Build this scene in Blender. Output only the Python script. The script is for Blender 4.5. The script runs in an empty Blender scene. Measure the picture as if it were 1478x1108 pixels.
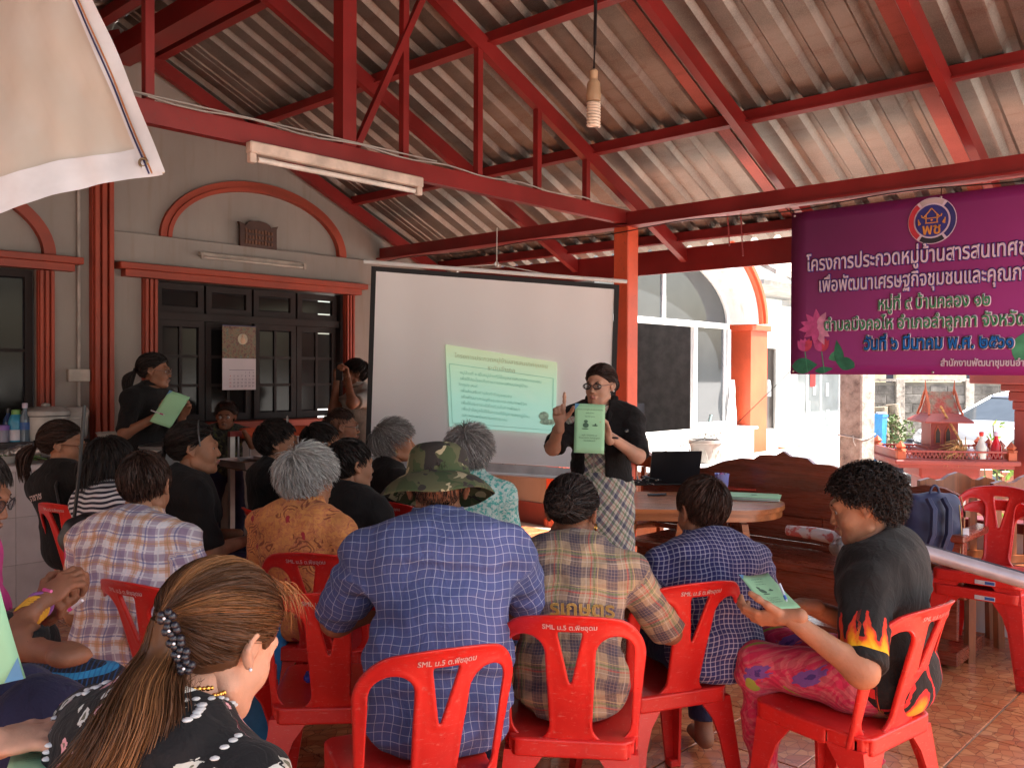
import bpy, math, random, numpy as np
from mathutils import Vector, Matrix
sc = bpy.context.scene
COL = sc.collection
rad = math.radians
random.seed(4)
RNG = np.random.default_rng(7)
# ------------------------------------------------------------------ camera
F, PIT, ROL, ANG, EYE = 1280., rad(.75), rad(.25), rad(43.2), 1.5
fw = Vector((0, math.cos(PIT), -math.sin(PIT))); up0 = Vector((0, math.sin(PIT), math.cos(PIT))); rt0 = Vector((1, 0, 0))
RT = rt0*math.cos(ROL)+up0*math.sin(ROL); UP = -rt0*math.sin(ROL)+up0*math.cos(ROL)
cam = bpy.data.cameras.new('camera'); camo = bpy.data.objects.new('camera', cam); COL.objects.link(camo)
cam.sensor_width = 36; cam.lens = 36*F/1478; cam.clip_end = 600; cam.clip_start = .05
camo.matrix_world = Matrix.Translation((0, 0, EYE)) @ Matrix((RT, UP, -fw)).transposed().to_4x4()
sc.camera = camo
# ------------------------------------------------------------------ light: hot daylight outside, exposed for the shade
UA = math.pi/2-ANG                       # angle of the building's U axis from world X
UD = Vector((math.cos(UA), math.sin(UA), 0)); VD = Vector((-math.sin(UA), math.cos(UA), 0))
SUN_EL = rad(58)
sd = (UD*.6-VD*.8).normalized()        # horizontal direction towards the sun
w = bpy.data.worlds.new('World'); sc.world = w; w.use_nodes = True
nt = w.node_tree; bg = nt.nodes['Background']; sky = nt.nodes.new('ShaderNodeTexSky')
sky.sky_type = 'NISHITA'; sky.sun_disc = False; sky.sun_elevation = SUN_EL
sky.sun_rotation = math.atan2(sd.x, sd.y); sky.air_density = 1.2; sky.dust_density = 4.5; sky.ozone_density = .6
nt.links.new(sky.outputs[0], bg.inputs[0]); bg.inputs[1].default_value = .14
sl = bpy.data.lights.new('sun', 'SUN'); sl.energy = 5.0; sl.angle = rad(.6); sl.color = (1, .965, .91)
so = bpy.data.objects.new('sun', sl); COL.objects.link(so); so.location = (6, 2, 20)
so.rotation_euler = (sd*math.cos(SUN_EL)+Vector((0, 0, math.sin(SUN_EL)))).to_track_quat('Z', 'Y').to_euler()
vs = sc.view_settings; vs.view_transform = 'Standard'; vs.look = 'None'; vs.gamma = 1; vs.exposure = 1.9; vs.use_curve_mapping = False
sc.cycles.max_bounces = 9; sc.cycles.diffuse_bounces = 6; sc.cycles.glossy_bounces = 3
sc.cycles.use_denoising = True; sc.cycles.caustics_reflective = False; sc.cycles.caustics_refractive = False

def ray(px, py): return fw+RT*((px-739)/F)-UP*((py-554)/F)
def at(px, py, d):
    r = ray(px, py); r = r*(d/r.y); return Vector((r.x, r.y, r.z+EYE))
def UV(u, v, z=0): return UD*u+VD*v+Vector((0, 0, z))
def onV(px, py, v0): r = ray(px, py); r = r*(v0/r.dot(VD)); return r.dot(UD), r.z+EYE
def onU(px, py, u0): r = ray(px, py); r = r*(u0/r.dot(UD)); return r.dot(VD), r.z+EYE
# ------------------------------------------------------------------ materials
class NT:
    def __init__(s, name):
        s.m = bpy.data.materials.new(name); s.m.use_nodes = True; s.t = s.m.node_tree
        s.b = s.t.nodes['Principled BSDF']; s.L = s.t.links
    def n(s, typ, **k):
        n = s.t.nodes.new(typ)
        for a, b in k.items(): setattr(n, a, b)
        return n
    def put(s, sock, v):
        if isinstance(v, bpy.types.NodeSocket): s.L.new(v, sock)
        else: sock.default_value = v
    def math(s, op, a, b=0., c=None):
        n = s.n('ShaderNodeMath', operation=op); s.put(n.inputs[0], a); s.put(n.inputs[1], b)
        if c is not None: s.put(n.inputs[2], c)
        return n.outputs[0]
    def mix(s, f, a, b, mode='MIX'):
        n = s.n('ShaderNodeMix', data_type='RGBA', blend_type=mode); s.put(n.inputs[0], f)
        for i, v in ((6, a), (7, b)):
            if not isinstance(v, bpy.types.NodeSocket): v = (*v[:3], 1)
            s.put(n.inputs[i], v)
        return n.outputs[2]
    def co(s, kind='Object'):
        if kind == 'pat': return s.n('ShaderNodeAttribute', attribute_name='pat').outputs['Vector']
        return s.n('ShaderNodeTexCoord').outputs[kind]
    def map(s, v, scale=(1, 1, 1), rot=(0, 0, 0), loc=(0, 0, 0)):
        n = s.n('ShaderNodeMapping'); s.put(n.inputs[0], v); n.inputs[3].default_value = scale; n.inputs[2].default_value = rot; n.inputs[1].default_value = loc
        return n.outputs[0]
    def noise(s, v, sc=5., det=3., rough=.55, dist=0.):
        n = s.n('ShaderNodeTexNoise'); s.put(n.inputs['Vector'], v); n.inputs['Scale'].default_value = sc
        n.inputs['Detail'].default_value = det; n.inputs['Roughness'].default_value = rough; n.inputs['Distortion'].default_value = dist
        return n.outputs[0]
    def vor(s, v, sc=5., feat='F1', rnd=1.):
        n = s.n('ShaderNodeTexVoronoi', feature=feat); s.put(n.inputs['Vector'], v); n.inputs['Scale'].default_value = sc; n.inputs['Randomness'].default_value = rnd
        return n
    def ramp(s, f, stops, const=False):
        n = s.n('ShaderNodeValToRGB'); s.put(n.inputs[0], f); cr = n.color_ramp
        if const: cr.interpolation = 'CONSTANT'
        while len(cr.elements) < len(stops): cr.elements.new(.5)
        for e, (p, c) in zip(cr.elements, stops): e.position = p; e.color = (*c[:3], 1) if not isinstance(c, (int, float)) else (c, c, c, 1)
        return n.outputs[0]
    def sm(s, x, a, b):                      # smoothstep
        n = s.n('ShaderNodeMapRange', interpolation_type='SMOOTHSTEP'); s.put(n.inputs[0], x); n.inputs[1].default_value = a; n.inputs[2].default_value = b
        return n.outputs[0]
    def bump(s, h, strength=.3, dist=.01):
        n = s.n('ShaderNodeBump'); s.put(n.inputs['Height'], h); n.inputs['Strength'].default_value = strength; n.inputs['Distance'].default_value = dist
        s.L.new(n.outputs[0], s.b.inputs['Normal'])
    def end(s, col=None, rough=None, metal=None, spec=None):
        if col is not None: s.put(s.b.inputs['Base Color'], (*col[:3], 1) if not isinstance(col, bpy.types.NodeSocket) else col)
        if rough is not None: s.put(s.b.inputs['Roughness'], rough)
        if metal is not None: s.put(s.b.inputs['Metallic'], metal)
        if spec is not None: s.put(s.b.inputs['Specular IOR Level'], spec)
        return s.m
def sep(t, v):
    n = t.n('ShaderNodeSeparateXYZ'); t.put(n.inputs[0], v); return n.outputs
def mul(c, k): return tuple(min(1, x*k) for x in c)
def plain(name, col, rough=.5, metal=0., var=.25, sc=6., bump=.15, bsc=60., dist=.002, kind='Object'):
    t = NT(name); v = t.co(kind); f = t.noise(v, sc, 4)
    c = t.mix(t.sm(f, .3, .7), mul(col, 1-var), mul(col, 1+var*.6))
    t.bump(t.noise(v, bsc, 3), bump, dist)
    return t.end(c, t.math('MULTIPLY_ADD', f, .25, rough-.12), metal)
MAT = {}
def P(name, *a, **k):
    if name not in MAT: MAT[name] = plain(name, *a, **k)
    return MAT[name]
def wood(name, col, rough=.35, axis=0, k=1.):
    t = NT(name); v = t.co(); s = [1.6, 1.6, 1.6]; s[axis] = .12
    f = t.noise(t.map(v, [x*8*k for x in s]), 1.6, 6, .65, .6)
    g = t.noise(t.map(v, [x*40*k for x in s]), 2., 3)
    c = t.mix(t.sm(f, .35, .68), mul(col, .65), mul(col, 1.2)); t.bump(t.math('ADD', f, g), .15, .002)
    t.b.inputs['Coat Weight'].default_value = .3; t.b.inputs['Coat Roughness'].default_value = .2
    return t.end(c, t.math('MULTIPLY_ADD', g, .2, rough-.1))
def glass(name, col=(.012, .011, .011), rough=.12, alpha=.0):
    t = NT(name); v = t.co(); n = t.noise(v, 3, 2)
    t.bump(t.noise(v, 2., 1), .04, .02)
    t.b.inputs['Specular IOR Level'].default_value = .25
    return t.end(t.mix(n, mul(col, .7), mul(col, 1.3)), rough)
def clear(name, col=(.8, .85, .9), alpha=.35, rough=.1):
    t = NT(name); t.b.inputs['Alpha'].default_value = alpha; return t.end(t.mix(t.noise(t.co(), 20, 2), mul(col, .8), col), rough)
# ------------------------------------------------------------------ objects
def link(o, parent=None):
    COL.objects.link(o)
    if parent is not None: o.parent = parent
    return o
def tag(o, label=None, cat=None, group=None, kind=None):
    for k, v in (('label', label), ('category', cat), ('group', group), ('kind', kind)):
        if v: o[k] = v
    return o
def thing(name, label, cat, loc=(0, 0, 0), rz=0., group=None):
    o = link(bpy.data.objects.new(name, None)); o.location = loc; o.rotation_euler = (0, 0, rz); o.empty_display_size = .1
    return tag(o, label, cat, group)
def uthing(name, label, cat, u, v, z=0, group=None, rz=0): return thing(name, label, cat, UV(u, v, z), UA+rz, group)
class MB:
    def __init__(s): s.v = []; s.f = []; s.mi = []; s.cur = 0
    def add(s, vs, fs):
        b = len(s.v); s.v += [tuple(x) for x in vs]; s.f += [tuple(i+b for i in f) for f in fs]; s.mi += [s.cur]*len(fs); return s
    def hexa(s, p): return s.add(p, [(0, 3, 2, 1), (4, 5, 6, 7), (0, 1, 5, 4), (1, 2, 6, 5), (2, 3, 7, 6), (3, 0, 4, 7)])
    def box(s, x0, x1, y0, y1, z0, z1, b=0.):
        if b <= 0: return s.hexa([(x0, y0, z0), (x1, y0, z0), (x1, y1, z0), (x0, y1, z0), (x0, y0, z1), (x1, y0, z1), (x1, y1, z1), (x0, y1, z1)])
        r = []
        for z, i in ((z0, b), (z0+b, 0), (z1-b, 0), (z1, b)):
            q = i if i else 0; c = b
            if i: r.append([(x0+c, y0+c, z), (x1-c, y0+c, z), (x1-c, y1-c, z), (x0+c, y1-c, z)]*1)
            else: r.append([(x0, y0+c, z), (x0+c, y0, z), (x1-c, y0, z), (x1, y0+c, z), (x1, y1-c, z), (x1-c, y1, z), (x0+c, y1, z), (x0, y1-c, z)])
        A, B, C, D = r
        vs = A+B+C+D; f = [(3, 2, 1, 0), (20, 21, 22, 23)]
        for i in range(8): j = (i+1) % 8; f.append((4+i, 4+j, 12+j, 12+i))
        for i in range(4):
            j = (i+1) % 4
            # A: 0..3 bottom ring (4), B ring 8
            f.append((i, j, 4+(2*j) % 8, 4+(2*i+1) % 8)[::1] if False else (i, j, 4+2*j, 4+2*i+1))
            f.append((i, 4+2*i+1, 4+2*i))
            f.append((20+i, 12+2*i+1, 12+2*j, 20+j)); f.append((20+i, 12+2*i, 12+2*i+1))
        return s.add(vs, f)
    def beam(s, a, b, w, h, upv=(0, 0, 1)):
        a = Vector(a); b = Vector(b); d = (b-a).normalized(); u = Vector(upv); r = d.cross(u).normalized(); u = r.cross(d)
        p = []
        for q in (a, b):
            for i, j in ((-1, -1), (1, -1), (1, 1), (-1, 1)): p.append(q+r*(i*w/2)+u*(j*h/2))
        return s.add(p, [(0, 1, 2, 3), (7, 6, 5, 4), (0, 4, 5, 1), (1, 5, 6, 2), (2, 6, 7, 3), (3, 7, 4, 0)])
    def tube(s, pts, r, n=8, closed=False, cap=True):
        pts = [Vector(p) for p in pts]; m = len(pts); rr = r if isinstance(r, (list, tuple)) else [r]*m; vs = []; ref = None
        for i, p in enumerate(pts):
            if closed: d = pts[(i+1) % m]-pts[i-1]
            else: d = pts[min(i+1, m-1)]-pts[max(i-1, 0)]
            d.normalize()
            if ref is None: ref = d.orthogonal().normalized()
            ref = (ref-d*ref.dot(d)).normalized(); q = d.cross(ref)
            for k in range(n):
                a = 2*math.pi*k/n; vs.append(p+(ref*math.cos(a)+q*math.sin(a))*rr[i])
        fs = []
        for i in range(m if closed else m-1):
            j = (i+1) % m
            for k in range(n): l = (k+1) % n; fs.append((i*n+k, i*n+l, j*n+l, j*n+k))
        if cap and not closed: fs += [tuple(range(n))[::-1], tuple((m-1)*n+k for k in range(n))]
        return s.add(vs, fs)
    def lathe(s, prof, n=20, c=(0, 0, 0), flut=0, fd=0.):
        vs = []
        for r, z in prof:
            for k in range(n):
                a = 2*math.pi*k/n; q = r*(1+fd*math.cos(flut*a)) if flut else r
                vs.append((c[0]+q*math.cos(a), c[1]+q*math.sin(a), c[2]+z))
        m = len(prof); fs = []
        for i in range(m-1):
            for k in range(n): l = (k+1) % n; fs.append((i*n+k, i*n+l, (i+1)*n+l, (i+1)*n+k))
        fs += [tuple(range(n))[::-1], tuple((m-1)*n+k for k in range(n))]
        return s.add(vs, fs)
    def prism(s, poly, a, b, ax='y'):       # polygon in the plane across ax, from a to b
        n = len(poly); vs = []
        for q in (a, b):
            for x, y in poly: vs.append({'y': (x, q, y), 'z': (x, y, q), 'x': (q, x, y)}[ax])
        fs = [tuple(range(n)), tuple(range(n, 2*n))[::-1]]+[(i, n+i, n+(i+1) % n, (i+1) % n) for i in range(n)]
        return s.add(vs, fs)
    def strip(s, outer, inner, a, b):       # moulding between two x,z polylines, thick a..b in y
        n = len(outer)
        for i in range(n-1):
            o, p, q, r = outer[i], outer[i+1], inner[i+1], inner[i]
            s.hexa([(r[0], a, r[1]), (q[0], a, q[1]), (p[0], a, p[1]), (o[0], a, o[1]), (r[0], b, r[1]), (q[0], b, q[1]), (p[0], b, p[1]), (o[0], b, o[1])])
        return s
    def ball(s, c, r, n=10, m=7):
        r = r if isinstance(r, (tuple, list)) else (r, r, r); vs = [(c[0], c[1], c[2]-r[2])]; fs = []
        for i in range(1, m):
            p = math.pi*i/m
            for k in range(n): a = 2*math.pi*k/n; vs.append((c[0]+r[0]*math.sin(p)*math.cos(a), c[1]+r[1]*math.sin(p)*math.sin(a), c[2]-r[2]*math.cos(p)))
        vs.append((c[0], c[1], c[2]+r[2])); e = len(vs)-1
        for k in range(n):
            l = (k+1) % n; fs.append((0, 1+l, 1+k)); fs.append((e, 1+(m-2)*n+k, 1+(m-2)*n+l))
            for i in range(m-2): fs.append((1+i*n+k, 1+i*n+l, 1+(i+1)*n+l, 1+(i+1)*n+k))
        return s.add(vs, fs)
    def data(s, name, mat=None, smooth=False, fix=True):
        me = bpy.data.meshes.new(name); me.from_pydata(s.v, [], s.f)
        if fix:
            import bmesh
            bm = bmesh.new(); bm.from_mesh(me); bmesh.ops.recalc_face_normals(bm, faces=bm.faces); bm.to_mesh(me); bm.free()
        for m in (mat if isinstance(mat, (list, tuple)) else [mat]):
            if m: me.materials.append(m)
        if any(s.mi): me.polygons.foreach_set('material_index', s.mi)
        if smooth:
            me.shade_smooth()
            if smooth != 2: me.set_sharp_from_angle(angle=rad(38))
        return me
    def build(s, name, mat, parent=None, smooth=False, loc=None, label=None, fix=True):
        o = link(bpy.data.objects.new(name, s.data(name, mat, smooth, fix)), parent)
        if loc is not None: o.location = loc
        if label: o['label'] = label
        return o
def bx(name, mat, parent, *a, b=0., **k): return MB().box(*a, b=b).build(name, mat, parent, **k)
def text(body, size, mat, parent, mtx, name='lettering', bold=0., align='CENTER', sx=1.):
    c = bpy.data.curves.new('t', 'FONT'); c.body = body; c.size = size; c.align_x = align; c.align_y = 'CENTER'
    c.resolution_u = 3; c.bevel_depth = bold; c.bevel_resolution = 0; c.space_character = 1
    o = bpy.data.objects.new('t', c); me = bpy.data.meshes.new_from_object(o); bpy.data.objects.remove(o); bpy.data.curves.remove(c)
    me.name = name; me.materials.clear(); me.materials.append(mat)
    if bold or sx != 1: me.transform(Matrix.Diagonal((sx, 1, .02, 1)))
    ob = link(bpy.data.objects.new(name, me), parent); ob.matrix_local = mtx
    return ob
def frame(o, x, y, z=None):                 # matrix from origin and two axes
    x = Vector(x).normalized(); y = Vector(y); y = (y-x*y.dot(x)).normalized(); z = x.cross(y)
    return Matrix.Translation(o) @ Matrix((x, y, z)).transposed().to_4x4()
# ------------------------------------------------------------------ implicit surfaces (bodies, hair, moulded plastic)
def snet(prims, h, k=.02, lo=None, hi=None, post=None):
    h3 = np.array(h if hasattr(h, '__len__') else (h, h, h), float); mg = k+2.5*h3.max()
    L = np.array([9.]*3); Hh = -L
    for p in prims:
        if p[0] == 'c' and p[-1] != 's': q = max(p[3], p[4]); L = np.minimum(L, np.minimum(p[1], p[2])-q); Hh = np.maximum(Hh, np.maximum(p[1], p[2])+q)
        if p[0] == 'e' and p[-1] != 's': q = max(p[2]); L = np.minimum(L, np.array(p[1])-q); Hh = np.maximum(Hh, np.array(p[1])+q)
    if lo is None: lo = L-mg; hi = Hh+mg
    lo = np.array(lo, float); hi = np.array(hi, float)
    n = np.ceil((hi-lo)/h3).astype(int)+1; ax = [lo[i]+h3[i]*np.arange(n[i]) for i in range(3)]
    D = np.full(n, 9., np.float32)
    def sub(a, b):
        i0 = np.clip(np.floor((a-lo)/h3).astype(int), 0, n); i1 = np.clip(np.ceil((b-lo)/h3).astype(int)+1, 0, n)
        s = tuple(slice(i0[i], i1[i]) for i in range(3))
        return s, (ax[0][s[0]][:, None, None], ax[1][s[1]][None, :, None], ax[2][s[2]][None, None, :])
    for p in prims:
        op = p[-1]; kk = k
        if p[0] == 'c':
            a = np.array(p[1], float); b = np.array(p[2], float); q = max(p[3], p[4])
            s, (X, Y, Z) = sub(np.minimum(a, b)-q-mg, np.maximum(a, b)+q+mg)
            d = b-a; l = max(d@d, 1e-9); t = np.clip(((X-a[0])*d[0]+(Y-a[1])*d[1]+(Z-a[2])*d[2])/l, 0, 1)
            v = np.sqrt((X-a[0]-t*d[0])**2+(Y-a[1]-t*d[1])**2+(Z-a[2]-t*d[2])**2)-(p[3]+(p[4]-p[3])*t)
        elif p[0] == 'e':
            c = np.array(p[1], float); r = np.array(p[2], float); R = p[3]; q = max(r)
            s, (X, Y, Z) = sub(c-q-mg, c+q+mg); x, y, z = X-c[0], Y-c[1], Z-c[2]
            if R is not None: x, y, z = (R[0][0]*x+R[0][1]*y+R[0][2]*z, R[1][0]*x+R[1][1]*y+R[1][2]*z, R[2][0]*x+R[2][1]*y+R[2][2]*z)
            k0 = np.sqrt((x/r[0])**2+(y/r[1])**2+(z/r[2])**2); k1 = np.sqrt((x/r[0]**2)**2+(y/r[1]**2)**2+(z/r[2]**2)**2)+1e-9
            v = k0*(k0-1)/k1
        elif p[0] == 'p':
            a = np.array(p[1], float); m = np.array(p[2], float); m = m/np.linalg.norm(m); q = p[3]
            s, (X, Y, Z) = sub(a-q, a+q)
            v = (X-a[0])*m[0]+(Y-a[1])*m[1]+(Z-a[2])*m[2]+0*X
            ins = ((X-a[0])**2+(Y-a[1])**2+(Z-a[2])**2) < q*q
            D[s] = np.where(ins, np.maximum(D[s], v), D[s]); continue
        g = D[s]
        if op == 's': v = -v; hh = np.clip(.5-.5*(v-g)/-kk if False else .5+.5*(v-g)/(kk*.5), 0, 1); D[s] = g*(1-hh)+v*hh+(kk*.5)*hh*(1-hh)
        else: hh = np.clip(.5+.5*(g-v)/kk, 0, 1); D[s] = g*(1-hh)+v*hh-kk*hh*(1-hh)
    if post is not None: D = post(D, ax[0][:, None, None], ax[1][None, :, None], ax[2][None, None, :]).astype(np.float32)
    S = D < 0; nx, ny, nz = n-1
    cnt = np.zeros((nx, ny, nz), np.int8)
    for i in (0, 1):
        for j in (0, 1):
            for l in (0, 1): cnt += S[i:nx+i, j:ny+j, l:nz+l]
    I = np.argwhere((cnt > 0) & (cnt < 8)); acc = np.zeros((len(I), 3)); num = np.zeros(len(I))
    cs = [(i, j, l) for i in (0, 1) for j in (0, 1) for l in (0, 1)]
    for a in cs:
        for e in range(3):
            if a[e]: continue
            b = list(a); b[e] = 1
            da = D[I[:, 0]+a[0], I[:, 1]+a[1], I[:, 2]+a[2]]; db = D[I[:, 0]+b[0], I[:, 1]+b[1], I[:, 2]+b[2]]
            m = (da < 0) != (db < 0); t = np.where(m, da/np.where(m, da-db, 1), 0)
            q = np.array(a, float)[None, :].repeat(len(I), 0); q[:, e] += t; acc[m] += q[m]; num[m] += 1
    V = lo+h3*(I+acc/np.maximum(num, 1)[:, None])
    idx = np.full((nx, ny, nz), -1, np.int32); idx[I[:, 0], I[:, 1], I[:, 2]] = np.arange(len(I))
    Q = []
    for e in range(3):
        o1, o2 = (e+1) % 3, (e+2) % 3
        s0 = [slice(1, -1)]*3; s1 = [slice(1, -1)]*3; s0[e] = slice(0, n[e]-1); s1[e] = slice(1, n[e])
        A = S[tuple(s0)]; B = S[tuple(s1)]
        for flip, m in ((0, A & ~B), (1, ~A & B)):
            G = np.argwhere(m)
            if not len(G): continue
            G[:, o1] += 1; G[:, o2] += 1
            def cell(a, b):
                c = G.copy(); c[:, o1] -= a; c[:, o2] -= b; return idx[c[:, 0], c[:, 1], c[:, 2]]
            q = np.stack([cell(1, 1), cell(0, 1), cell(0, 0), cell(1, 0)], 1)
            Q.append(q[:, ::-1] if flip else q)
    Q = np.concatenate(Q); Q = Q[(Q >= 0).all(1)]
    return V, Q
def npmesh(name, V, Q, mats, mi=None, pat=None, smooth=True, colr=None):
    me = bpy.data.meshes.new(name); n = Q.shape[1]
    me.vertices.add(len(V)); me.vertices.foreach_set('co', np.asarray(V, np.float32).ravel())
    me.loops.add(Q.size); me.loops.foreach_set('vertex_index', Q.astype(np.int32).ravel())
    me.polygons.add(len(Q)); me.polygons.foreach_set('loop_start', np.arange(0, Q.size, n, dtype=np.int32))
    for m in mats: me.materials.append(m)
    if mi is not None: me.polygons.foreach_set('material_index', mi.astype(np.int32))
    me.update(calc_edges=True); me.validate()
    if smooth: me.shade_smooth()
    if pat is not None:
        a = me.attributes.new('pat', 'FLOAT_VECTOR', 'POINT'); a.data.foreach_set('vector', np.asarray(pat, np.float32).ravel())
    if colr is not None:
        a = me.attributes.new('tint', 'FLOAT', 'POINT'); a.data.foreach_set('value', np.asarray(colr, np.float32).ravel())
    return me
def npobj(name, V, Q, mats, parent=None, **k):
    return link(bpy.data.objects.new(name, npmesh(name, V, Q, mats if isinstance(mats, list) else [mats], **k)), parent)
def ribbons(P, wid, face=None):              # P (n,k,3) polylines -> flat ribbons
    n, k, _ = P.shape; T = np.gradient(P, axis=1); R = RNG.normal(size=(n, 1, 3)) if face is None else face
    S = np.cross(T, np.broadcast_to(R, P.shape)); S /= np.linalg.norm(S, axis=2, keepdims=True)+1e-9
    taper = np.concatenate([np.full(k-2, 1.), [.75, .12]])[None, :, None] if k > 3 else 1.
    w_ = (wid if np.isscalar(wid) else wid[:, None, None])*taper*.5
    V = np.stack([P-S*w_, P+S*w_], 2).reshape(n*k*2, 3)
    b = (np.arange(n)[:, None]*k+np.arange(k-1)[None, :]).ravel()*2
    Q = np.stack([b, b+1, b+3, b+2], 1)
    return V, Q
# ------------------------------------------------------------------ setting materials
RED = (.21, .013, .012); ORANGE = (.62, .085, .03)
def paint_mat(name, col, rough=.42, wear=.12):
    t = NT(name); v = t.co(); f = t.noise(v, 2.5, 5); g = t.noise(v, 45, 4, .7)
    c = t.mix(t.sm(f, .3, .7), mul(col, .78), mul(col, 1.15)); c = t.mix(t.math('MULTIPLY', t.sm(g, .6, .7), wear*5), c, (.12, .04, .03))
    t.bump(t.noise(v, 120, 2), .12, .002); return t.end(c, t.math('MULTIPLY_ADD', f, .3, rough-.15))
m_red = paint_mat('red_paint', RED); m_or = paint_mat('orange_paint', ORANGE, .5)
def sheet_mat(name, tint, metal=.55, spl=0.):
    t = NT(name); v = t.co('Object'); f = t.noise(t.map(v, (1, .35, 1)), 2.2, 5, .6); g = t.noise(v, 160, 3, .7); h = t.noise(t.map(v, (9, .5, 1)), 2, 3)
    c = t.mix(t.sm(f, .3, .7), mul(tint, .6), mul(tint, 1.2)); c = t.mix(t.math('MULTIPLY', t.sm(h, .55, .75), .4), c, (.16, .06, .04))
    c = t.mix(t.math('MULTIPLY', t.sm(g, .45, .6), .35), c, mul(tint, 1.4)); t.bump(g, .5, .003)
    return t.end(c, t.math('MULTIPLY_ADD', f, .25, .36), metal)
m_or2 = paint_mat('shaded_orange_paint', (.34, .05, .022), .55)  # same orange paint, deep shade at the house put into its colour
m_sheet = sheet_mat('galvanised_sheet', (.27, .245, .22), .85); m_sheet_r = sheet_mat('reddened_sheet', (.34, .1, .085), .7)
def wall_mat(name, col, dirt=(.25, .19, .15)):
    t = NT(name); v = t.co(); f = t.noise(t.map(v, (1, 1, .4)), 1.7, 6, .65); g = t.noise(t.map(v, (6, 6, .5)), 2.2, 4)
    c = t.mix(t.sm(f, .25, .75), mul(col, .86), mul(col, 1.06)); c = t.mix(t.math('MULTIPLY', t.sm(g, .52, .78), .6), c, dirt)
    t.bump(t.noise(v, 70, 4), .2, .003); return t.end(c, .75)
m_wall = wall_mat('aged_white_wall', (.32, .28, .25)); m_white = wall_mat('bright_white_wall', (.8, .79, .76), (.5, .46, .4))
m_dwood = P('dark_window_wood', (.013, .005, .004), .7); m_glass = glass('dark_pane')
m_steel = P('steel', (.5, .5, .5), .3, .9); m_black = P('black_plastic', (.012, .012, .014), .35)
def tile_mat():
    t = NT('patterned_floor_tile'); v = t.n('ShaderNodeNewGeometry').outputs['Position']; ro = t.map(v, (1, 1, 0), (0, 0, -UA))
    r = t.n('ShaderNodeObjectInfo').outputs['Random']
    q = t.noise(ro, 3., 2); V1 = t.vor(t.map(ro, (1, 1.5, 1)), 15, 'DISTANCE_TO_EDGE'); V2 = t.vor(t.map(ro, (1, 1.5, 1)), 15)
    # rings of cobbles printed on the glaze
    wv = t.n('ShaderNodeTexWave', wave_type='RINGS', rings_direction='Z'); t.put(wv.inputs[0], t.map(ro, (2.5, 2.5, 0), (0, 0, 0), (.3, .2, 0)))
    wv.inputs['Scale'].default_value = 2.; wv.inputs['Distortion'].default_value = 3.; wv.inputs['Detail'].default_value = 1.
    s = sep(t, V2.outputs['Color']); c = t.mix(s[0], (.52, .15, .06), (.70, .30, .13)); c = t.mix(t.math('MULTIPLY', s[1], .4), c, (.36, .10, .05))
    c = t.mix(t.math('MULTIPLY', t.sm(wv.outputs[1], .75, 1.), .35), c, (.2, .05, .03))
    c = t.mix(t.math('MULTIPLY', r, .25), c, (.30, .075, .03))
    line = t.sm(V1.outputs[0], .035, .0); c = t.mix(t.math('MULTIPLY', line, .75), c, (.13, .04, .025))
    n2 = t.noise(v, 1.3, 5); c = t.mix(t.math('MULTIPLY', t.sm(n2, .5, .8), .3), c, (.35, .24, .18))
    t.bump(t.math('SUBTRACT', t.noise(v, 30, 3), line), .12, .002)
    return t.end(c, t.math('MULTIPLY_ADD', n2, .22, .10))
m_tile = tile_mat(); m_grout = P('tile_grout', (.38, .27, .2), .8, bsc=200)
def ground_mat():
    t = NT('sunlit_concrete'); v = t.co(); f = t.noise(v, .6, 7, .6); g = t.noise(v, 14, 4)
    c = t.mix(t.sm(f, .3, .7), (.44, .41, .37), (.58, .55, .5)); c = t.mix(t.math('MULTIPLY', t.sm(g, .5, .75), .4), c, (.25, .2, .15)); t.bump(g, .4, .01)
    return t.end(c, .85)
GZ = -.16
tag(MB().box(-150, 150, -150, 150, GZ-1, GZ).build('ground', ground_mat()), kind='structure')
# raised red-tiled forecourt slab of the pavilion
fl = uthing('floor_slab', None, None, 2, 3); tag(fl, kind='structure')
bx('screed', m_grout, fl, -5.2, 4.75, -5.0, 5.3, -.2, -.008)
TS = .4; tm = MB().box(-.1965, .1965, -.1965, .1965, -.007, 0, b=.0022).data('tile', m_tile); rest = MB()
for i in range(-13, 12):
    for j in range(-13, 14):
        u, v = i*TS+.2, j*TS-.1
        if u > 4.6 or v > 5.2 or u < -5 or v < -4.8: continue
        if u+2 > 1.5 and v+3 > .35 and (u+2) < 6.4:
            o = link(bpy.data.objects.new('tile', tm), fl); o.location = (u, v, RNG.uniform(-.0008, .0008)); o.rotation_euler = (RNG.normal()*.0015, RNG.normal()*.0015, 0)
        else: rest.box(u-.1965, u+.1965, v-.1965, v+.1965, -.007, 0)
tag(rest.build('tile_field', m_tile, fl), kind='stuff')
bx('edge_kerb', m_or, fl, 4.755, 4.86, -5, 5.3, -.2, .001)
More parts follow.
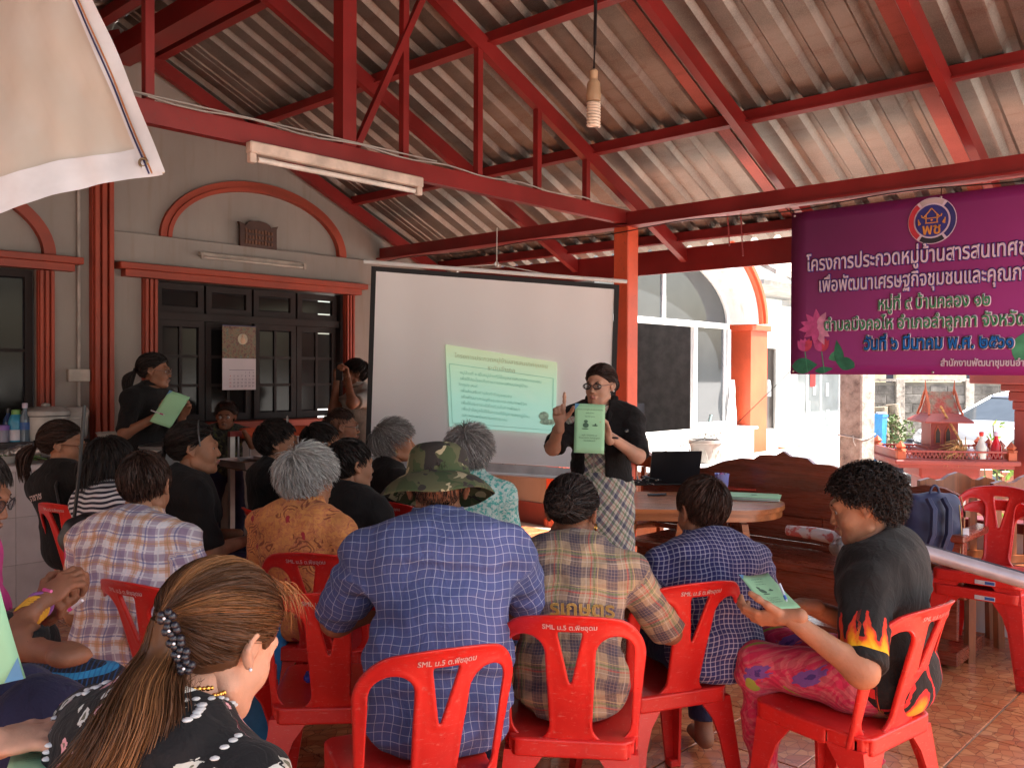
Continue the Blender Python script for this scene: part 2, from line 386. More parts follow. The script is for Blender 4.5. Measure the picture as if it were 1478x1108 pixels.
# ------------------------------------------------------------------ pavilion (steel posts, truss, purlins, corrugated sheets)
RU, RZ, SL = 2.8, 4.0, .463
VN, VF = -1.2, 6.62
def rz_(u): return RZ-SL*abs(u-RU)
pv = uthing('open_pavilion', 'red steel pavilion with corrugated sheet roof, truss and square posts over the meeting', 'pavilion', RU, 3.84)
def L(u, v, z): return (u-RU, v-3.84, z)
def bm_(name, a, b, w, h, mat=None, upv=(0, 0, 1)): return MB().beam(L(*a), L(*b), w, h, upv).build(name, mat or m_red, pv)
EU = 6.1
for v in (6.6, 6.07, 4.95, 3.84, 2.68, 1.52, .36, -.8):
    if v == 6.07: continue
    bm_('rafter', (RU, v, rz_(RU)-.045), (EU, v, rz_(EU)-.045), .05, .1)
    bm_('rafter', (RU, v, rz_(RU)-.045), (2*RU-EU, v, rz_(EU)-.045), .05, .1)
bm_('ridge_beam', (RU, VN, RZ-.17), (RU, VF, RZ-.17), .16, .14)
PU = [3.1, 3.88, 4.92, 5.98]
for u in PU:
    for s in (1, -1):
        uu = RU+s*(u-RU)
        bm_('purlin', (uu, VN, rz_(uu)+.035), (uu, VF, rz_(uu)+.035), .05, .075)
        bm_('purlin_lip', (uu-.03*s, VN, rz_(uu)+.004), (uu-.03*s, VF, rz_(uu)+.004), .035, .012)
for v in (4.95, 3.84, 2.68, 1.52, .36):
    for u in PU[:3]: MB().box(u-RU-.035, u-RU+.035, v-3.84+.026, v-3.84+.032, rz_(u)-.08, rz_(u)+.03).build('cleat_plate', m_red, pv); MB().lathe([(.009, 0), (.009, .008)], 6).build('bolt', P('rusty_bolt', (.12, .05, .03), .6, .5), pv).matrix_local = Matrix.Translation((u-RU, v-3.84+.033, rz_(u)-.045)) @ Matrix.Rotation(rad(-90), 4, 'X')
EB = 5.3
bm_('eave_beam', (EB, VN, 2.61), (EB, VF+.05, 2.61), .07, .11)
bm_('eave_beam_flange', (EB-.05, VN, 2.562), (EB-.05, VF+.05, 2.562), .06, .012)
bm_('eave_beam', (2*RU-EB, VN, 2.61), (2*RU-EB, VF, 2.61), .07, .11)
bm_('fascia_board', (EU, VN, 2.40), (EU, VF, 2.40), .025, .19)
bm_('fascia_board', (2*RU-EU, VN, 2.40), (2*RU-EU, VF, 2.40), .025, .19)
for v in (3.84, .36):                        # trusses
    bm_('truss_chord', (EB+.03, v, 2.63), (2*RU-EB, v, 2.63), .052, .1)
    if v > 1:
        bm_('king_post', (RU, v, 2.68), (RU, v, rz_(RU)-.2), .085, .085, upv=(0, 1, 0))
        for u in (1.75, 2.25, 3.2, 3.78, 4.32, 4.83):
            if u == 2.25: continue
            u2 = u if u > RU else u
            bm_('truss_web', (u, v, 2.68), (u, v, rz_(u)-.09), .04, .04, upv=(0, 1, 0))
        bm_('truss_web', (1.2, v, 2.68), (1.2, v, rz_(1.2)-.09), .04, .04, upv=(0, 1, 0))
        bm_('truss_brace', (2.86, v-.02, 2.69), (3.34, v-.02, rz_(3.34)-.09), .035, .035)
    else: bm_('king_post', (RU, v, 2.68), (RU, v, rz_(RU)-.2), .085, .085, upv=(0, 1, 0))
for u, v in ((EB, 3.84), (EB, -.9), (2*RU-EB, 3.84), (2*RU-EB, -.9)):
    MB().box(u-RU-.065, u-RU+.065, v-3.84-.065, v-3.84+.065, 0, 2.56, b=.006).build('post', m_or, pv)
bm_('hanger_rod', (EB, 4.95, 2.9), (EB, 4.95, 2.2), .02, .02)
for v, a in ((3.05, 2.36), (2.95, 2.28)): bm_('banner_tie', (EB+.05, v, 2.66), (EB+.06, v-.02, a), .008, .008)
MB().tube([L(3.4+.0*k, 3.79, 2.70+.012*math.sin(k*1.1)) if k < 9 else L(3.4, 3.79, 2.7) for k in range(1)]+[L(u_, 3.795, 2.695-.018*math.sin((u_-1.6)*5)**2) for u_ in np.linspace(1.6, 5.25, 30)], .005, 5).build('loose_cable', P('grey_cable', (.3, .28, .26), .6), pv, True)
MB().tube([L(EB-.08, v_, 2.54-.03*math.sin((v_+1)*2.2)**2) for v_ in np.linspace(.2, 6.5, 40)], .004, 5).build('loose_cable', m_black, pv, True)
# corrugated sheets: ribs run down the slope
prof = []; pit = .19; nn = 4
for i in range(nn+1):
    for du, z in ((0, 0), (.088, 0), (.116, .038), (.152, .038), (.180, 0)):
        if i*pit+du <= nn*pit+.1: prof.append((i*pit+du, z))
def sheet(s, v0, mat, u0, u1, dz):
    m = MB(); vs = []; k = 7
    for i in range(k+1):
        u = u0+(u1-u0)*i/k
        for v, z in prof: vs.append((s*(u-RU), v, RZ-SL*(u-RU)+.078+z+dz+RNG.normal()*.0012))
    n = len(prof); m.add(vs, [(i*n+j, i*n+j+1, (i+1)*n+j+1, (i+1)*n+j) for i in range(k) for j in range(n-1)])
    o = m.build('roof_sheet', mat, pv, loc=(0, v0-3.84, 0), fix=False)
    return o
v = VN; i = 0
VS = 6.86
while v < VS-.1:
    if v+nn*pit+.1 > VS+.1: v = VS-nn*pit-.02
    red = i % 4 == 1
    sheet(1, v, m_sheet, RU-.0, EU+.12, .0035*(i % 2)); sheet(-1, v, m_sheet, RU, EU+.12, .0035*(i % 2))
    if red or i % 4 == 2:                     # narrow reddened strips between sheets, seen from below
        bx('sheet_lap_strip', m_red, pv, .1, .2, -.05, .05, 0, 0.001)
        o = pv.children[-1] if False else None
    v += nn*pit; i += 1
for o in [c for c in list(pv.children) if c.name.startswith('sheet_lap_strip')]: bpy.data.objects.remove(o)
for v in (.55, 1.62, 2.85, 3.95, 5.05):      # red painted flats beside some rafters
    m = MB()
    m.hexa([L(RU+.1, v, rz_(RU+.1)+.072), L(EU, v, rz_(EU)+.072), L(EU, v+.085, rz_(EU)+.072), L(RU+.1, v+.085, rz_(RU+.1)+.072), L(RU+.1, v, rz_(RU+.1)+.076), L(EU, v, rz_(EU)+.076), L(EU, v+.085, rz_(EU)+.076), L(RU+.1, v+.085, rz_(RU+.1)+.076)])
    m.build('painted_strip', m_sheet_r, pv)
# ------------------------------------------------------------------ lamps hanging on the pavilion (unlit)
m_lampw = P('cream_lamp_metal', (.62, .50, .42), .5, var=.3)
p0, z0 = onV(358, 212, 3.78); p1, z1 = onV(608, 266, 3.78)
fx = uthing('fluorescent_batten', 'long cream fluorescent tube fitting fixed under the red truss chord', 'light fixture', p0, 3.78, z0)
ln = p1-p0
bx('channel', m_lampw, fx, 0, ln, -.025, .025, -.028, .028, b=.006)
MB().tube([(.05, 0, -.052), (ln-.05, 0, -.052)], .014, 10).build('tube', P('lamp_glass', (.72, .66, .6), .25), fx, True)
for x in (.02, ln-.02): bx('tube_holder', m_lampw, fx, x-.018, x+.018, -.016, .016, -.072, -.026, b=.004)
b0 = at(857, 103, 4.2)
cf = thing('hanging_bulb', 'spiral energy saving bulb hanging on a black cord from the roof', 'light bulb', b0)
MB().tube([(0, 0, 0), (.004, 0, .12)], .004, 6).tube([(.004, 0, .12), (.01, 0, .55), (.02, 0, 1.6)], [.008, .009, .009], 6).build('cord', m_black, cf, True)
MB().lathe([(.008, .01), (.02, 0), (.018, -.04), (.03, -.055), (.033, -.10), (.036, -.11), (.033, -.14), (.02, -.145)], 16).build('socket', P('aged_socket', (.42, .28, .17), .5), cf, True)
MB().tube([(.027*math.cos(a), .027*math.sin(a), -.145-.0125*a/2/math.pi*1.15) for a in np.linspace(0, 2*math.pi*8, 110)], .0075, 6).build('spiral_tube', P('lamp_spiral', (.75, .62, .5), .3), cf, True)
# ------------------------------------------------------------------ white cloth awning corner, top left, near the camera
def awning():
    C = [at(238, 250, 2.0), at(120, 10, 2.25), at(95, -60, 2.3), at(-250, -60, 2.5), at(-250, 395, 1.85), at(0, 318, 1.9)]
    th = thing('white_awning', 'white canvas awning corner with folded hem and brass eyelet, top left', 'awning', (C[0].x, C[0].y, 0))
    o = Vector(th.location); A, B, D_, E_ = C[0], at(108, -60, 2.3), at(-330, -60, 2.6), at(-330, 400, 1.8)
    n = 44; vs = []; fs = []
    for i in range(n+1):
        for j in range(n+1):
            s, q = i/n, j/n
            p = (A*(1-s)+E_*s)*(1-q)+(B*(1-s)+D_*s)*q
            p = p+Vector((0, 1, .1))*(.014*math.sin(s*9+q*4)+.006*math.sin(s*34-q*9)*(1-q)+.004*math.sin(s*60+q*14)+.05*math.sin(q*math.pi)*s)+Vector((0, 0, .02*math.sin(s*math.pi*2)*(1-q)))
            vs.append(p-o)
    fs = [(i*(n+1)+j, (i+1)*(n+1)+j, (i+1)*(n+1)+j+1, i*(n+1)+j+1) for i in range(n) for j in range(n)]
    t = NT('cream_canvas'); v = t.co(); f = t.noise(t.map(v, (3, 3, .8)), 1.5, 4); g = t.noise(t.map(v, (1, 1, .3)), 5, 4)
    c = t.mix(t.sm(f, .3, .75), (.66, .58, .5), (.72, .66, .6)); c = t.mix(t.math('MULTIPLY', t.sm(g, .55, .8), .35), c, (.5, .42, .32)); t.bump(t.noise(v, 500, 2), .15, .001)
    m1 = t.end(c, .8); m2 = P('white_hem_canvas', (.80, .80, .84), .7, var=.12)
    ob = MB().add(vs, fs).build('canvas', m1, th, 2, fix=False); md = ob.modifiers.new('s', 'SOLIDIFY'); md.thickness = .003
    def q(s, u): # point on cloth
        a = s*n; b = u*n; i = min(int(a), n-1); j = min(int(b), n-1); fa = a-i; fb = b-j
        g = lambda i, j: Vector(vs[i*(n+1)+j])
        return (g(i, j)*(1-fa)+g(i+1, j)*fa)*(1-fb)+(g(i, j+1)*(1-fa)+g(i+1, j+1)*fa)*fb+Vector((0, -.012, 0))
    k = 50
    h = MB(); pts = []
    for i in range(k+1): s = i/k; pts += [q(s, 0)+Vector((0, 0, -.006)), q(s, .10+.004*math.sin(s*30))]
    h.add(pts, [(2*i, 2*i+2, 2*i+3, 2*i+1) for i in range(k)]).build('bottom_hem', m2, th, 2, fix=False)
    h = MB(); pts = []
    for i in range(k+1): s = i/k; pts += [q(0, s)+Vector((.006, -.002, 0)), q(.055, s)+Vector((0, -.002, 0))]
    h.add(pts, [(2*i, 2*i+1, 2*i+3, 2*i+2) for i in range(k)]).build('side_hem', m2, th, 2, fix=False)
    MB().tube([q(.042, s/30)+Vector((0, -.005, 0)) for s in range(31)], .0022, 5).build('blue_cord', P('navy_cord', (.03, .03, .12), .6), th, True)
    MB().tube([q(.033, s/30)+Vector((0, -.006, 0)) for s in range(31)], .0022, 5).build('orange_cord', P('orange_cord', (.5, .2, .08), .6), th, True)
    c = q(.045, .045)+Vector((0, -.006, 0))
    MB().tube([c+Vector((.009*math.cos(a), 0, .009*math.sin(a))) for a in np.linspace(0, 2*math.pi, 17)[:-1]], .003, 6, closed=True).build('eyelet', P('brass', (.25, .17, .1), .35, .9), th, True)
awning()
# ------------------------------------------------------------------ house behind (front wall on V = 6.69)
W = 6.69
hs = uthing('house', 'cream walled house front with orange pilasters, arches and dark wooden windows', 'house', 4, W)
def hb(name, mat, u0, u1, z0, z1, y0=-.04, y1=0., b=0., **k): return bx(name, mat, hs, u0-4, u1-4, y0, y1, z0, z1, b=b, **k)
wm = MB()
for u0, u1, z0, z1 in ((2.26, 3.0, -.1, 2.21), (3.0, 4.95, -.1, 1.06), (4.95, 6.9, -.1, 2.21), (-3, 6.9, 2.21, 2.54), (-3, .9, -.1, 2.21)):
    wm.box(u0-4, u1-4, 0, .25, z0, z1)
wm.prism([(-7, 2.54), (2.9, 2.54), (1.9, rz_(5.9)+.13), (-1.2, RZ+.13), (-4.3, rz_(-.3)+.13), (-7, rz_(-.3)+.13)], .0, .16)
wm.build('wall', m_wall, hs)
bx('added_shade_wall', m_wall, hs, -6.4, -6.15, -6, 0, -.1, 3.2)  # unseen wall added to block light and darken the left side
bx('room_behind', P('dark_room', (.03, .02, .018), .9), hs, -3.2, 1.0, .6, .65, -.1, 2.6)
hb('ledge_band', m_wall, 2.77, 5.2, 2.31, 2.535, -.045, -.001, b=.004)
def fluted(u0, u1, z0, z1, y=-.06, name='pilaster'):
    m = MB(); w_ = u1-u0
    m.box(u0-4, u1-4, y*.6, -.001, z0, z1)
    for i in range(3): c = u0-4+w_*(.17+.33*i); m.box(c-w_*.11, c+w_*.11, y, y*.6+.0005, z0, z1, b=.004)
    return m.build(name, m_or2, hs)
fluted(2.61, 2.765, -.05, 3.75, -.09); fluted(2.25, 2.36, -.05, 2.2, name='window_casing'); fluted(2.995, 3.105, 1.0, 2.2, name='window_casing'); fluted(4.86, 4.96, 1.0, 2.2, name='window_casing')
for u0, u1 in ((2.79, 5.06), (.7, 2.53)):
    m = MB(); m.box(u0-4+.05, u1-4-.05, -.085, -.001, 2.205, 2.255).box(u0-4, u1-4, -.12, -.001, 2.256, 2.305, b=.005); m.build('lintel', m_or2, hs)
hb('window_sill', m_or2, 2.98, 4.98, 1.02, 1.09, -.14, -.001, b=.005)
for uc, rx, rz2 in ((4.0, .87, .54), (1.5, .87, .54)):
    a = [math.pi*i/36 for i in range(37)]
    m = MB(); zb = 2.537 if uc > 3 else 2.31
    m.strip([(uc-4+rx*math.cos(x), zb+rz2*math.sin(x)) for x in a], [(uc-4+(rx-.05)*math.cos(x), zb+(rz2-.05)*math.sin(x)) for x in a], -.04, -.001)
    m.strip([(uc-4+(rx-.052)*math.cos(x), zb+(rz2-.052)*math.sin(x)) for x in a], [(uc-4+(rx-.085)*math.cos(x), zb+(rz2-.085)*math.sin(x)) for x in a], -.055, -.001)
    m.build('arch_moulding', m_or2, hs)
# wooden casement windows
def casement(u0, u1, z0, z1, cols, rows, y=.05):
    f = MB(); s = .05
    f.box(u0-4, u0-4+s, y, y+.04, z0, z1).box(u1-4-s, u1-4, y, y+.04, z0, z1).box(u0-4+s, u1-4-s, y, y+.04, z0, z0+s).box(u0-4+s, u1-4-s, y, y+.04, z1-s, z1)
    a, b, c, d = u0-4+s, u1-4-s, z0+s, z1-s
    for i in range(1, cols): x = a+(b-a)*i/cols; f.box(x-.012, x+.012, y+.004, y+.036, c, d)
    for j in range(1, rows): z = c+(d-c)*j/rows; f.box(a, b, y+.007, y+.033, z-.012, z+.012)
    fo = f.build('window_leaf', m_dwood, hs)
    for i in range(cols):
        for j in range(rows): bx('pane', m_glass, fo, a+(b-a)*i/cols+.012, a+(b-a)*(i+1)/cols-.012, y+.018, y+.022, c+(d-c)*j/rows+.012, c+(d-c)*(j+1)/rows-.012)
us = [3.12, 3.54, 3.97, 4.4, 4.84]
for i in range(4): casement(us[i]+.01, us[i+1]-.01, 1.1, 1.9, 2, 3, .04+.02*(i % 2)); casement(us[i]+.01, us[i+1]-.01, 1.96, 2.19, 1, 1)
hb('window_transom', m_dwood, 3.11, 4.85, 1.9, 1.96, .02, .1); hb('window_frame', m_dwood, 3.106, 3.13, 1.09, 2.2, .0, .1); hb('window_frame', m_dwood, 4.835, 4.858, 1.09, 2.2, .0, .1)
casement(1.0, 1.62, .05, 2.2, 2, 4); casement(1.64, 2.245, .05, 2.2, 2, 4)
MB().tube([L2 for L2 in ((2.53-4, -.02, .9), (2.53-4, -.02, 2.9))], .012, 8).build('conduit', P('grey_conduit', (.42, .37, .33), .6), hs, True)
hb('junction_box', P('switch_plate', (.5, .44, .38), .5), 2.45, 2.6, 1.42, 1.51, -.045, -.001, b=.004)
# return wall and fluted column left of the presenter
RUU = 6.6
bx('return_wall', m_wall, hs, RUU-4, RUU-4+.2, -.98, 0, .2, 3.1); bx('skirting', paint_mat('brown_red_skirting', (.2, .03, .02)), hs, RUU-4-.015, RUU-4+.2, -.985, 0, -.1, .205)
m = MB().lathe([(.13, -.05), (.13, .06), (.11, .08), (.105, 2.3), (.12, 2.34), (.14, 2.4)], 64, (RUU-4+.06, -1.06, 0), 16, .045); m.build('fluted_column', m_or, hs, True)
bx('cable_duct', P('green_duct', (.22, .32, .2), .6), hs, 4.72-4+.32, 4.80-4+.32, -.06, -.001, .3, 1.05)
MB().tube([(RUU-4-.02, -.35-.25*t_, .62-.13*math.sin(math.pi*t_)) for t_ in [i/10 for i in range(11)]], .006, 6).build('loose_cable', m_black, hs, True)
# carved sign, calendar, wall batten
u_, z_ = onV(371, 341, W-.03)
pl = uthing('carved_wooden_plaque', 'dark carved wooden plaque under the white arch', 'plaque', u_, W-.045, z_)
wk = P('plaque_wood', (.07, .03, .02), .5)
outl = [(-.17, -.1), (.17, -.1), (.17, .07), (.185, .1), (.15, .09), (.12, .075), (.1, .1), (.07, .115), (.0, .125), (-.07, .115), (-.1, .1), (-.12, .075), (-.15, .09), (-.185, .1), (-.17, .07)]
MB().prism(outl, -.015, .015).build('board', wk, pl)
m = MB()
for j in range(3):
    for i in range(9): m.box(-.13+.03*i+.004*(j % 2), -.112+.03*i, -.024, -.0152, -.075+.045*j, -.05+.045*j+.01*(i % 3 == 0))
m.build('carving', P('plaque_relief', (.15, .06, .03), .5), pl)
u0_, z0_ = onV(288, 366, W-.08); u1_, z1_ = onV(440, 384, W-.08)
wb = uthing('wall_batten_light', 'dusty unlit fluorescent batten on the beige ledge above the window', 'light fixture', (u0_+u1_)/2, W-.075, (z0_+z1_)/2)
hl = (u1_-u0_)/2
bx('channel', P('dusty_metal', (.38, .32, .27), .6), wb, -hl, hl, -.015, .028, -.012, .02, b=.003)
MB().tube([(-hl+.03, -.02, -.02), (hl-.03, -.02, -.02)], .011, 8).build('tube', P('dusty_tube', (.45, .4, .35), .35), wb, True)
for x in (-hl+.015, hl-.015): bx('tube_holder', P('dusty_metal', (.3, .3, .3)), wb, x-.012, x+.012, -.032, -.016, -.035, .01)
ua, za = onV(317, 470, W+.02); ub, zb = onV(365, 562, W+.02)
cl = uthing('wall_calendar', 'hanging calendar with religious picture above a white month page', 'calendar', (ua+ub)/2, W-.02, zb)
cw = (ub-ua)/2; ch = za-zb
def pic_mat():
    t = NT('calendar_picture'); v = t.co(); n = t.noise(v, 32, 5, .7); s = sep(t, v)
    c = t.ramp(n, [(.3, (.02, .012, .01)), (.45, (.13, .035, .02)), (.52, (.2, .13, .06)), (.6, (.04, .06, .03)), (.72, (.3, .27, .24))])
    return t.end(c, .4)
bx('picture', pic_mat(), cl, -cw, cw, -.004, 0, ch*.5, ch, b=0)
bx('page', P('calendar_page', (.62, .56, .6), .6, var=.04), cl, -cw, cw, -.006, 0, 0, ch*.5-.003)
MB().lathe([(.045, 0), (.045, .003)], 24).build('oval_portrait', P('portrait_rim', (.5, .42, .3), .4), cl).matrix_local = frame((.03, -.005, ch*.8), (1, 0, 0), (0, 0, 1))
MB().ball((.03, -.008, ch*.8-.012), (.022, .004, .028)).ball((.03, -.008, ch*.8+.026), (.011, .004, .014)).build('portrait_figure', P('portrait_cloth', (.6, .38, .25), .5), cl, True)
mi_ = P('calendar_ink', (.06, .05, .12), .6); mr_ = P('calendar_red', (.5, .05, .05), .6)
for r_ in range(5):
    for c_ in range(7):
        d_ = r_*7+c_-3
        if 0 < d_ < 32: text(str(d_), .021, mr_ if c_ == 0 else mi_, cl, frame((-cw*.55+c_*cw*.23, -.0075, ch*.27-r_*.028), (1, 0, 0), (0, 0, 1)), 'date')
bx('month_line', mi_, cl, -cw*.6, cw*.9, -.0068, -.006, ch*.31, ch*.316)
bx('hanging_strip', P('calendar_ink', (0, 0, 0)), cl, -cw, cw, -.007, .001, ch-.002, ch+.006)
# ------------------------------------------------------------------ white annex with the arched aluminium window (V = 5.75)
A = 5.75
ax_ = uthing('white_annex', 'white annex with arched aluminium window and bright orange pillar', 'building', 9, A)
def au(px, py, dv=0.): return onV(px, py, A+dv)
def ab(name, mat, u0, u1, z0, z1, y0=-.02, y1=.04, b=0.): return bx(name, mat, ax_, u0-9, u1-9, y0, y1, z0, z1, b=b)
uL = 7.35; uW = au(1048, 473)[0]; uP0 = au(1063, 560)[0]; uP1 = au(1087, 560)[0]; zf = au(1000, 467)[1]; zs = au(1000, 622)[1]
ab('sill_wall', m_white, uL, uP0, GZ, zs, -.25, .2, b=0)
ab('sill', m_white, uL, uP0-.02, zs+.002, zs+.03, -.32, -.0)
m = MB().box(uP0-9, uP1-9, -.2, .1, GZ, zf-.05).box(uP0-9-.04, uP1-9+.04, -.24, .1, zf-.048, zf+.03, b=.01); m.build('pillar', m_or, ax_)
cu = uL+.45; a = [math.pi/2*i/24 for i in range(25)]
rO = onV(1107, 475, A-.38)[0]-cu; rI = uW-cu
H_ = 1.35
def arcp(r, rzz): return [(cu-9+r*math.cos(x), zf+.03+rzz*math.sin(x)) for x in a]
MB().strip(arcp(rO-.10, H_-.08), arcp(rI, H_-.42), -.32, .05).build('arch_reveal', m_white, ax_, True)
MB().strip(arcp(rO, H_), arcp(rO-.055, H_-.05), -.40, -.2).strip(arcp(rO-.056, H_-.052), arcp(rO-.098, H_-.09), -.37, -.2).build('arch_moulding', m_or, ax_, True)
wf = P('white_aluminium', (.75, .75, .74), .35, var=.05)
m = MB(); uM = au(955, 400)[0]; uD = au(1000, 540)[0]
m.box(uL-9, uW-9, -.05, .01, zf-.04, zf+.03).box(uM-9-.03, uM-9+.03, -.04, .0, zf+.03, zf+1.0).box(uD-9-.045, uD-9+.03, -.045, .005, zs+.03, zf-.04).box(uW-9-.05, uW-9+.02, -.06, .01, zs+.03, zf-.04).box(uW-9-.12, uW-9-.09, -.05, .0, zs+.03, zf-.04)
m.box(uD-9, uW-9, -.04, .0, zs+.03, zs+.1).strip(arcp(rI+.01, H_-.41), arcp(rI-.05, H_-.46), -.05, .01)
m.build('window_frame', wf, ax_)
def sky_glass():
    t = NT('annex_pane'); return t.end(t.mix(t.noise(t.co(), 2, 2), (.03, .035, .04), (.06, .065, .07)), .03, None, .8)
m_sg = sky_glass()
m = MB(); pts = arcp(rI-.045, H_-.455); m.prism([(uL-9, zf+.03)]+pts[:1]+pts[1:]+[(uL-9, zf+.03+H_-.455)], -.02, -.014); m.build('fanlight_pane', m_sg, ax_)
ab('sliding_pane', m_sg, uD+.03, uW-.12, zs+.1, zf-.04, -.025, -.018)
ab('backing_board', P('grey_board', (.12, .14, .15), .6), uW-.42, uW-.13, zs+.1, zs+.6, -.005, .0)
# room seen through the open half
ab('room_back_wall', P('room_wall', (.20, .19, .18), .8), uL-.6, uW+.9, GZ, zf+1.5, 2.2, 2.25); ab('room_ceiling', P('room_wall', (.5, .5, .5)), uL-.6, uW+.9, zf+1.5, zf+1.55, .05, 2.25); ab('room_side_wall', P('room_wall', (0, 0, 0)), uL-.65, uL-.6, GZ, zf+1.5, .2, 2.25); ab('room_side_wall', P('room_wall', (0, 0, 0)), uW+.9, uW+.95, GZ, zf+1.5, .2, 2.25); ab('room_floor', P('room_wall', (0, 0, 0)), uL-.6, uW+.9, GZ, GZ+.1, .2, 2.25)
pm = P('pinned_paper', (.5, .5, .48), .7, var=.1); pk = P('paper_print', (.06, .06, .06), .7)
for (x, z, w_, h_) in ((9.1, 1.75, .4, .4), (9.6, 1.4, .3, .5), (9.2, 1.0, .3, .4), (8.7, 1.4, .4, .5), (7.75, 1.7, .5, .42), (7.8, 1.2, .18, .3), (8.05, 1.22, .16, .3), (8.45, 1.5, .34, .55), (8.9, 1.6, .3, .3), (7.7, .95, .3, .2), (8.4, 1.05, .2, .2)):
    o = ab('pinned_notice', pm, x, x+w_, z, z+h_, 2.185, 2.192); m = MB()
    for k in range(int(h_/.05)): m.box(x-9+.03, x-9+w_-.03-RNG.uniform(0, .1), 2.182, 2.1845, z+.03+.05*k, z+.042+.05*k)
    m.build('notice_lines', pk, ax_)
ab('counter_cabinet', P('cabinet_black', (.03, .03, .035), .5), 8.35, 9.1, zs-.3, zs+.33, .55, .9)
# cloth hanging from the window
m = MB(); n = 14; vs_ = []
for i in range(n+1):
    z = zs+.62-i*.075; w_ = .05+.13*math.sin(min(1, i/9)*math.pi*.9)
    for j in range(6): vs_.append((uW-9-w_*(1-j/2.5)*.7+.02, -.08-.02*math.sin(j*1.9+i*.5), z))
m.add(vs_, [(i*6+j, i*6+j+1, i*6+j+7, i*6+j+6) for i in range(n) for j in range(5)])
o = m.build('cloth', P('white_cloth', (.78, .77, .75), .85), None, 2, fix=False); o.matrix_world = Matrix.Translation(UV(9, A)) @ Matrix.Rotation(UA, 4, 'Z')
tag(o, 'white cloth hanging from the edge of the annex window', 'cloth')
# yellow bin and a tray inside the window
u_, _ = au(950, 600); yb = uthing('yellow_tub', 'yellow tub standing inside the open annex window', 'tub', 8.12, A+.35, zs+.03)
MB().lathe([(.11, 0), (.14, .22), (.15, .225), (.15, .24), (.135, .238), (.1, .02)], 20).build('body', P('yellow_plastic', (.6, .47, .04), .4), yb, True)
MB().ball((.03, 0, .2), (.1, .1, .06)).build('contents', P('mixed_goods', (.2, .05, .04), .6), yb, True)
# ------------------------------------------------------------------ annex continuation, glazed doors, old slab roof
B = 7.4
nb = uthing('neighbour_building', 'sunlit white building with dark window and glazed door under an old grey roof', 'building', 12, B)
def nbx(name, mat, p0, p1, y0=-.02, y1=.05, b=0.):
    u0, z1 = onV(*p0, B); u1, z0 = onV(*p1, B); return bx(name, mat, nb, u0-12, u1-12, y0, y1, z0, z1, b=b)
def npx(px, py): u, z = onV(px, py, B); return u-12, z
gz = onV(1100, 640, B)[1]
m = MB(); u0 = npx(1080, 500)[0]; u1 = npx(1150, 500)[0]; u2 = npx(1265, 500)[0]; u3 = npx(1120, 500)[0]
z1 = npx(1120, 500)[1]; z0 = npx(1120, 618)[1]; za = npx(1120, 440)[1]; zt = npx(1190, 440)[1]
m.box(u3, u1, 0, .3, GZ, za).box(u0, u3, 0, .3, GZ, z0).box(u0, u3, 0, .3, z1, za).box(u1, u2, 0, .3, zt-.25, zt+.3)
m.build('wall', m_white, nb)
bx('window_frame', wf, nb, u3-.03, u3+.05, -.03, -.001, z0, z1); bx('window_frame', wf, nb, u0, u3-.031, -.03, -.001, z1-.04, z1+.03)
bx('pane', glass('shop_pane', (.07, .06, .055)), nb, u0, u3, .04, .045, z0, z1)
d0 = npx(1150, 600)[0]; d1 = npx(1185, 600)[0]; d2 = npx(1212, 600)[0]; zd = npx(1180, 540)[1]+.5; zb_ = npx(1180, 640)[1]
for a_, b_ in ((d0, d1), (d1+.03, d2)): bx('door_pane', glass('door_pane', (.3, .33, .33), .05), nb, a_+.04, b_-.03, .02, .03, GZ, zt)
for a_ in (d0, d0+(d1-d0)*.42, d1, d2): bx('door_frame', wf, nb, a_-.02, a_+.03, 0, .04, GZ, zt)
for k, (x, y, w_, h_) in enumerate(((1172, 600, 16, 30), (1180, 570, 12, 20), (1200, 612, 14, 30), (1199, 572, 13, 28))):
    a_, zz = npx(x-w_/2, y); bx('sticker', P('door_notice', (.7, .72, .72), .5), nb, a_, a_+w_*.0105, .008, .012, zz, zz+h_*.0095)
a_, zz = npx(1170, 558); bx('red_poster', P('red_poster', (.6, .03, .03), .5), nb, a_, a_+.22, .004, .0065, zz, zz+.26)
for x, y, h_ in ((1108, 562, 30), (1095, 592, 32)):
    a_, zz = npx(x, y); MB().lathe([(.05, 0), (.05, h_*.006), (.035, h_*.0095), (.0, h_*.01)], 12, (a_, -.01, zz-.12)).build('white_sticker', P('door_notice', (.7, .7, .7)), nb, True)
# arched white strip beside the door and the old roof slab
t = NT('old_roof'); v = t.co(); f = t.noise(t.map(v, (1, 1, 1)), 3, 7, .75); m_old = t.end(t.ramp(f, [(.3, (.1, .08, .06)), (.5, (.38, .32, .27)), (.7, (.6, .55, .5))]), .9); t.bump(f, .8, .03)
q = []
rp = [(1045, 352), (1250, 310), (1250, 470), (1120, 462), (1103, 470), (1090, 440)]
m = MB(); vs_ = []
ua0 = u0-1.2; ub0 = u2+1
m.hexa([(ua0, -1.1, za+.28), (ub0, -1.1, za+.28), (ub0, 3, za+2.6), (ua0, 3, za+2.6), (ua0, -1.1, za+.36), (ub0, -1.1, za+.36), (ub0, 3, za+2.68), (ua0, 3, za+2.68)])
m.build('roof', m_old, nb)
bx('eave_soffit', P('grey_soffit', (.45, .44, .42), .8), nb, ua0, ub0, -.9, .3, za+.15, za+.22)
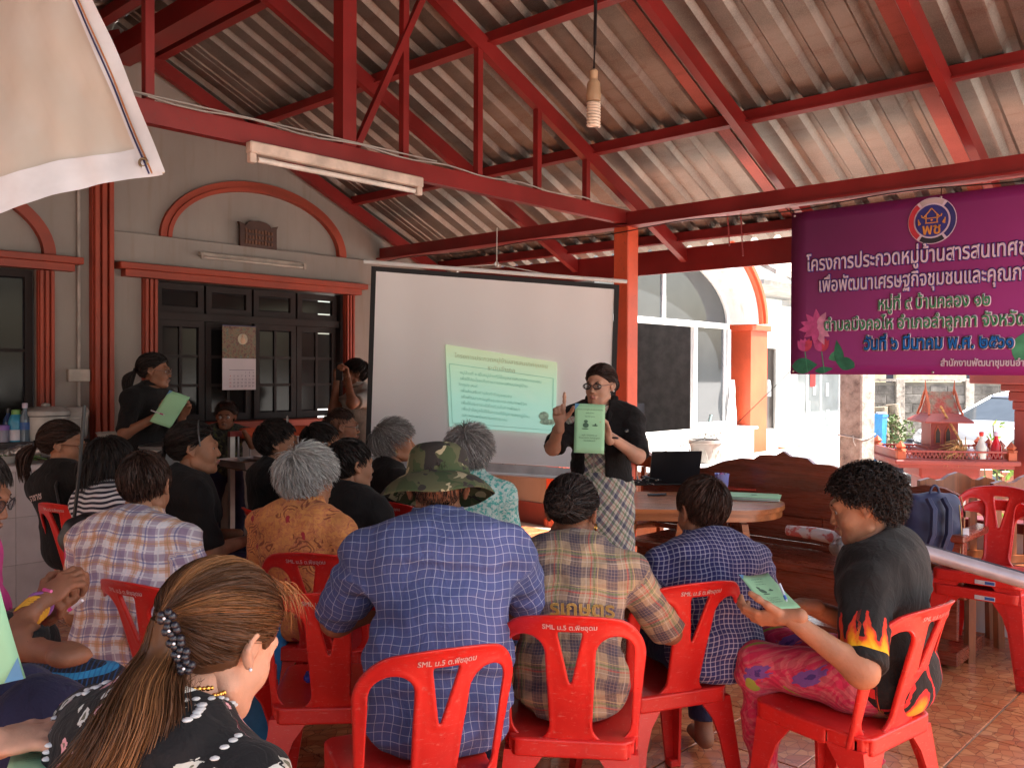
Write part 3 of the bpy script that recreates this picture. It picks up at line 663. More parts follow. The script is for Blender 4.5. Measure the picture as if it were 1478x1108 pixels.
# bench of concrete with urn balusters and planter
cb = uthing('concrete_bench', 'white concrete bench slab on dark urn-shaped legs in the sun', 'bench', *(lambda q: (q[0], q[1]))((10.9, 5.3)), GZ)
MB().box(-1.1, 1.0, -.15, .15, .42, .5, b=.01).build('slab', P('pale_concrete', (.6, .57, .52), .8), cb)
for x in (-.72, -.05, .7): MB().lathe([(.09, 0), (.09, .03), (.045, .08), (.06, .2), (.04, .33), (.1, .4), (.1, .42)], 16, (x, 0, 0)).build('leg', P('dark_urn', (.04, .04, .05), .6), cb, True)
def planter(px, py, d, s, lab, grp=None, foot=True):
    p = at(px, py, d); th = thing('terracotta_planter', lab, 'planter', p, 0, grp)
    MB().lathe([(.12*s, 0), (.2*s, .03*s), (.27*s, .12*s), (.3*s, .15*s), (.3*s, .17*s), (.27*s, .165*s), (.22*s, .1*s)], 24).build('bowl', P('terracotta', (.5, .2, .09), .7), th, True)
    MB().ball((0, 0, .1*s), (.24*s, .24*s, .03)).build('soil', P('soil', (.08, .05, .03), .9), th, True)
    return th
pp = UV(11.55, 5.3, GZ+.505); pp2 = planter(1188, 633, 11.9, 1., 'shallow terracotta bowl standing on the concrete bench slab'); pp2.location = UV(11.35, 5.32, GZ+.5)
ps = thing('clay_pedestal', 'flared terracotta pedestal on the ground behind the concrete bench', 'pedestal', at(1190, 663, 12.4)); ps.location.z = GZ
MB().lathe([(.24, 0), (.22, .03), (.15, .12), (.12, .3), (.14, .42), (.2, .45)], 20).build('body', P('terracotta', (0, 0, 0)), ps, True)
def leafy(th, n, rx, ry, rz2, z, size, mat, stems=6):
    c = RNG.normal(size=(n, 3)); c /= np.linalg.norm(c, axis=1, keepdims=True); c *= RNG.uniform(.35, 1, (n, 1))**.6
    c = c*np.array([rx, ry, rz2])+np.array([0, 0, z]); vs = []; fs = []
    for i, p in enumerate(c):
        d = RNG.normal(size=3); d[2] += .4; d /= np.linalg.norm(d); e = np.cross(d, RNG.normal(size=3)); e /= np.linalg.norm(e); s = size*RNG.uniform(.6, 1.3)
        vs += [p-d*s, p+e*s*.35, p+d*s, p-e*s*.35]; fs.append((4*i, 4*i+1, 4*i+2, 4*i+3))
    MB().add(vs, fs).build('foliage', mat, th, fix=False)
    m = MB()
    for k in range(stems): a = RNG.uniform(0, 6.28); m.tube([(0, 0, 0), (rx*.4*math.cos(a), ry*.4*math.sin(a), z*.6), (rx*.7*math.cos(a), ry*.7*math.sin(a), z+rz2*.3)], .006, 4)
    m.build('stem', P('stem', (.12, .09, .04), .8), th)
m_leaf = P('leaf_green', (.09, .14, .035), .5, var=.5, sc=30)
def pot(px, py, d, r, h, lab, col, plant=None, gz_=GZ, cat='plant pot'):
    p = at(px, py, d); p.z = gz_; th = thing('potted_plant' if plant else 'flower_pot', lab, cat, p)
    MB().lathe([(r*.7, 0), (r, h), (r*1.06, h), (r*1.06, h*.93), (r*.85, h*.9)], 18).build('pot', P('pot_%d' % int(col[0]*100), col, .6), th, True)
    if plant: leafy(th, plant, r*1.3, r*1.3, r*1.1, h+r*.6, .05, m_leaf)
    return th
pot(1140, 660, 12.2, .15, .26, 'grey flower pot with pink blooms behind the concrete bench', (.2, .2, .22), 90); pot(1118, 660, 12.5, .14, .22, 'small dark flower pot left of the grey pot behind the bench', (.06, .05, .05), 40)
hp = pot(1284, 640, 17.4, .38, .25, 'clipped green potted shrub by the block wall', (.45, .2, .12), 700)
pot(1302, 640, 17, .2, .2, 'low terracotta pot right of the clipped shrub', (.5, .22, .12), 60)
# grey planter tub with brush on the annex ledge
gp = thing('grey_planter', 'round grey relief planter standing behind the wooden bench back', 'planter', at(1018, 667, 7.4))
MB().lathe([(.11, 0), (.13, .16), (.14, .165), (.14, .19), (.125, .19), (.12, .14)], 28).build('tub', P('cement_grey', (.42, .4, .37), .8), gp, True)
m = MB()
for k in range(14):
    a = 2*math.pi*k/14; m.tube([(.126*math.cos(a-.2), .126*math.sin(a-.2), .02), (.135*math.cos(a), .135*math.sin(a), .11), (.126*math.cos(a+.2), .126*math.sin(a+.2), .02)], .004, 4)
m.build('relief', P('cement_grey', (0, 0, 0)), gp)
MB().ball((0, 0, .15), (.12, .12, .03)).build('soil', P('soil', (0, 0, 0)), gp, True)
MB().tube([(-.02, 0, .16), (-.1, 0, .2), (-.02, 0, .24), (.08, 0, .22), (.16, 0, .12)], .003, 5).tube([(0, 0, .1), (.14, 0, .26), (.26, 0, .4)], .002, 4).build('wire', m_black, gp, True)
MB().tube([(-.03, 0, .12), (.03, 0, .34)], .004, 6).build('stick', P('stick_grey', (.5, .52, .5), .5), gp, True)
MB().tube([(.03, 0, .34), (.045, 0, .4)], .013, 8).build('brush_head', P('brush_teal', (.35, .6, .62), .5), gp, True)
lw = UV(8.6, 4.2, GZ); 
lg = tag(MB().box(-1.6, 1.6, -.25, .25, 0, .0, 0).build('ledge_tmp', m_white), 'x', 'x'); bpy.data.objects.remove(lg)
gt = thing('low_white_ledge', 'low white masonry ledge carrying the grey planter outside the pavilion', 'ledge', (gp.location.x, gp.location.y, GZ), UA)
MB().box(-.9, 2.3, -.16, .16, 0, gp.location.z-GZ-.001, b=.01).build('masonry', m_white, gt)
# ------------------------------------------------------------------ concrete pole, shrine, car, block wall
def conc():
    t = NT('weathered_concrete'); v = t.co(); f = t.noise(v, 9, 7, .7); g = t.noise(v, 40, 4)
    c = t.ramp(f, [(.3, (.12, .10, .09)), (.48, (.33, .29, .25)), (.7, (.5, .46, .41))]); t.bump(t.math('ADD', f, g), .6, .01); return t.end(c, .9)
m_conc = conc()
cp = thing('concrete_pole', 'rough square concrete pole tied with white wire in front of the shop', 'pole', at(1237, 600, 7.4)); cp.location.z = GZ; cp.rotation_euler[2] = UA-.12
MB().box(-.11, .11, -.1, .1, 0, 3.4, b=.012).build('shaft', m_conc, cp)
for z in (.86, 1.15, .45): MB().tube([(-.115, .105, z), (-.116, -.03, z-.015), (-.114, -.106, z-.03), (0, -.104, z-.02), (.112, -.104, z+.01), (.113, .1, z), (-.115, .105, z)], .005, 6).tube([(-.118, -.03, z), (-.14, -.05, z-.05), (-.13, -.06, z-.08)], .004, 5).build('wire_tie', P('white_wire', (.6, .58, .52), .6), cp, True)
def block_wall():
    o = UV(16.3, 5.0, GZ); p0 = at(1190, 640, 19.2); p1 = at(1580, 640, 19.8); d = p1-p0; th = thing('block_wall', 'weathered grey concrete block wall behind the parked car', 'wall', (p0.x, p0.y, GZ), math.atan2(d.y, d.x))
    Lg = d.xy.length; bm1 = MB().box(0, .385, 0, .12, 0, .185, b=.008).data('block', conc_b); n = 0
    bx('mortar', P('mortar', (.2, .18, .15), .9), th, 0, Lg, .012, .108, 0, 1.48)
    for r_ in range(7):
        for c_ in range(int(Lg/.4)):
            x = c_*.4+(.2 if r_ % 2 else 0)
            o = link(bpy.data.objects.new('block', bm1), th); o.location = (x, RNG.normal()*.004, .02+r_*.2)
    for x in np.arange(.1, Lg, 1.6): bx('pier', m_conc, th, x-.1, x+.1, -.04, .14, 0, 1.56, b=.01)
    bx('coping', m_conc, th, 0, Lg, -.03, .15, 1.5, 1.555)
t = NT('grey_block'); v = t.co(); r_ = t.n('ShaderNodeObjectInfo').outputs['Random']; g_ = t.n('ShaderNodeNewGeometry').outputs['Position']; f = t.noise(g_, 2.5, 7, .7)
c = t.mix(t.sm(f, .35, .65), (.06, .055, .05), (.24, .22, .2)); c = t.mix(t.math('MULTIPLY', r_, .4), c, (.1, .09, .08)); t.bump(t.noise(g_, 30, 4), .5, .01); conc_b = t.end(c, .9)
block_wall()
yh = thing('yellow_house', 'pale yellow house with dark openings beyond the block wall', 'house', at(1330, 600, 26)); yh.location.z = GZ
my = P('pale_yellow_wall', (.7, .62, .4), .8)
m = MB(); m.box(-3.5, 4.5, 0, .2, 0, 1.2).box(-3.5, -1.05, 0, .2, 1.2, 3.2).box(-.75, 1.3, 0, .2, 1.2, 1.75).box(-.8, 1.35, .0, .2, 1.75, 3.2).box(2.6, 4.5, 0, .2, 1.2, 3.2).box(-3.5, 4.5, 0, .2, 3.2, 4.2); m.build('wall', my, yh)
for a_, b_ in ((-1.05, -.8), (1.35, 2.6)): bx('opening', P('dark_opening', (.02, .025, .05), .5), yh, a_, b_, .1, .12, 1.2, 3.2)
MB().hexa([(-4, -1, 4.1), (5, -1, 4.1), (5, 4, 6), (-4, 4, 6), (-4, -1, 4.2), (5, -1, 4.2), (5, 4, 6.1), (-4, 4, 6.1)]).build('roof', m_old, yh)
for k, (px, w_) in enumerate(((1272, .24), (1290, .22))):
    p = at(px, 645, 17.8); p.z = GZ; th = thing('tree_stump', ('left one of two', 'right one of two')[k]+' cut pale tree trunks by the block wall', 'tree trunk', p)
    MB().tube([(0, 0, 0), (.03, 0, .5), (-.02, .02, 1.0+.05*k)], [w_*.75, w_*.55, w_*.6], 12).build('trunk', P('bark', (.34, .27, .2), .9, sc=14, bsc=30, bump=.8, dist=.02), th, True)
bb = thing('blue_bin', 'tall blue plastic bin beside the concrete pole', 'bin', at(1268, 655, 17)); bb.location.z = GZ; bb.scale = (.9, .9, 1.15)
MB().lathe([(.14, 0), (.18, .72), (.2, .73), (.2, .77), (.17, .77), (.15, .1)], 4).build('body', P('blue_plastic', (.03, .22, .5), .4), bb)
bx('lid_rest', P('pale_grey_plastic', (.5, .5, .5), .5), bb, -.06, .12, -.1, .02, .775, .81)
# ------------------------------------------------------------------ spirit house
m_shr = paint_mat('shrine_red', (.27, .05, .04), .6, .2); m_shr2 = paint_mat('shrine_orange', (.42, .10, .04), .6)
sh = thing('spirit_house', 'red spirit house with steep tiled roof on a square platform with small turrets', 'spirit house', at(1358, 655, 7.3)); pz = sh.location.z-GZ; sh.location.z = GZ; sh.rotation_euler[2] = -.12
S = .52
m = MB().box(-.2, .2, -.18, .18, 0, pz-.1).box(-.26, .26, -.24, .24, pz-.18, pz-.06, b=.02); 
for a in (-.17, -.06, .06, .17): m.box(a-.02, a+.02, -.2, -.181, .1, pz-.2)
m.build('pedestal', m_shr, sh)
MB().box(-S, S, -S*.8, S*.8, pz-.055, pz-.02, b=.008).box(-S+.04, S-.04, -S*.8+.04, S*.8-.04, pz-.085, pz-.0555).build('platform', m_shr, sh)
def turret(x, y, s=1.):
    MB().box(x-.035*s, x+.035*s, y-.035*s, y+.035*s, pz-.02, pz+.05*s, b=.004).lathe([(.055*s, pz+.05*s), (.05*s, pz+.062*s), (.028*s, pz+.065*s), (.045*s, pz+.085*s), (.0, pz+.13*s)], 4, (x, y, 0)).build('turret', m_shr2, sh)
for x, y in ((-S+.06, -S*.8+.06), (-S+.06, S*.8-.06), (S-.06, -S*.8+.06), (S-.06, S*.8-.06), (S-.06, -.14), (S-.06, .12)): turret(x, y)
for a, b, y in ((-S+.1, S-.1, -S*.8+.05), (-S+.1, S-.1, S*.8-.05)):
    m = MB().box(a, b, y-.012, y+.012, pz+.04, pz+.055).box(a, b, y-.012, y+.012, pz-.019, pz-.008); k = 0
    x = a
    while x < b-.03: m.beam((x, y, pz-.005), (x+.016, y, pz+.04), .008, .006, (0, 1, 0)).beam((x+.032, y, pz-.005), (x+.016, y, pz+.04), .008, .006, (0, 1, 0)); x += .034
    m.build('railing', m_shr, sh)
m = MB().box(-S+.03, -S+.055, -S*.8+.1, S*.8-.1, pz-.019, pz+.05); m.build('railing', m_shr, sh)
MB().box(-.25, .22, -.2, .2, pz-.019, pz+.06, b=.01).box(-.2, .17, -.16, .16, pz+.061, pz+.09).build('plinth', m_shr, sh)
MB().box(-.16, .13, -.13, .13, pz+.091, pz+.36).build('shrine_wall', m_shr, sh)
for x in (-.09, .02):
    MB().prism([(x-.032, pz+.12), (x+.032, pz+.12), (x+.032, pz+.25), (x, pz+.31), (x-.032, pz+.25)], -.138, -.1305).build('window_frame', m_shr2, sh)
    MB().prism([(x-.022, pz+.13), (x+.022, pz+.13), (x+.022, pz+.24), (x, pz+.29), (x-.022, pz+.24)], -.142, -.1385).build('window_opening', P('shrine_dark', (.05, .04, .03), .7), sh)
m = MB(); z = pz+.36
m.hexa([(-.27, -.25, z), (.24, -.25, z), (.24, .25, z), (-.27, .25, z), (-.17, -.14, z+.075), (.14, -.14, z+.075), (.14, .14, z+.075), (-.17, .14, z+.075)]); m.box(-.275, .245, -.255, .255, z-.02, z-.001, b=.004); m.build('lower_roof', m_shr, sh)
t = NT('shrine_tiles'); v = t.co(); f = t.vor(v, 48).outputs['Distance']; n = t.noise(v, 12, 4); c = t.mix(t.sm(n, .4, .65), (.32, .07, .05), (.22, .18, .13)); t.bump(f, .8, .01); m_st = t.end(c, .85)
m = MB(); m.hexa([(-.17, -.13, z+.076), (.14, -.13, z+.076), (.14, .13, z+.076), (-.17, .13, z+.076), (-.145, -.012, z+.3), (.115, -.012, z+.3), (.115, .012, z+.3), (-.145, .012, z+.3)]); m.build('upper_roof', m_st, sh)
for x, sg in ((-.175, -1), (.145, 1)):
    for y in (-1, 1): MB().tube([(x+sg*.02, y*.16, z+.06), (x, y*.1, z+.16), (x, y*.03, z+.28), (x-sg*.005, 0, z+.33), (x, 0, z+.42)], [.012, .016, .014, .01, .003], 6).build('gable_finial', m_shr2, sh, True)
for o in sh.children:
    if o.name.split('.')[0] in ('shrine_wall', 'window_frame', 'window_opening', 'lower_roof', 'upper_roof', 'gable_finial', 'plinth'):
        for v_ in o.data.vertices:
            if v_.co.z > pz: v_.co.z = pz+(v_.co.z-pz)*.78
            v_.co.x = -.015+(v_.co.x+.015)*.8
sh.scale = (.9, .9, 1)
def bottle(name, lab, p, prof, mat, cap=None, grp=None, cat='bottle', band=None):
    th = thing(name, lab, cat, p, 0, grp); MB().lathe(prof, 14).build('body', mat, th, True)
    r, z = prof[-1]
    if cap: MB().lathe([(r*1.25, z-.01), (r*1.25, z+.02), (r*.9, z+.024)], 12).build('cap', cap, th, True)
    if band: MB().lathe([(band[0], band[1]), (band[0], band[2])], 14).build('label', band[3], th, True)
    return th
def onsh(x, y, z=.002): return Vector(sh.location)+Matrix.Rotation(-.12, 3, 'Z') @ Vector((x, y, pz-.02+z))
bp = [(.035, 0), (.04, .02), (.04, .1), (.03, .13), (.014, .17), (.014, .2)]
bottle('drink_bottle', 'red drink bottle standing on the spirit house platform by the turrets', onsh(.33, -.25), bp, P('red_drink', (.6, .02, .03), .15), P('white_cap', (.7, .6, .75), .4))
bottle('drink_bottle', 'clear water bottle with red top left of the red drink bottle on the shrine', onsh(.2, -.3), bp, P('clear_bottle', (.55, .6, .55), .1), P('red_cap', (.6, .03, .02), .4))
bottle('drink_bottle', 'small white bottle on the shrine platform between the flowers and the red drink', onsh(.27, -.18), [(.03, 0), (.03, .08), (.015, .1)], P('milky', (.6, .55, .6), .3), P('violet_cap', (.3, .15, .5), .4))
bottle('incense_pot', 'small white pot with red incense on the shrine platform', onsh(.12, -.29), [(.02, 0), (.045, .04), (.03, .08), (.02, .09)], P('milky', (0, 0, 0)), None, None, 'pot')
gl = thing('dried_garland', 'bunch of dried yellow garland flowers lying on the shrine', 'garland', onsh(.09, -.27)); m = MB()
for k in range(70):
    a = RNG.uniform(-1.2, 1.6); r = RNG.uniform(.1, .26); y = RNG.uniform(-.05, .05)
    m.tube([(0, y*.3, .02), (-math.cos(a)*r*.5, y, abs(math.sin(a))*r*.5+.05), (-math.cos(a)*r, y*1.4, math.sin(a)*r*.55+.02)], [.004, .004, .001], 4)
m.tube([(.02, .03, .05), (-.03, .08, .2), (-.1, .1, .33), (-.16, .08, .42)], .009, 6)
m.build('stems', P('dry_straw', (.45, .27, .1), .8, var=.5, sc=40), gl)
# black mesh sack beside the shrine
sk = thing('black_sack', 'crumpled black plastic sack leaning behind the spirit house', 'sack', at(1300, 670, 8.0)); sk.location.z = GZ
V_, Q_ = snet([('e', (0, 0, .5), (.22, .2, .5), None, 'u'), ('e', (.1, 0, .9), (.18, .16, .16), None, 'u'), ('c', (.2, 0, 1.), (.32, 0, 1.08), .07, .03, 'u')], .02, .06, post=lambda D, X, Y, Z: D+.018*np.sin(X*26+Z*17+Y*9)*np.sin(Z*34-X*11)+.008*np.sin(Z*90+X*30))
npobj('body', V_, Q_, P('black_film', (.03, .03, .035), .3, bump=.8, bsc=30, dist=.02), sk)
bx('blue_grey_post', P('blue_grey_paint', (.12, .16, .2), .6), None, 0, .1, 0, .1, 0, .9)
o = bpy.data.objects['blue_grey_post']; o.name = 'square_stand_leg'; o.location = at(1247, 690, 7.6); o.location.z = GZ; tag(o, 'blue grey steel stand leg left of the spirit house under the sack', 'stand')
# second shrine on its pillar at the right edge
s2 = thing('shrine_pillar', 'ornate red and gold shrine pillar cut by the right edge of the photo', 'spirit house', at(1492, 640, 7.0)); s2.location.z = GZ; s2.rotation_euler[2] = .15
z = 1.62
m = MB()
for k, (r_, a_, b_) in enumerate(((.3, 0, .12), (.22, .12, .2), (.13, .2, .34), (.10, .34, 1.38), (.11, 1.38, 1.45), (.13, 1.45, 1.53), (.17, 1.53, 1.585), (.33, 1.585, 1.67), (.29, 1.67, 1.75), (.35, 1.75, 1.79))): m.box(-r_, r_, -r_, r_, a_, b_-.001, b=.008)
m.build('pillar', m_shr, s2)
m = MB()
for k in range(16): x = -.3+.04*k; m.tube([(x, -.335, 1.61), (x+.02, -.34, 1.64), (x+.04, -.335, 1.61)], .006, 4)
m.build('gold_trim', P('gold_paint', (.7, .42, .06), .4), s2)
MB().box(-.22, .22, -.22, .22, 1.79, 2.1).hexa([(-.35, -.35, 2.1), (.35, -.35, 2.1), (.35, .35, 2.1), (-.35, .35, 2.1), (-.1, -.02, 2.5), (.1, -.02, 2.5), (.1, .02, 2.5), (-.1, .02, 2.5)]).build('shrine_top', m_shr2, s2)
# low timber fence with plants on the right
fn = thing('low_fence', 'low red brown board fence between the shrine and the plants', 'fence', at(1440, 690, 8.6), 0); fn.location.z = GZ
for k in range(5): bx('board', wood('fence_board', (.3, .1, .05), .7, 2) if k == 0 else bpy.data.materials['fence_board'], fn, -.45+.24*k, -.3+.24*k, -.02, .02, 0, .72+.02*(k % 2), b=.004)
bx('rail', P('blue_grey_paint', (0, 0, 0)), fn, -.5, .9, .021, .05, .62, .68)
sp = thing('sapling', 'young sapling with bright green leaves growing by the shrine pillar', 'plant', at(1437, 680, 8.2)); sp.location.z = GZ
leafy(sp, 60, .16, .12, .5, .75, .055, P('bright_leaf', (.22, .36, .05), .5, var=.5, sc=30), 3)
MB().tube([(0, 0, 0), (.02, 0, .6), (-.03, 0, 1.2)], .007, 5).build('stem', P('stem', (0, 0, 0)), sp)
b3 = thing('green_bush', 'loose green bush low on the right behind the wooden chairs', 'bush', at(1462, 690, 9.6)); b3.location.z = GZ; leafy(b3, 500, .6, .4, .3, .35, .05, m_leaf)
# ------------------------------------------------------------------ parked car
def car():
    th = thing('parked_car', 'silver hatchback parked before the block wall, partly hidden by the shrine', 'car', (0, 0, 0)); p = at(1411, 650, 15.6); th.location = (p.x, p.y, GZ); th.rotation_euler[2] = rad(24); th.scale = (.9, .9, .9)
    body = NT('silver_paint'); body.b.inputs['Coat Weight'].default_value = .8; body.b.inputs['Coat Roughness'].default_value = .05
    mb_ = body.end(body.mix(body.noise(body.co(), 2, 2), (.33, .335, .35), (.4, .405, .42)), .28, .6)
    # side profile, front of the car towards -x; wheel axle of the front wheel at x=0
    top = [(-.85, .45), (-.84, .62), (-.7, .74), (-.3, .84), (.25, .94), (.45, .98), (3.2, .98), (3.35, .9), (3.4, .5)]
    low = [(3.35, .28), (2.95, .22), (.42, .2), (.38, .34), (.24, .45), (0, .5), (-.24, .45), (-.38, .34), (-.42, .24), (-.8, .26)]
    poly = top+low; m = MB(); wd = .85
    secs = [(-wd, .93, .0), (-wd+.06, 1., .0), (wd-.06, 1., 0), (wd, .93, 0)]; n = len(poly); vs = []
    for y, s_, _ in secs:
        for x, z in poly: vs.append((1.28+(x-1.28)*(s_ if s_ < 1 else 1.), y, .5+(z-.5)*(s_ if z > .5 else 1)))
    fs = [tuple(range(n)), tuple(range(3*n, 4*n))[::-1]]+[(i*n+j, i*n+(j+1) % n, (i+1)*n+(j+1) % n, (i+1)*n+j) for i in range(3) for j in range(n)]
    m.add(vs, fs); m.build('body', mb_, th, True)
    # greenhouse
    gp_ = [(.28, .95), (1.15, 1.38), (1.6, 1.47), (2.5, 1.45), (3.05, 1.28), (3.3, .97)]
    m = MB(); vs = []
    for y in (-1, 1):
        for x, z in gp_: vs.append((x, y*(wd-.06-.22*(z-.95)/.5), z))
    n = len(gp_); m.add(vs, [tuple(range(n)), tuple(range(n, 2*n))[::-1]]+[(j, j+1, n+j+1, n+j) for j in range(n-1)]); m.build('cabin_glass', glass('car_glass', (.05, .06, .07), .03), th)
    m = MB()
    for y in (-1, 1):
        q = [Vector((x, y*(wd-.055-.22*(z-.95)/.5), z)) for x, z in gp_]
        m.tube(q, .035, 6)
        m.tube([(1.75, y*(wd-.06), .96), (1.7, y*(wd-.27), 1.45)], .03, 6)
    m.build('roof_pillars', mb_, th, True)
    MB().hexa([(1.1, -.64, 1.37), (2.6, -.64, 1.44), (2.6, .64, 1.44), (1.1, .64, 1.37), (1.15, -.6, 1.42), (2.5, -.6, 1.5), (2.5, .6, 1.5), (1.15, .6, 1.42)]).build('roof', mb_, th, True)
    for x in (0, 2.55):
        for y in (-.86, .86):
            wv = link(bpy.data.objects.new('wheel', MB().lathe([(.20, -.09), (.30, -.1), (.33, -.07), (.33, .07), (.3, .1), (.2, .09)], 28).data('tyre', P('tyre_rubber', (.02, .02, .02), .8), True)), th); wv.location = (x, y*.92, .33); wv.rotation_euler[0] = rad(90)
            rm = MB().lathe([(.02, -.1), (.19, -.095), (.2, -.07), (.2, .07), (.19, .095), (.02, .1)], 20)
            for k in range(5): a = k*1.2566; rm.beam((0, 0, .1), (.19*math.cos(a), .19*math.sin(a), .1), .04, .02)
            rm.build('rim', P('alloy', (.4, .4, .4), .3, .9), wv, True)
    MB().ball((.75, -.97, 1.0), (.1, .07, .065)).build('wing_mirror', m_black, th, True)
    MB().tube([(.8, -.85, .96), (.76, -.94, .99)], .02, 6).build('mirror_arm', m_black, th)
    for y in (-1, 1): MB().ball((-.62, y*.66, .68), (.17, .16, .08)).build('headlight', P('lamp_lens', (.6, .6, .62), .1), th, True)
    for x in (.42, 1.62): bx('door_seam', m_black, th, x, x+.008, -.853, -.846, .3, .93)
    bx('door_handle', mb_, th, 1.4, 1.55, -.875, -.85, .82, .85)
car()
# ------------------------------------------------------------------ red moulded plastic chairs
def plastic():
    t = NT('red_plastic'); v = t.co(); f = t.noise(v, 5, 4); g = t.noise(v, 60, 4, .7)
    c = t.mix(t.sm(f, .3, .7), (.50, .014, .013), (.66, .024, .018)); c = t.mix(t.math('MULTIPLY', t.sm(g, .56, .76), .45), c, (.62, .20, .16)); sc_ = t.noise(t.map(v, (3, 3, 40)), 8, 3, .7); c = t.mix(t.math('MULTIPLY', t.sm(sc_, .64, .70), .4), c, (.7, .35, .3)); t.bump(t.noise(v, 300, 2), .05, .001)
    t.b.inputs['Subsurface Weight'].default_value = .0
    return t.end(c, t.math('MULTIPLY_ADD', g, .25, .2))
m_pl = plastic()
def chair_meshes():
    Hh = .43
    def shape(D, X, Y, Z):          # X across, Y thickness, Z height 0..H
        w_ = .196+.036*np.clip(Z/Hh, 0, 1)**1.3
        ax_ = np.abs(X); r = .10
        # arched outline
        q = np.maximum(ax_-(w_-r), 0); top = Hh-.03-.012*0-(ax_/.23)**2*.05
        dz = np.maximum(Z-(top-r), 0); o = np.sqrt(q*q+dz*dz)-r; o = np.where((Z < top-r), ax_-w_, o); o = np.maximum(o, -.05-Z)
        # side openings
        ex = ax_; t_ = np.clip((Z-.05)/(.225), 0, 1); cx = .118+.008*t_; rr = .056-.002*t_
        ho = np.sqrt((ex-cx)**2+(Z-(.05+.225*t_))**2)-rr
        # V opening
        tz = np.clip((Z-.19)/(.145), 0, 1); hv = np.maximum(ax_-(.004+.03*tz), np.maximum(.185-Z, Z-.345)); 
        d = np.maximum(o, -ho); d = np.maximum(d, -hv+.0)
        rim = np.maximum(np.maximum(np.abs(o+.012)-.009, -100), 0)
        th_ = .0055+.004*np.clip(1-np.abs(np.minimum(np.abs(o), np.minimum(np.abs(ho), np.abs(hv)))-.006)/.007, 0, 1)
        return np.maximum(d, np.abs(Y)-th_)
    V, Q = snet([], (.0062, .0042, .0062), 0, (-.26, -.022, -.06), (.26, .022, Hh+.01), post=lambda D, X, Y, Z: shape(D, X, Y, Z)+0*X+0*Y+0*Z)
    x, y, z = V[:, 0].copy(), V[:, 1].copy(), V[:, 2].copy()
    flare = .03*np.clip((z-.36)/.06, 0, 1)**2
    lean = .27*z+.10*z*z
    V[:, 1] = -.185+y-lean+(x*x)*(1.15+.9*z)-flare*(1-np.clip(np.abs(x)/.24, 0, 1)*.3); V[:, 2] = z+.435-.018*(np.abs(x)/.2)**2*0
    back = npmesh('backrest', V, Q, [m_pl])
    # seat with skirt
    def seat(D, X, Y, Z):
        a = np.abs(X)-(.205-.02*(Y < 0)*np.clip(-Y/.2, 0, 1)); b = np.abs(Y)-.2; r = .045
        q = np.sqrt(np.maximum(a+r, 0)**2+np.maximum(b+r, 0)**2)+np.minimum(np.maximum(a+r, b+r), 0)-r
        dish = .008*np.clip(1-(X/.17)**2, 0, 1)*np.clip(1-(Y/.17)**2, 0, 1)
        top = np.maximum(q, np.abs(Z+.004+dish)-.004); sk = np.maximum(np.abs(q+.005)-.0045, np.maximum(Z, -.055-Z))
        arch = np.minimum(.04*(1-(X/.15)**2), .1) ; sk = np.maximum(sk, -(np.minimum(np.maximum(np.abs(X)-.13, Z+.022), 9)) if False else sk)
        return np.minimum(top, sk)
    V, Q = snet([], (.009, .009, .0045), 0, (-.225, -.22, -.07), (.225, .22, .012), post=lambda D, X, Y, Z: seat(D, X, Y, Z)+0*X)
    V[:, 2] += .44; V[:, 2] += .012*np.clip((V[:, 1]+.2)/.4, 0, 1)
    st = npmesh('seat', V, Q, [m_pl])
    legs = []
    for sx in (-1, 1):
        for sy in (-1, 1):
            m = MB(); vs = []; n = 7
            for i in range(n):
                t_ = i/(n-1); z = .40*(1-t_)+.0
                w_ = .075*(1-t_)+.042*t_; w_ = w_+(.05 if i == 0 else .012 if i == 1 else 0); cx = .195+.035*t_; cy = .185+.03*t_+(.03*t_ if sy < 0 else 0)
                th_ = .011
                L_ = [(cx, cy), (cx-w_, cy), (cx-w_, cy-th_), (cx-th_, cy-th_), (cx-th_, cy-w_), (cx, cy-w_)]
                for (x, y) in L_: vs.append((sx*x, sy*y, z))
            f = [tuple(range(6)), tuple((n-1)*6+k for k in range(6))]+[(i*6+k, i*6+(k+1) % 6, (i+1)*6+(k+1) % 6, (i+1)*6+k) for i in range(n-1) for k in range(6)]
            m.add(vs, f); cx, cy = .23, .215+(.03 if sy < 0 else 0)
            m.box(sx*cx-.004*sx if sx > 0 else -cx-.004, sx*cx+.004 if sx > 0 else -cx+.004, 0, 0, 0, 0) if False else None
            a = sorted((sx*(cx+.003), sx*(cx-.044))); b = sorted((sy*(cy+.003), sy*(cy-.044))); m.box(a[0], a[1], b[0], b[1], 0, .03, b=.004)
            legs.append(m.data('leg', m_pl, True))
    bpy.context.view_layer.update()
    ml = P('white_print', (.72, .58, .56), .6, var=.05)
    o = text('SML ม.5 ต.พืชอุดม', .0205, ml, None, Matrix.Identity(4), 'lettering', .0004); me = o.data; bpy.data.objects.remove(o)
    for v in me.vertices:
        x, y = v.co.x, v.co.y; z = .36+y*1.; xx = x
        ln = .27*z+.1*z*z; v.co = Vector((xx, -.185-ln+xx*xx*(1.15+.9*z)-.03*max(0, (z-.36)/.06)**2-.0105, z+.435))
    return back, st, legs, me
CB, CS, CLG, CTX = chair_meshes()
def chair(p, head, lab, grp='red plastic stacking chairs', txt=True):
    th = thing('plastic_chair', lab, 'chair', (p[0], p[1], p[2] if len(p) > 2 else 0), -head, grp)
    parts = [('backrest', CB), ('seat', CS)]+[('leg', l) for l in CLG]+([('lettering', CTX)] if txt else [])
    for n_, me in parts: link(bpy.data.objects.new(n_, me), th)
    return th
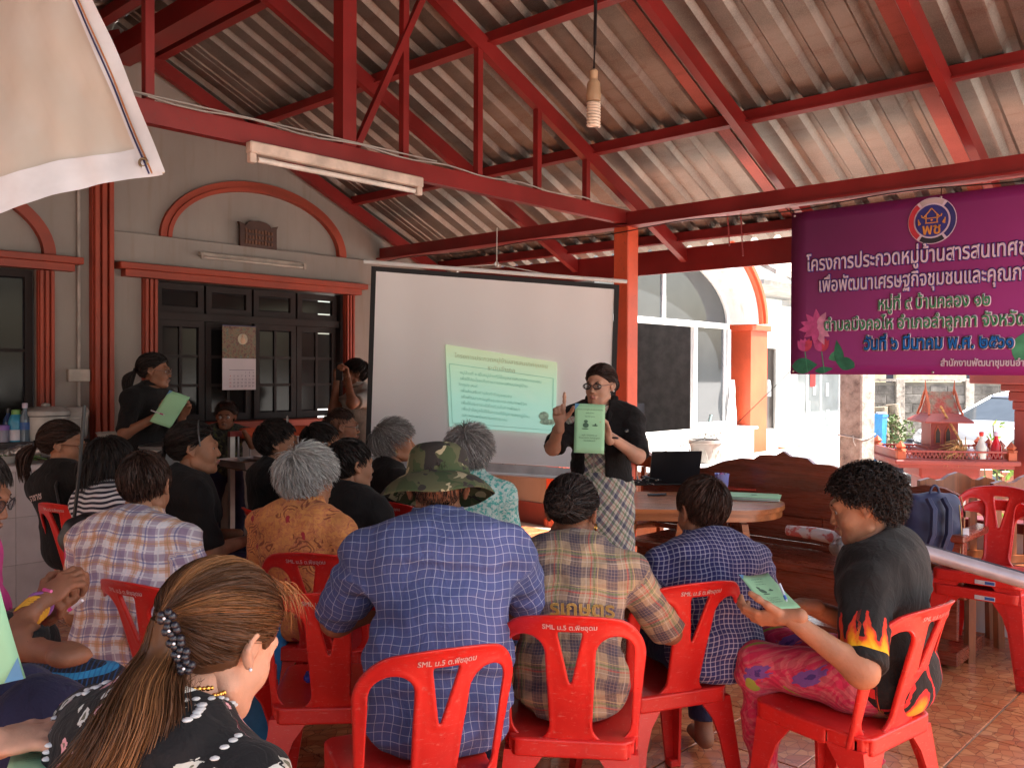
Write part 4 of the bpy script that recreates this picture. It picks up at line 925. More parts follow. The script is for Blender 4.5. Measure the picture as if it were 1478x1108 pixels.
def chair_px(px, py, d, head, lab, zt=.85, **k):   # by the middle of the backrest's top edge
    p = at(px, py, d); h = rad(head); off = Matrix.Rotation(-h, 3, 'Z') @ Vector((0, .325, 0)); return chair((p.x+off.x, p.y+off.y), h, lab, **k)
# ------------------------------------------------------------------ projection screen
def screen():
    c = [at(536, 384, 6.0), at(894, 411, 6.0), at(885, 684, 6.0), at(527, 662, 6.0)]
    th = thing('projection_screen', 'white projection screen with black border hanging tilted, showing a green slide', 'screen', (c[3]+c[2])/2)
    th.location.z = 0; O = Vector(th.location); q = [p-O for p in c]
    X = (q[1]-q[0]).normalized(); Z = (q[0]-q[3]).normalized(); Yn = Vector((0, -1, 0))
    def pt(s, t, y=0): return (q[3]*(1-s)+q[2]*s)*(1-t)+(q[0]*(1-s)+q[1]*s)*t+Yn*y
    def quad(name, mat, s0, s1, t0, t1, y=0, nx=1, wav=0):
        n = nx; vs = []; 
        for i in range(n+1):
            for j in range(n+1):
                s = s0+(s1-s0)*i/n; t_ = t0+(t1-t0)*j/n; vs.append(pt(s, t_, y+wav*(math.sin(s*17+t_*2)*.5+math.sin(s*7-t_*3)+.5*math.sin(s*31))))
        return MB().add(vs, [(i*(n+1)+j, (i+1)*(n+1)+j, (i+1)*(n+1)+j+1, i*(n+1)+j+1) for i in range(n) for j in range(n)]).build(name, mat, th, 2, fix=False)
    t = NT('screen_cloth'); v = t.co(); c_ = t.mix(t.noise(v, 2, 3), (.78, .75, .74), (.84, .81, .80)); t.bump(t.noise(v, 400, 1), .05, .001); m_s = t.end(c_, .9)
    quad('cloth', m_s, .02, .98, .02, .975, 0, 40, .005)
    for a in ((0, .02, .0, 1), (.98, 1, 0, 1), (.02, .98, .975, 1)): quad('border', P('matte_black', (.012, .011, .012), .7), *a, .0, 8)
    quad('bottom_hem', P('screen_hem', (.5, .48, .47), .7), 0.0, .985, -.03, .018, .004, 4)
    MB().tube([pt(-.03, 1.02), pt(1.03, 1.02)], .014, 10).build('top_bar', P('white_aluminium', (0, 0, 0)), th, True)
    MB().tube([pt(0, -.035), pt(1., -.035)], .012, 10).build('bottom_bar', P('white_aluminium', (0, 0, 0)), th, True)
    hk = at(717, 388, 6.0)-O+Vector((0, 0, .03)); MB().tube([pt(.3, 1.02), hk, pt(.75, 1.02)], .003, 5).tube([hk, hk+Vector((0, .02, .25))], .004, 5).build('hanging_cord', P('white_wire', (0, 0, 0)), th)
    MB().tube([hk+Vector((.012*math.cos(a), 0, .018*math.sin(a))) for a in np.linspace(0, 6.28, 13)[:-1]], .004, 5, closed=True).build('hook', m_steel, th)
    # projected slide: light thrown on the cloth, so it glows a little
    P0 = [(643, 497), (804, 523), (801.5, 626), (649, 615)]
    cs = [at(x, y, 6.0)-O+Vector((0, -.017, 0)) for x, y in P0]
    def sp(s, t_, y=0): return (cs[3]*(1-s)+cs[2]*s)*(1-t_)+(cs[0]*(1-s)+cs[1]*s)*t_+Vector((0, -y, 0))
    t = NT('projected_slide'); at_ = sep(t, t.co('pat')); n = t.noise(t.co('pat'), 3, 3)
    c1 = t.ramp(at_[1], [(0, (.36, .74, .62)), (.35, (.36, .76, .60)), (.7, (.42, .72, .48)), (1, (.5, .62, .34))]); c1 = t.mix(t.math('MULTIPLY', t.sm(n, .5, .8), .3), c1, (.6, .8, .6))
    t.put(t.b.inputs['Emission Color'], c1); t.b.inputs['Emission Strength'].default_value = .13; ms = t.end(t.mix(.5, c1, (.5, .5, .5)), .9)
    n = 12; V = []; PT = []
    for i in range(n+1):
        for j in range(n+1): V.append(sp(i/n, j/n)); PT.append((i/n, j/n, 0))
    Q = np.array([(i*(n+1)+j, (i+1)*(n+1)+j, (i+1)*(n+1)+j+1, i*(n+1)+j+1) for i in range(n) for j in range(n)])
    npobj('projected_slide', np.array([tuple(x) for x in V]), Q, ms, th, pat=np.array(PT))
    ink = P('slide_ink', (.3, .56, .48), .9); ink2 = P('slide_pink', (.5, .5, .34), .9); X2 = sp(1, .5)-sp(0, .5); Y2 = sp(.5, 1)-sp(.5, 0)
    lines = [(.5, .9, 'โครงการประกวดหมู่บ้านสารสนเทศชุมชน', .040, ink2), (.5, .79, 'ระดับอำเภอ', .042, ink2)]
    tx = ['หมู่บ้านที่ ๑ เป็นหมู่บ้านที่มีข้อมูลสารสนเทศของชุมชน', 'เพื่อใช้ประโยชน์ในการวางแผนพัฒนาหมู่บ้าน', 'วัตถุประสงค์', 'เพื่อส่งเสริมการจัดทำข้อมูลชุมชน', 'เพื่อพัฒนาเศรษฐกิจชุมชนและคุณภาพชีวิต', 'เพื่อให้ประชาชนมีส่วนร่วมในการพัฒนา', 'เพื่อนำข้อมูลไปใช้ในการแก้ปัญหาของหมู่บ้าน', 'และเผยแพร่ผลงานของชุมชน']
    for k, s_ in enumerate(tx): lines.append((.12 if k != 2 else .1, .68-.075*k, s_, .027, ink))
    for s, t_, b_, z_, mt in lines:
        text(b_, z_, mt, th, frame(sp(s, t_, .004), X2, Y2, 0), 'slide_text', 0, 'CENTER' if s == .5 else 'LEFT')
    m = MB()
    for a, b in (((.03, .77), (.97, .77)), ((.97, .77), (.97, .05)), ((.97, .05), (.03, .05)), ((.03, .05), (.03, .77))):
        m.tube([sp(*a, .003), sp(*b, .003)], .0022, 4)
    m.build('slide_border', ink, th)
    p = sp(.93, .16, .004); MB().ball(p+Vector((-.03, 0, .04)), (.035, .002, .03)).ball(p+Vector((0, 0, 0)), (.06, .002, .02)).build('slide_picture', P('slide_picture', (.42, .62, .48), .9, sc=40, var=.4), th)
screen()
# ------------------------------------------------------------------ purple banner
def banner():
    u = 5.33; v0, zt = onU(1143, 308, u); _, zb = onU(1143, 540, u); v1 = v0-1.72; hh = zt-zb; ww = v0-v1
    th = uthing('purple_banner', 'purple vinyl banner with Thai lettering, round emblem and pink lotus flowers', 'banner', u, v0, zb)
    # local: x' runs along -V (to the right in the photo)
    B = frame((0, 0, 0), (0, -1, 0), (0, 0, 1)); nrm = Vector((-1, 0, 0))
    def pt(s, t_, y=0): return Vector((-y+.002*math.sin(s*9)+.001*math.sin(t_*7+s*4), -s, t_))
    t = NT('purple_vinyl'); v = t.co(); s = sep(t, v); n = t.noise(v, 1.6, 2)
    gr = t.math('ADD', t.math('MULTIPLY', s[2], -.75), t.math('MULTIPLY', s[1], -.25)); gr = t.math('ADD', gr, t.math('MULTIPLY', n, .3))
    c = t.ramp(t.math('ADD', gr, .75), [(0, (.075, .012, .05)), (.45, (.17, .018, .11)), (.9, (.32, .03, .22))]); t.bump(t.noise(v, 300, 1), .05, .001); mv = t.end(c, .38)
    n = 16; vs = [pt(ww*i/n, hh*j/n) for i in range(n+1) for j in range(n+1)]
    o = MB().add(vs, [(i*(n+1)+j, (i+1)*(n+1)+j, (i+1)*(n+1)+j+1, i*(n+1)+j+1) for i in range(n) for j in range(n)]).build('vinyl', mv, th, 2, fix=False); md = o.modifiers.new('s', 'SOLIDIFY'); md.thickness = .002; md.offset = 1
    def mtx(s, t_, y=.004): return frame(pt(s, t_, y+.006), (0, -1, 0), (0, 0, 1))
    def sxy(px, py): v, z = onU(px, py, u); return v0-v, z-zb
    wt = P('banner_white', (.62, .50, .62), .5, var=.04); bl = P('banner_blue_edge', (.07, .05, .3), .5); gn = P('banner_green', (.04, .26, .12), .5); cy = P('banner_blue', (.0, .16, .55), .5); nv = P('banner_navy', (.01, .02, .12), .5)
    L_ = [((1165, 383), 'โครงการประกวดหมู่บ้านสารสนเทศชุมชน', 'L', .125, wt, bl, 1.62), ((1182, 413), 'เพื่อพัฒนาเศรษฐกิจชุมชนและคุณภาพชีวิต', 'L', .12, wt, bl, 1.62), ((1268, 440), 'หมู่ที่ ๙ บ้านคลอง ๑๒', 'L', .10, gn, wt, .62), ((1190, 470), 'ตำบลบึงคอไห อำเภอลำลูกกา จังหวัดปทุมธานี', 'L', .098, gn, wt, 1.52), ((1248, 497), 'วันที่ ๖ มีนาคม พ.ศ. ๒๕๖๑', 'L', .10, cy, nv, .76), ((1358, 524), 'สำนักงานพัฒนาชุมชนอำเภอลำลูกกา', 'L', .052, wt, None, .85)]
    for (p, body, al, size, fm, em, _w) in L_:
        s, z = sxy(*p)
        tgt = {'โ': 1.38, 'เ': 1.34, 'ห': .60, 'ต': 1.36, 'ว': .80, 'ส': .62}[body[0]]
        ob = text(body, size, fm, th, Matrix.Identity(4), 'lettering', 0, 'LEFT'); xs = [q.co.x for q in ob.data.vertices]; k = tgt/(max(xs)-min(xs)); bpy.data.objects.remove(ob)
        ob = text(body, size*k**.5 if False else size, fm, th, mtx(s, z, .007), 'lettering', .0022 if fm is wt else .0012, 'LEFT', k); tag(ob, kind='stuff' if ' ' in body else None)
        if em: text(body, size, em, th, mtx(s, z, .004), 'lettering_outline', .0075 if em is not nv else .0055, 'LEFT', k)
        if em is nv: text(body, size, wt, th, mtx(s, z, .0025), 'lettering_glow', .0105, 'LEFT', k)
    # emblem: ring of four coloured segments, blue disc with a gold house and letters
    s, z = sxy(1346, 319)
    def disc(name, r0, r1, a0, a1, mt, y, n=40):
        vs = []; 
        for i in range(n+1): a = a0+(a1-a0)*i/n; vs += [pt(s, z, y)+Vector((0, -r0*math.cos(a), r0*math.sin(a))), pt(s, z, y)+Vector((0, -r1*math.cos(a), r1*math.sin(a)))]
        MB().add(vs, [(2*i, 2*i+2, 2*i+3, 2*i+1) for i in range(n)]).build(name, mt, th, fix=False)
    R_ = .128; pi = math.pi
    disc('emblem_ring', 0, R_+.004, 0, 2*pi, wt, .010)
    for a0, a1, mt in ((pi*.32, pi*.68, P('emblem_pale', (.5, .4, .42))), (pi*.72, pi*1.28, P('emblem_red', (.5, .03, .05))), (pi*1.32, pi*1.68, P('emblem_black', (.02, .02, .03))), (-pi*.28, pi*.28, P('emblem_navy', (.03, .03, .16)))): disc('emblem_segment', R_*.78, R_, a0, a1, mt, .013, 16)
    disc('emblem_ring', 0, R_*.75, 0, 2*pi, wt, .013); disc('emblem_disc', 0, R_*.71, 0, 2*pi, P('emblem_blue', (.03, .03, .2)), .016)
    go = P('emblem_gold', (.6, .25, .05), .5); c = pt(s, z, .019); m = MB()
    def ln(a, b, r=.0035): m.tube([c+Vector((0, -x, y)) for x, y in (a, b)], r, 4)
    for k in (-1, 1): ln((0, .07), (k*.045, .018)); ln((k*.03, .033), (k*.03, -.012)); ln((k*.05, .02), (k*.055, .035)); ln((k*.068, .0), (k*.06, -.015)); ln((k*.06, -.015), (k*.072, -.02)); ln((k*.07, -.02), (k*.072, .012))
    ln((-.034, -.012), (.034, -.012)); ln((-.04, .015), (.04, .015)); m.ball(c+Vector((0, 0, .004)), .006); m.build('emblem_house', go, th)
    text('พช', .085, go, th, frame(pt(s, z-.05, .019), (0, -1, 0), (0, 0, 1)), 'emblem_letters', .002)
    # lotus print
    def petal(cx, cy, a, l, w_, mt, y, name='petal'):
        d = Vector((0, -math.cos(a), math.sin(a))); e = Vector((0, math.sin(a), math.cos(a))); c = pt(cx, cy, y); n = 10
        r = [c+d*l*t_+e*w_*math.sin(math.pi*t_**.8)*sg for sg in (1, -1) for t_ in ([i/n for i in range(n+1)] if sg == 1 else [i/n for i in range(n-1, 0, -1)])]
        MB().add(r, [tuple(range(len(r)))]).build(name, mt, th, fix=False)
    pk = [P('lotus_pink', (.62, .09, .3), .5, sc=20), P('lotus_light', (.72, .3, .48), .5, sc=20)]
    s, z = sxy(1180, 473)
    for k, (a, l) in enumerate(((95, .12), (60, .11), (130, .115), (30, .10), (160, .115), (0, .10), (185, .12), (-35, .10), (215, .10), (-65, .12), (-100, .10))): petal(s, z, rad(a), l, .024, pk[k % 2], .004+.0012*k)
    gl_ = P('lotus_leaf', (.03, .2, .11), .5, sc=15, var=.3); gd = P('lotus_leaf_light', (.07, .34, .18), .5, sc=15)
    for (px, py) in ((1162, 500), (1186, 500)):
        s, z = sxy(px, py)
        for k, a in enumerate((90, 70, 110, 55, 125)): petal(s, z-.03, rad(a), .085, .022, P('bud_red', (.62, .06, .12), .5, sc=20) if k % 2 else pk[0], .004+.001*k)
        m = MB(); m.tube([pt(s, z-.03, .003), pt(s+.02, .01, .003)], .003, 4); m.build('stem', gd, th)
    for (px, py, a, l, w_, mt) in ((1143, 529, 4, .17, .05, gl_), (1196, 518, 22, .12, .03, gd), (1214, 530, 100, .17, .03, gl_), (1176, 537, 8, .12, .02, gl_), (1208, 522, -12, .13, .04, gl_), (1466, 520, 60, .2, .06, gd)): s, z = sxy(px, py); petal(max(s, .005), max(z, .02), rad(a), l, w_, mt, .003+RNG.uniform(0, .002), 'leaf')
    for s, z in ((.02, .02), (.02, hh-.02), (ww-.02, .02), (ww*.52, hh-.015), (ww*.5, .015)): MB().ball(pt(s, z, .004), .008).build('eyelet', m_steel, th, True)
    MB().tube([pt(0, .02), pt(-.25, -.35, .3), pt(-.62, -.55, .9)], .002, 4).build('tie_cord', m_black, th)
    MB().tube([pt(0, hh), pt(-.1, hh+.09, 0)], .003, 4).tube([pt(ww*.52, hh), pt(ww*.52, hh+.06)], .003, 4).build('tie_cord', m_black, th)
banner()
# ------------------------------------------------------------------ table, bench and things on them
m_tw = wood('table_teak', (.42, .14, .045), .3, 0); m_bw = wood('bench_rosewood', (.24, .055, .028), .28, 1); m_cw = wood('chair_teak', (.27, .075, .018), .45, 2)
tc = (at(905, 705, 5.35)+at(1085, 752, 4.55))/2
tb = thing('oval_table', 'brown teak table with rounded end, curved legs and a thick turned leg', 'table', (1.08, 5.22, 0), rad(-4)); tb.scale = (.80, .92, 1)
def oval(s, z0, z1, n=20):
    o = [(-.62*s, -.40*s), (.22*s, -.40*s)]+[(.22*s+.42*s*math.sin(a), -.40*s*math.cos(a)) for a in [math.pi*i/n for i in range(1, n)]]+[(.22*s, .40*s), (-.62*s, .40*s)]
    return MB().prism(o, z0, z1, 'z')
oval(1., .725, .75).build('table_top', m_tw, tb, True); oval(.975, .685, .7245).build('apron', m_tw, tb, True)
MB().lathe([(.05, 0), (.055, .04), (.075, .06), (.075, .09), (.05, .1), (.072, .13), (.072, .15), (.05, .16), (.07, .185), (.07, .205), (.05, .22), (.068, .25), (.085, .32), (.08, .38), (.05, .44), (.065, .47), (.065, .5), (.05, .52), (.07, .55), (.07, .58), (.055, .6), (.075, .62), (.075, .66)], 24, (-.53, -.32, 0)).build('turned_leg', m_tw, tb, True)
for x, y, s in ((-.4, .3, -1), (-.14, -.3, -1), (.12, .3, 1), (.3, -.28, 1), (.38, .2, 1)):
    pr = [(0, .66), (.04, .45), (.015, .25), (.0, .1), (.02, .0)]
    m = MB(); w_ = .022
    for i in range(4): (a, z0), (b, z1) = pr[i], pr[i+1]; m.hexa([(x+s*b-w_, y-w_, z1), (x+s*b+w_, y-w_, z1), (x+s*b+w_, y+w_, z1), (x+s*b-w_, y+w_, z1), (x+s*a-w_, y-w_, z0), (x+s*a+w_, y-w_, z0), (x+s*a+w_, y+w_, z0), (x+s*a-w_, y+w_, z0)])
    m.build('curved_leg', m_tw, tb)
MB().prism([(.24, 0), (.44, 0), (.44, .05), (.40, .13), (.34, .22), (.28, .22)], -.30, -.26).build('foot', m_tw, tb)
TR = Matrix.Translation(tb.location) @ Matrix.Rotation(rad(-4), 4, 'Z')
def ont(px, py, z=.752): r = ray(px, py); r = r*((z-EYE)/r.z); return Vector((r.x, r.y, z))
lp = thing('laptop', 'black open laptop on the brown table seen from behind', 'laptop', ont(972, 700), rad(8))
MB().hexa([(-.17, -.01, .012), (.17, -.01, .012), (.17, .0, .012), (-.17, .0, .012), (-.175, -.09, .235), (.165, -.09, .235), (.165, -.08, .235), (-.175, -.08, .235)]).build('lid', m_black, lp)
bx('base', m_black, lp, -.17, .17, 0, .23, 0, .014, b=.004)
pc = thing('pen_cup', 'lilac translucent plastic cup full of pens on the table', 'cup', ont(1042, 710)); 
MB().lathe([(.034, 0), (.045, .11), (.047, .112), (.047, .118), (.043, .116), (.032, .004)], 20).build('cup', clear('lilac_plastic', (.42, .42, .85), .55), pc, True)
for k in range(6):
    a = k*1.05; MB().tube([(.015*math.cos(a), .015*math.sin(a), .005), (.032*math.cos(a+.5), .032*math.sin(a+.5), .12)], .004, 6).build('pen', P(('pen_white', 'pen_red', 'pen_blue')[k % 3], ((.7, .7, .7), (.6, .05, .1), (.05, .1, .5))[k % 3], .4), pc, True)
m_gp = P('green_paper', (.34, .62, .36), .7, var=.05, sc=3); m_ink = P('print_ink', (.06, .14, .08), .7); m_bc = P('blue_corner_print', (.12, .3, .5), .7)
st = thing('paper_stack', 'stack of green and white handouts at the rounded end of the table', 'papers', ont(1088, 719), rad(-18))
for k in range(7): MB().box(-.15, .15, -.1, .1, 0, .0028).build('sheet', (m_gp if k > 4 or k == 2 else P('white_paper', (.7, .72, .75), .7)), st, loc=(RNG.uniform(-.006, .006), RNG.uniform(-.006, .006), .003*k)).rotation_euler[2] = RNG.uniform(-.04, .04)
MB().ball((.0, 0, .0225), (.02, .015, .001)).build('print', m_ink, st)
cbl = thing('cable_tangle', 'tangle of black and white cables beside the laptop', 'cables', ont(932, 700)); m = MB()
for k in range(9):
    pts = [(RNG.uniform(-.1, .1), RNG.uniform(-.06, .08), .01+abs(RNG.normal())*.03) for _ in range(5)]; q = [tuple(np.array(pts[i])*(1-f)+np.array(pts[i+1])*f) for i in range(4) for f in (0, .33, .66)]; m.cur = k % 4 == 0; m.tube(q, .004, 5)
m.build('cable', [m_black, P('white_wire', (0, 0, 0))], cbl, True)
bx('adapter', m_black, cbl, -.08, .02, -.03, .03, 0, .03, b=.005)
mk = thing('marker', 'dark marker pen lying on the table left of the laptop', 'pen', ont(948, 715), .3); MB().tube([(-.06, 0, .007), (.06, 0, .007)], .007, 8).build('body', m_black, mk, True)
rn = thing('red_notebook', 'small red folder lying behind the pen cup on the table', 'notebook', ont(1068, 706), -.3); MB().box(-.1, .1, -.05, .05, 0, .01, b=.002).build('cover', P('red_card', (.55, .06, .03), .4), rn)
# long carved bench
bU = 4.92; be = uthing('carved_bench', 'long dark red wooden bench with scalloped carved back', 'bench', bU, 2.55)
def bb_(name, u0, u1, v0, v1, z0, z1, b=.004): return MB().box(u0-bU, u1-bU, v0-2.55, v1-2.55, z0, z1, b=b).build(name, m_bw, be)
bb_('seat', 4.72, 5.24, 1.35, 3.4, .38, .425, .008); bb_('front_apron', 4.76, 4.79, 1.4, 3.35, .16, .379); bb_('base_rail', 4.76, 5.2, 1.4, 3.35, .03, .1)
vc = onU(1132, 655, 5.22)[0]; vh = 1.02
px = [(-1.05, .80), (-.98, .86), (-.8, .85), (-.72, .90), (-.55, .92), (-.42, .97), (-.3, 1.0), (-.2, 1.0), (-.16, 1.03), (-.1, 1.035), (-.05, 1.035), (0, 1.065), (.05, 1.035), (.1, 1.035), (.16, 1.03), (.2, 1.0), (.3, 1.0), (.42, .97), (.55, .92), (.62, .88), (.72, .90), (.85, .93), (.95, .92), (1.05, .88)]
vcc = vc-2.55
# V increases to the left in the photo, so mirror
out = [(vcc-x*1.0, z-.05) for x, z in px]; 
MB().prism([(vcc-1.05, .62), (vcc+1.05, .62)]+sorted(out, key=lambda q: -q[0]), 5.22-bU-.02, 5.22-bU+.02, 'x').build('back_crest', m_bw, be)
for a in (-.98, -.42, -.3, .3, .42, .98): bb_('back_stile', 5.2, 5.24, vc+a-.04, vc+a+.04, .4602, .6195)
bb_('lower_back_rail', 5.196, 5.244, vc-1.05, vc+1.0, .4262, .4598); bb_('back_panel', 5.205, 5.235, vc-.26, vc+.38, .461, .6195, .01); bb_('back_panel', 5.205, 5.235, vc+.46, vc+.94, .461, .6195, .01)
for a in (-.55, -.68, -.81): MB().lathe([(.012, .46), (.02, .462), (.012, .47), (.024, .52), (.012, .57), (.02, .59), (.012, .62)], 12, (5.22-bU, vcc+a, 0)).build('spindle', m_bw, be, True)
for v in (1.4,): bb_('arm_post', 4.74, 4.8, v-.03, v+.03, .426, .66); bb_('armrest', 4.72, 5.2, v-.04, v+.04, .661, .7, .008)
# rolled cloth and grey bag on the bench, backpack
rl = thing('rolled_cloth', 'rolled white and red cloth lying on the bench seat', 'cloth roll', UV(5.02, 2.3, .47), 0)
a_, b_ = at(1137, 765, 4.98)-rl.location, at(1216, 778, 4.75)-rl.location
tcl = NT('white_red_cloth'); v = tcl.co(); mcl = tcl.end(tcl.mix(tcl.sm(tcl.noise(v, 18, 3), .5, .6), (.6, .55, .52), (.5, .12, .1)), .85)
MB().tube([a_, a_*.5+b_*.5+Vector((0, 0, .008)), b_], [.03, .035, .04], 12).build('cloth', mcl, rl, True)
gb = thing('grey_plastic_bag', 'crumpled grey plastic bag on the bench beside the rolled cloth', 'bag', at(1232, 792, 4.6))
V_, Q_ = snet([('e', (0, 0, .0), (.12, .09, .07), None, 'u')], .01, .03, post=lambda D, X, Y, Z: D+.008*np.sin(X*70+Z*50)*np.sin(Y*60+Z*40))
npobj('body', V_, Q_, P('grey_film', (.25, .24, .23), .3, bump=.6, bsc=40, dist=.01), gb)
bp_ = thing('backpack', 'navy fabric backpack with leather tabs standing on the bench end', 'backpack', at(1345, 797, 4.5), rad(10)); bp_.scale = (.85, .85, .8); bz = bp_.location.z
def bpk(D, X, Y, Z): return D+.005*np.sin(X*35+Z*20)*np.sin(Z*28)
V_, Q_ = snet([('e', (0, 0, .12), (.19, .11, .13), None, 'u'), ('e', (0, 0, .24), (.17, .10, .12), None, 'u'), ('c', (-.11, 0, .32), (.11, 0, .32), .06, .06, 'u'), ('c', (-.12, -.0, .03), (.12, 0, .03), .09, .09, 'u')], .012, .05, post=bpk)
m_nv = P('navy_nylon', (.022, .03, .085), .6, bump=.4, bsc=200); npobj('body', V_, Q_, m_nv, bp_)
for x in (-.07, .03): MB().tube([(x-.03, -.1, .36), (x-.02, -.14, .3), (x-.03, -.15, .15), (x-.07, -.13, .0)], [.02, .022, .022, .014], 6).build('shoulder_strap', m_nv, bp_, True)
MB().tube([(.0+.03*math.cos(a), -.02, .37+.06*math.sin(a)) for a in np.linspace(0, math.pi, 9)], .008, 6).build('top_handle', m_nv, bp_, True)
MB().tube([(.16, -.04, .36), (.19, -.03, .25), (.2, -.02, .1)], .004, 5).tube([(.09, -.12, .32), (.1, -.13, .15), (.09, -.13, .0)], .004, 5).build('zip', P('brass', (0, 0, 0)), bp_, True)
bx('leather_tab', P('tan_leather', (.25, .12, .05), .6), bp_, .17, .2, -.07, -.05, .23, .27); bx('fabric_tag', P('white_tag', (.5, .5, .55), .6), bp_, .12, .16, -.115, -.105, .12, .17)
# low wall behind and wooden chairs
lw = uthing('low_wall', 'low white wall with dark red capping along the pavilion side', 'wall', 5.62, 1.0)
bx('masonry', m_white, lw, 0, .1, -3, 1.5, -.1, .6); bx('capping', paint_mat('maroon_paint', (.13, .015, .02)), lw, -.03, .13, -3, 1.5, .602, .66, b=.006)
def wchair(px, py, d, lab, head=35):
    p = at(px, py, d); p.z = 0; th = thing('wooden_chair', lab, 'chair', p, rad(head), 'teak dining chairs by the low wall'); w_ = .2
    for x in (-w_, w_): MB().hexa([(x-.02, -.02, 0), (x+.02, -.02, 0), (x+.02, .02, 0), (x-.02, .02, 0), (x-.02, .02, .82), (x+.02, .02, .82), (x+.02, .05, .82), (x-.02, .05, .82)]).build('back_post', m_cw, th)
    cr = [(-w_-.03, .80), (-w_-.03, .9), (-w_+.03, .915), (-.13, .90), (-.09, .905), (-.05, .93), (0, .945), (.05, .93), (.09, .905), (.13, .90), (w_-.03, .915), (w_+.03, .9), (w_+.03, .80), (.1, .82), (0, .825), (-.1, .82)]
    MB().prism(cr, .02, .05).build('crest_rail', m_cw, th)
    for x in (-.1, 0, .1): MB().box(x-.022, x+.022, .02, .035, .5, .822).build('slat', m_cw, th)
    MB().box(-w_, w_, .01, .04, .46, .5).build('lower_rail', m_cw, th); MB().box(-w_-.02, w_+.02, -.42, .0, .42, .455, b=.008).build('seat', m_cw, th)
    for x in (-w_, w_): bx('front_leg', m_cw, th, x-.02, x+.02, -.4, -.36, 0, .42)
    return th
wchair(1386, 676, 5.0, 'wooden slat back chair with scalloped crest behind the navy backpack', 8); wchair(1490, 700, 4.9, 'wooden slat back chair cut by the right edge of the photo', 12)
wchair(925, 640, 6.4, 'wooden slat back chair behind the standing presenter', -60)
wc = thing('curved_stool_back', 'rounded wooden stool back edge beside the curly hair', 'stool', at(1268, 720, 5.35)); wc.location.z = -.0; wc.scale = (.8, .8, 1)
MB().lathe([(.15, .78), (.16, .80), (.15, .82)], 20).build('seat', m_cw, wc, True)
for a in (0.7, 2.3, 3.9, 5.4): MB().tube([(.12*math.cos(a), .12*math.sin(a), .78), (.17*math.cos(a), .17*math.sin(a), 0)], .016, 8).build('leg', m_cw, wc, True)
# silver roll on the stacked red chairs
tr = thing('long_silver_tube', 'long silver grey roll lying across the stacked red chairs', 'tube', at(1330, 795, 4.0)); A_, B_ = Vector((0, 0, 0)), at(1560, 862, 3.75)-tr.location
MB().tube([A_, B_], .033, 20).build('roll', P('silver_roll', (.5, .47, .5), .3, .3), tr, True)
MB().tube([A_+Vector((0, -.0, .034)), B_+Vector((0, 0, .034))], .006, 6).build('slot', P('slate', (.06, .06, .08), .5), tr)
# ------------------------------------------------------------------ left: tiled counter, cookers, bottles, pots
ct = uthing('tiled_counter', 'white tiled counter against the house wall at the left', 'counter', 1.2, 6.1)
mt_ = P('white_tile', (.62, .57, .56), .35, var=.1)
bx('core', P('counter_core', (.4, .37, .35), .8), ct, -2.0, 1.33, .005, .55, 0, .855)
tl = MB().box(-.148, .148, 0, .005, -.148, .148, b=.0015).data('tile', mt_)
for i in range(7):
    for j in range(3):
        if 1.2-.3*i > -1: o = link(bpy.data.objects.new('tile', tl), ct); o.location = (1.18-.3*i, 0, .12+.3*j)
bx('worktop', mt_, ct, -2.0, 1.36, -.03, .57, .862, .9, b=.006); bx('end_panel', mt_, ct, 1.332, 1.345, .005, .55, 0, .86)
dt = uthing('dark_shelf_table', 'low dark table carrying rice cookers against the house wall', 'table', 1.9, 6.5, 0)
bx('top', P('dark_table', (.035, .02, .018), .5), dt, -1.2, .6, -.1, .15, .98, 1.02)
for x in (-1.1, .5): bx('leg', P('dark_table', (0, 0, 0)), dt, x, x+.05, -.05, .0, 0, .98)
tz = 1.022
def ons(px, d=None, v=6.5, z=tz): r = ray(px, 600); r = r*(v/r.dot(VD)); return Vector((r.x, r.y, z))
m_ck = P('cream_enamel', (.5, .46, .42), .35)
rc = thing('rice_cooker', 'large cream rice cooker with domed lid beside the blue bottle', 'rice cooker', ons(66))
MB().lathe([(.135, 0), (.145, .03), (.148, .17)], 28).build('body', m_ck, rc, True); MB().lathe([(.152, .171), (.155, .185), (.15, .2), (.1, .225), (.0, .235)], 28).build('lid', m_ck, rc, True); MB().lathe([(.156, .165), (.156, .171)], 28).build('dark_band', m_black, rc); MB().ball((0, 0, .24), (.03, .03, .015)).build('knob', m_ck, rc, True)
rc2 = thing('water_boiler', 'small cream electric kettle pot right of the rice cooker', 'kettle', ons(107))
MB().lathe([(.085, 0), (.088, .14), (.095, .17), (.098, .19), (.08, .22), (0, .228)], 24).build('body', m_ck, rc2, True); MB().tube([(-.09, 0, .18), (-.07, -.07, .15), (0, -.1, .14), (.07, -.07, .15), (.09, 0, .18)], .008, 6).build('handle', m_ck, rc2, True)
bw = thing('bowl_stack', 'stack of white enamel bowls behind the striped shirt woman', 'bowls', ons(162, v=6.3, z=.93)); bw.location.z = .93
for k in range(4): MB().lathe([(.09, 0), (.105, .03), (.112, .033), (.105, .034), (.09, .006)], 24).build('bowl', m_ck, bw, True, loc=(0, 0, .035*k))
sbp = [(.035, 0), (.038, .1), (.03, .15), (.013, .18), (.013, .2)]
bottle('softener_bottle', 'sky blue and white bottle with green cap left of the rice cooker', ons(23), [(.045, 0), (.048, .06), (.048, .13), (.035, .17), (.022, .19)], P('sky_bottle', (.05, .32, .5), .35), P('green_cap', (.2, .4, .1), .4), band=(.0485, .01, .08, P('milky', (0, 0, 0))))
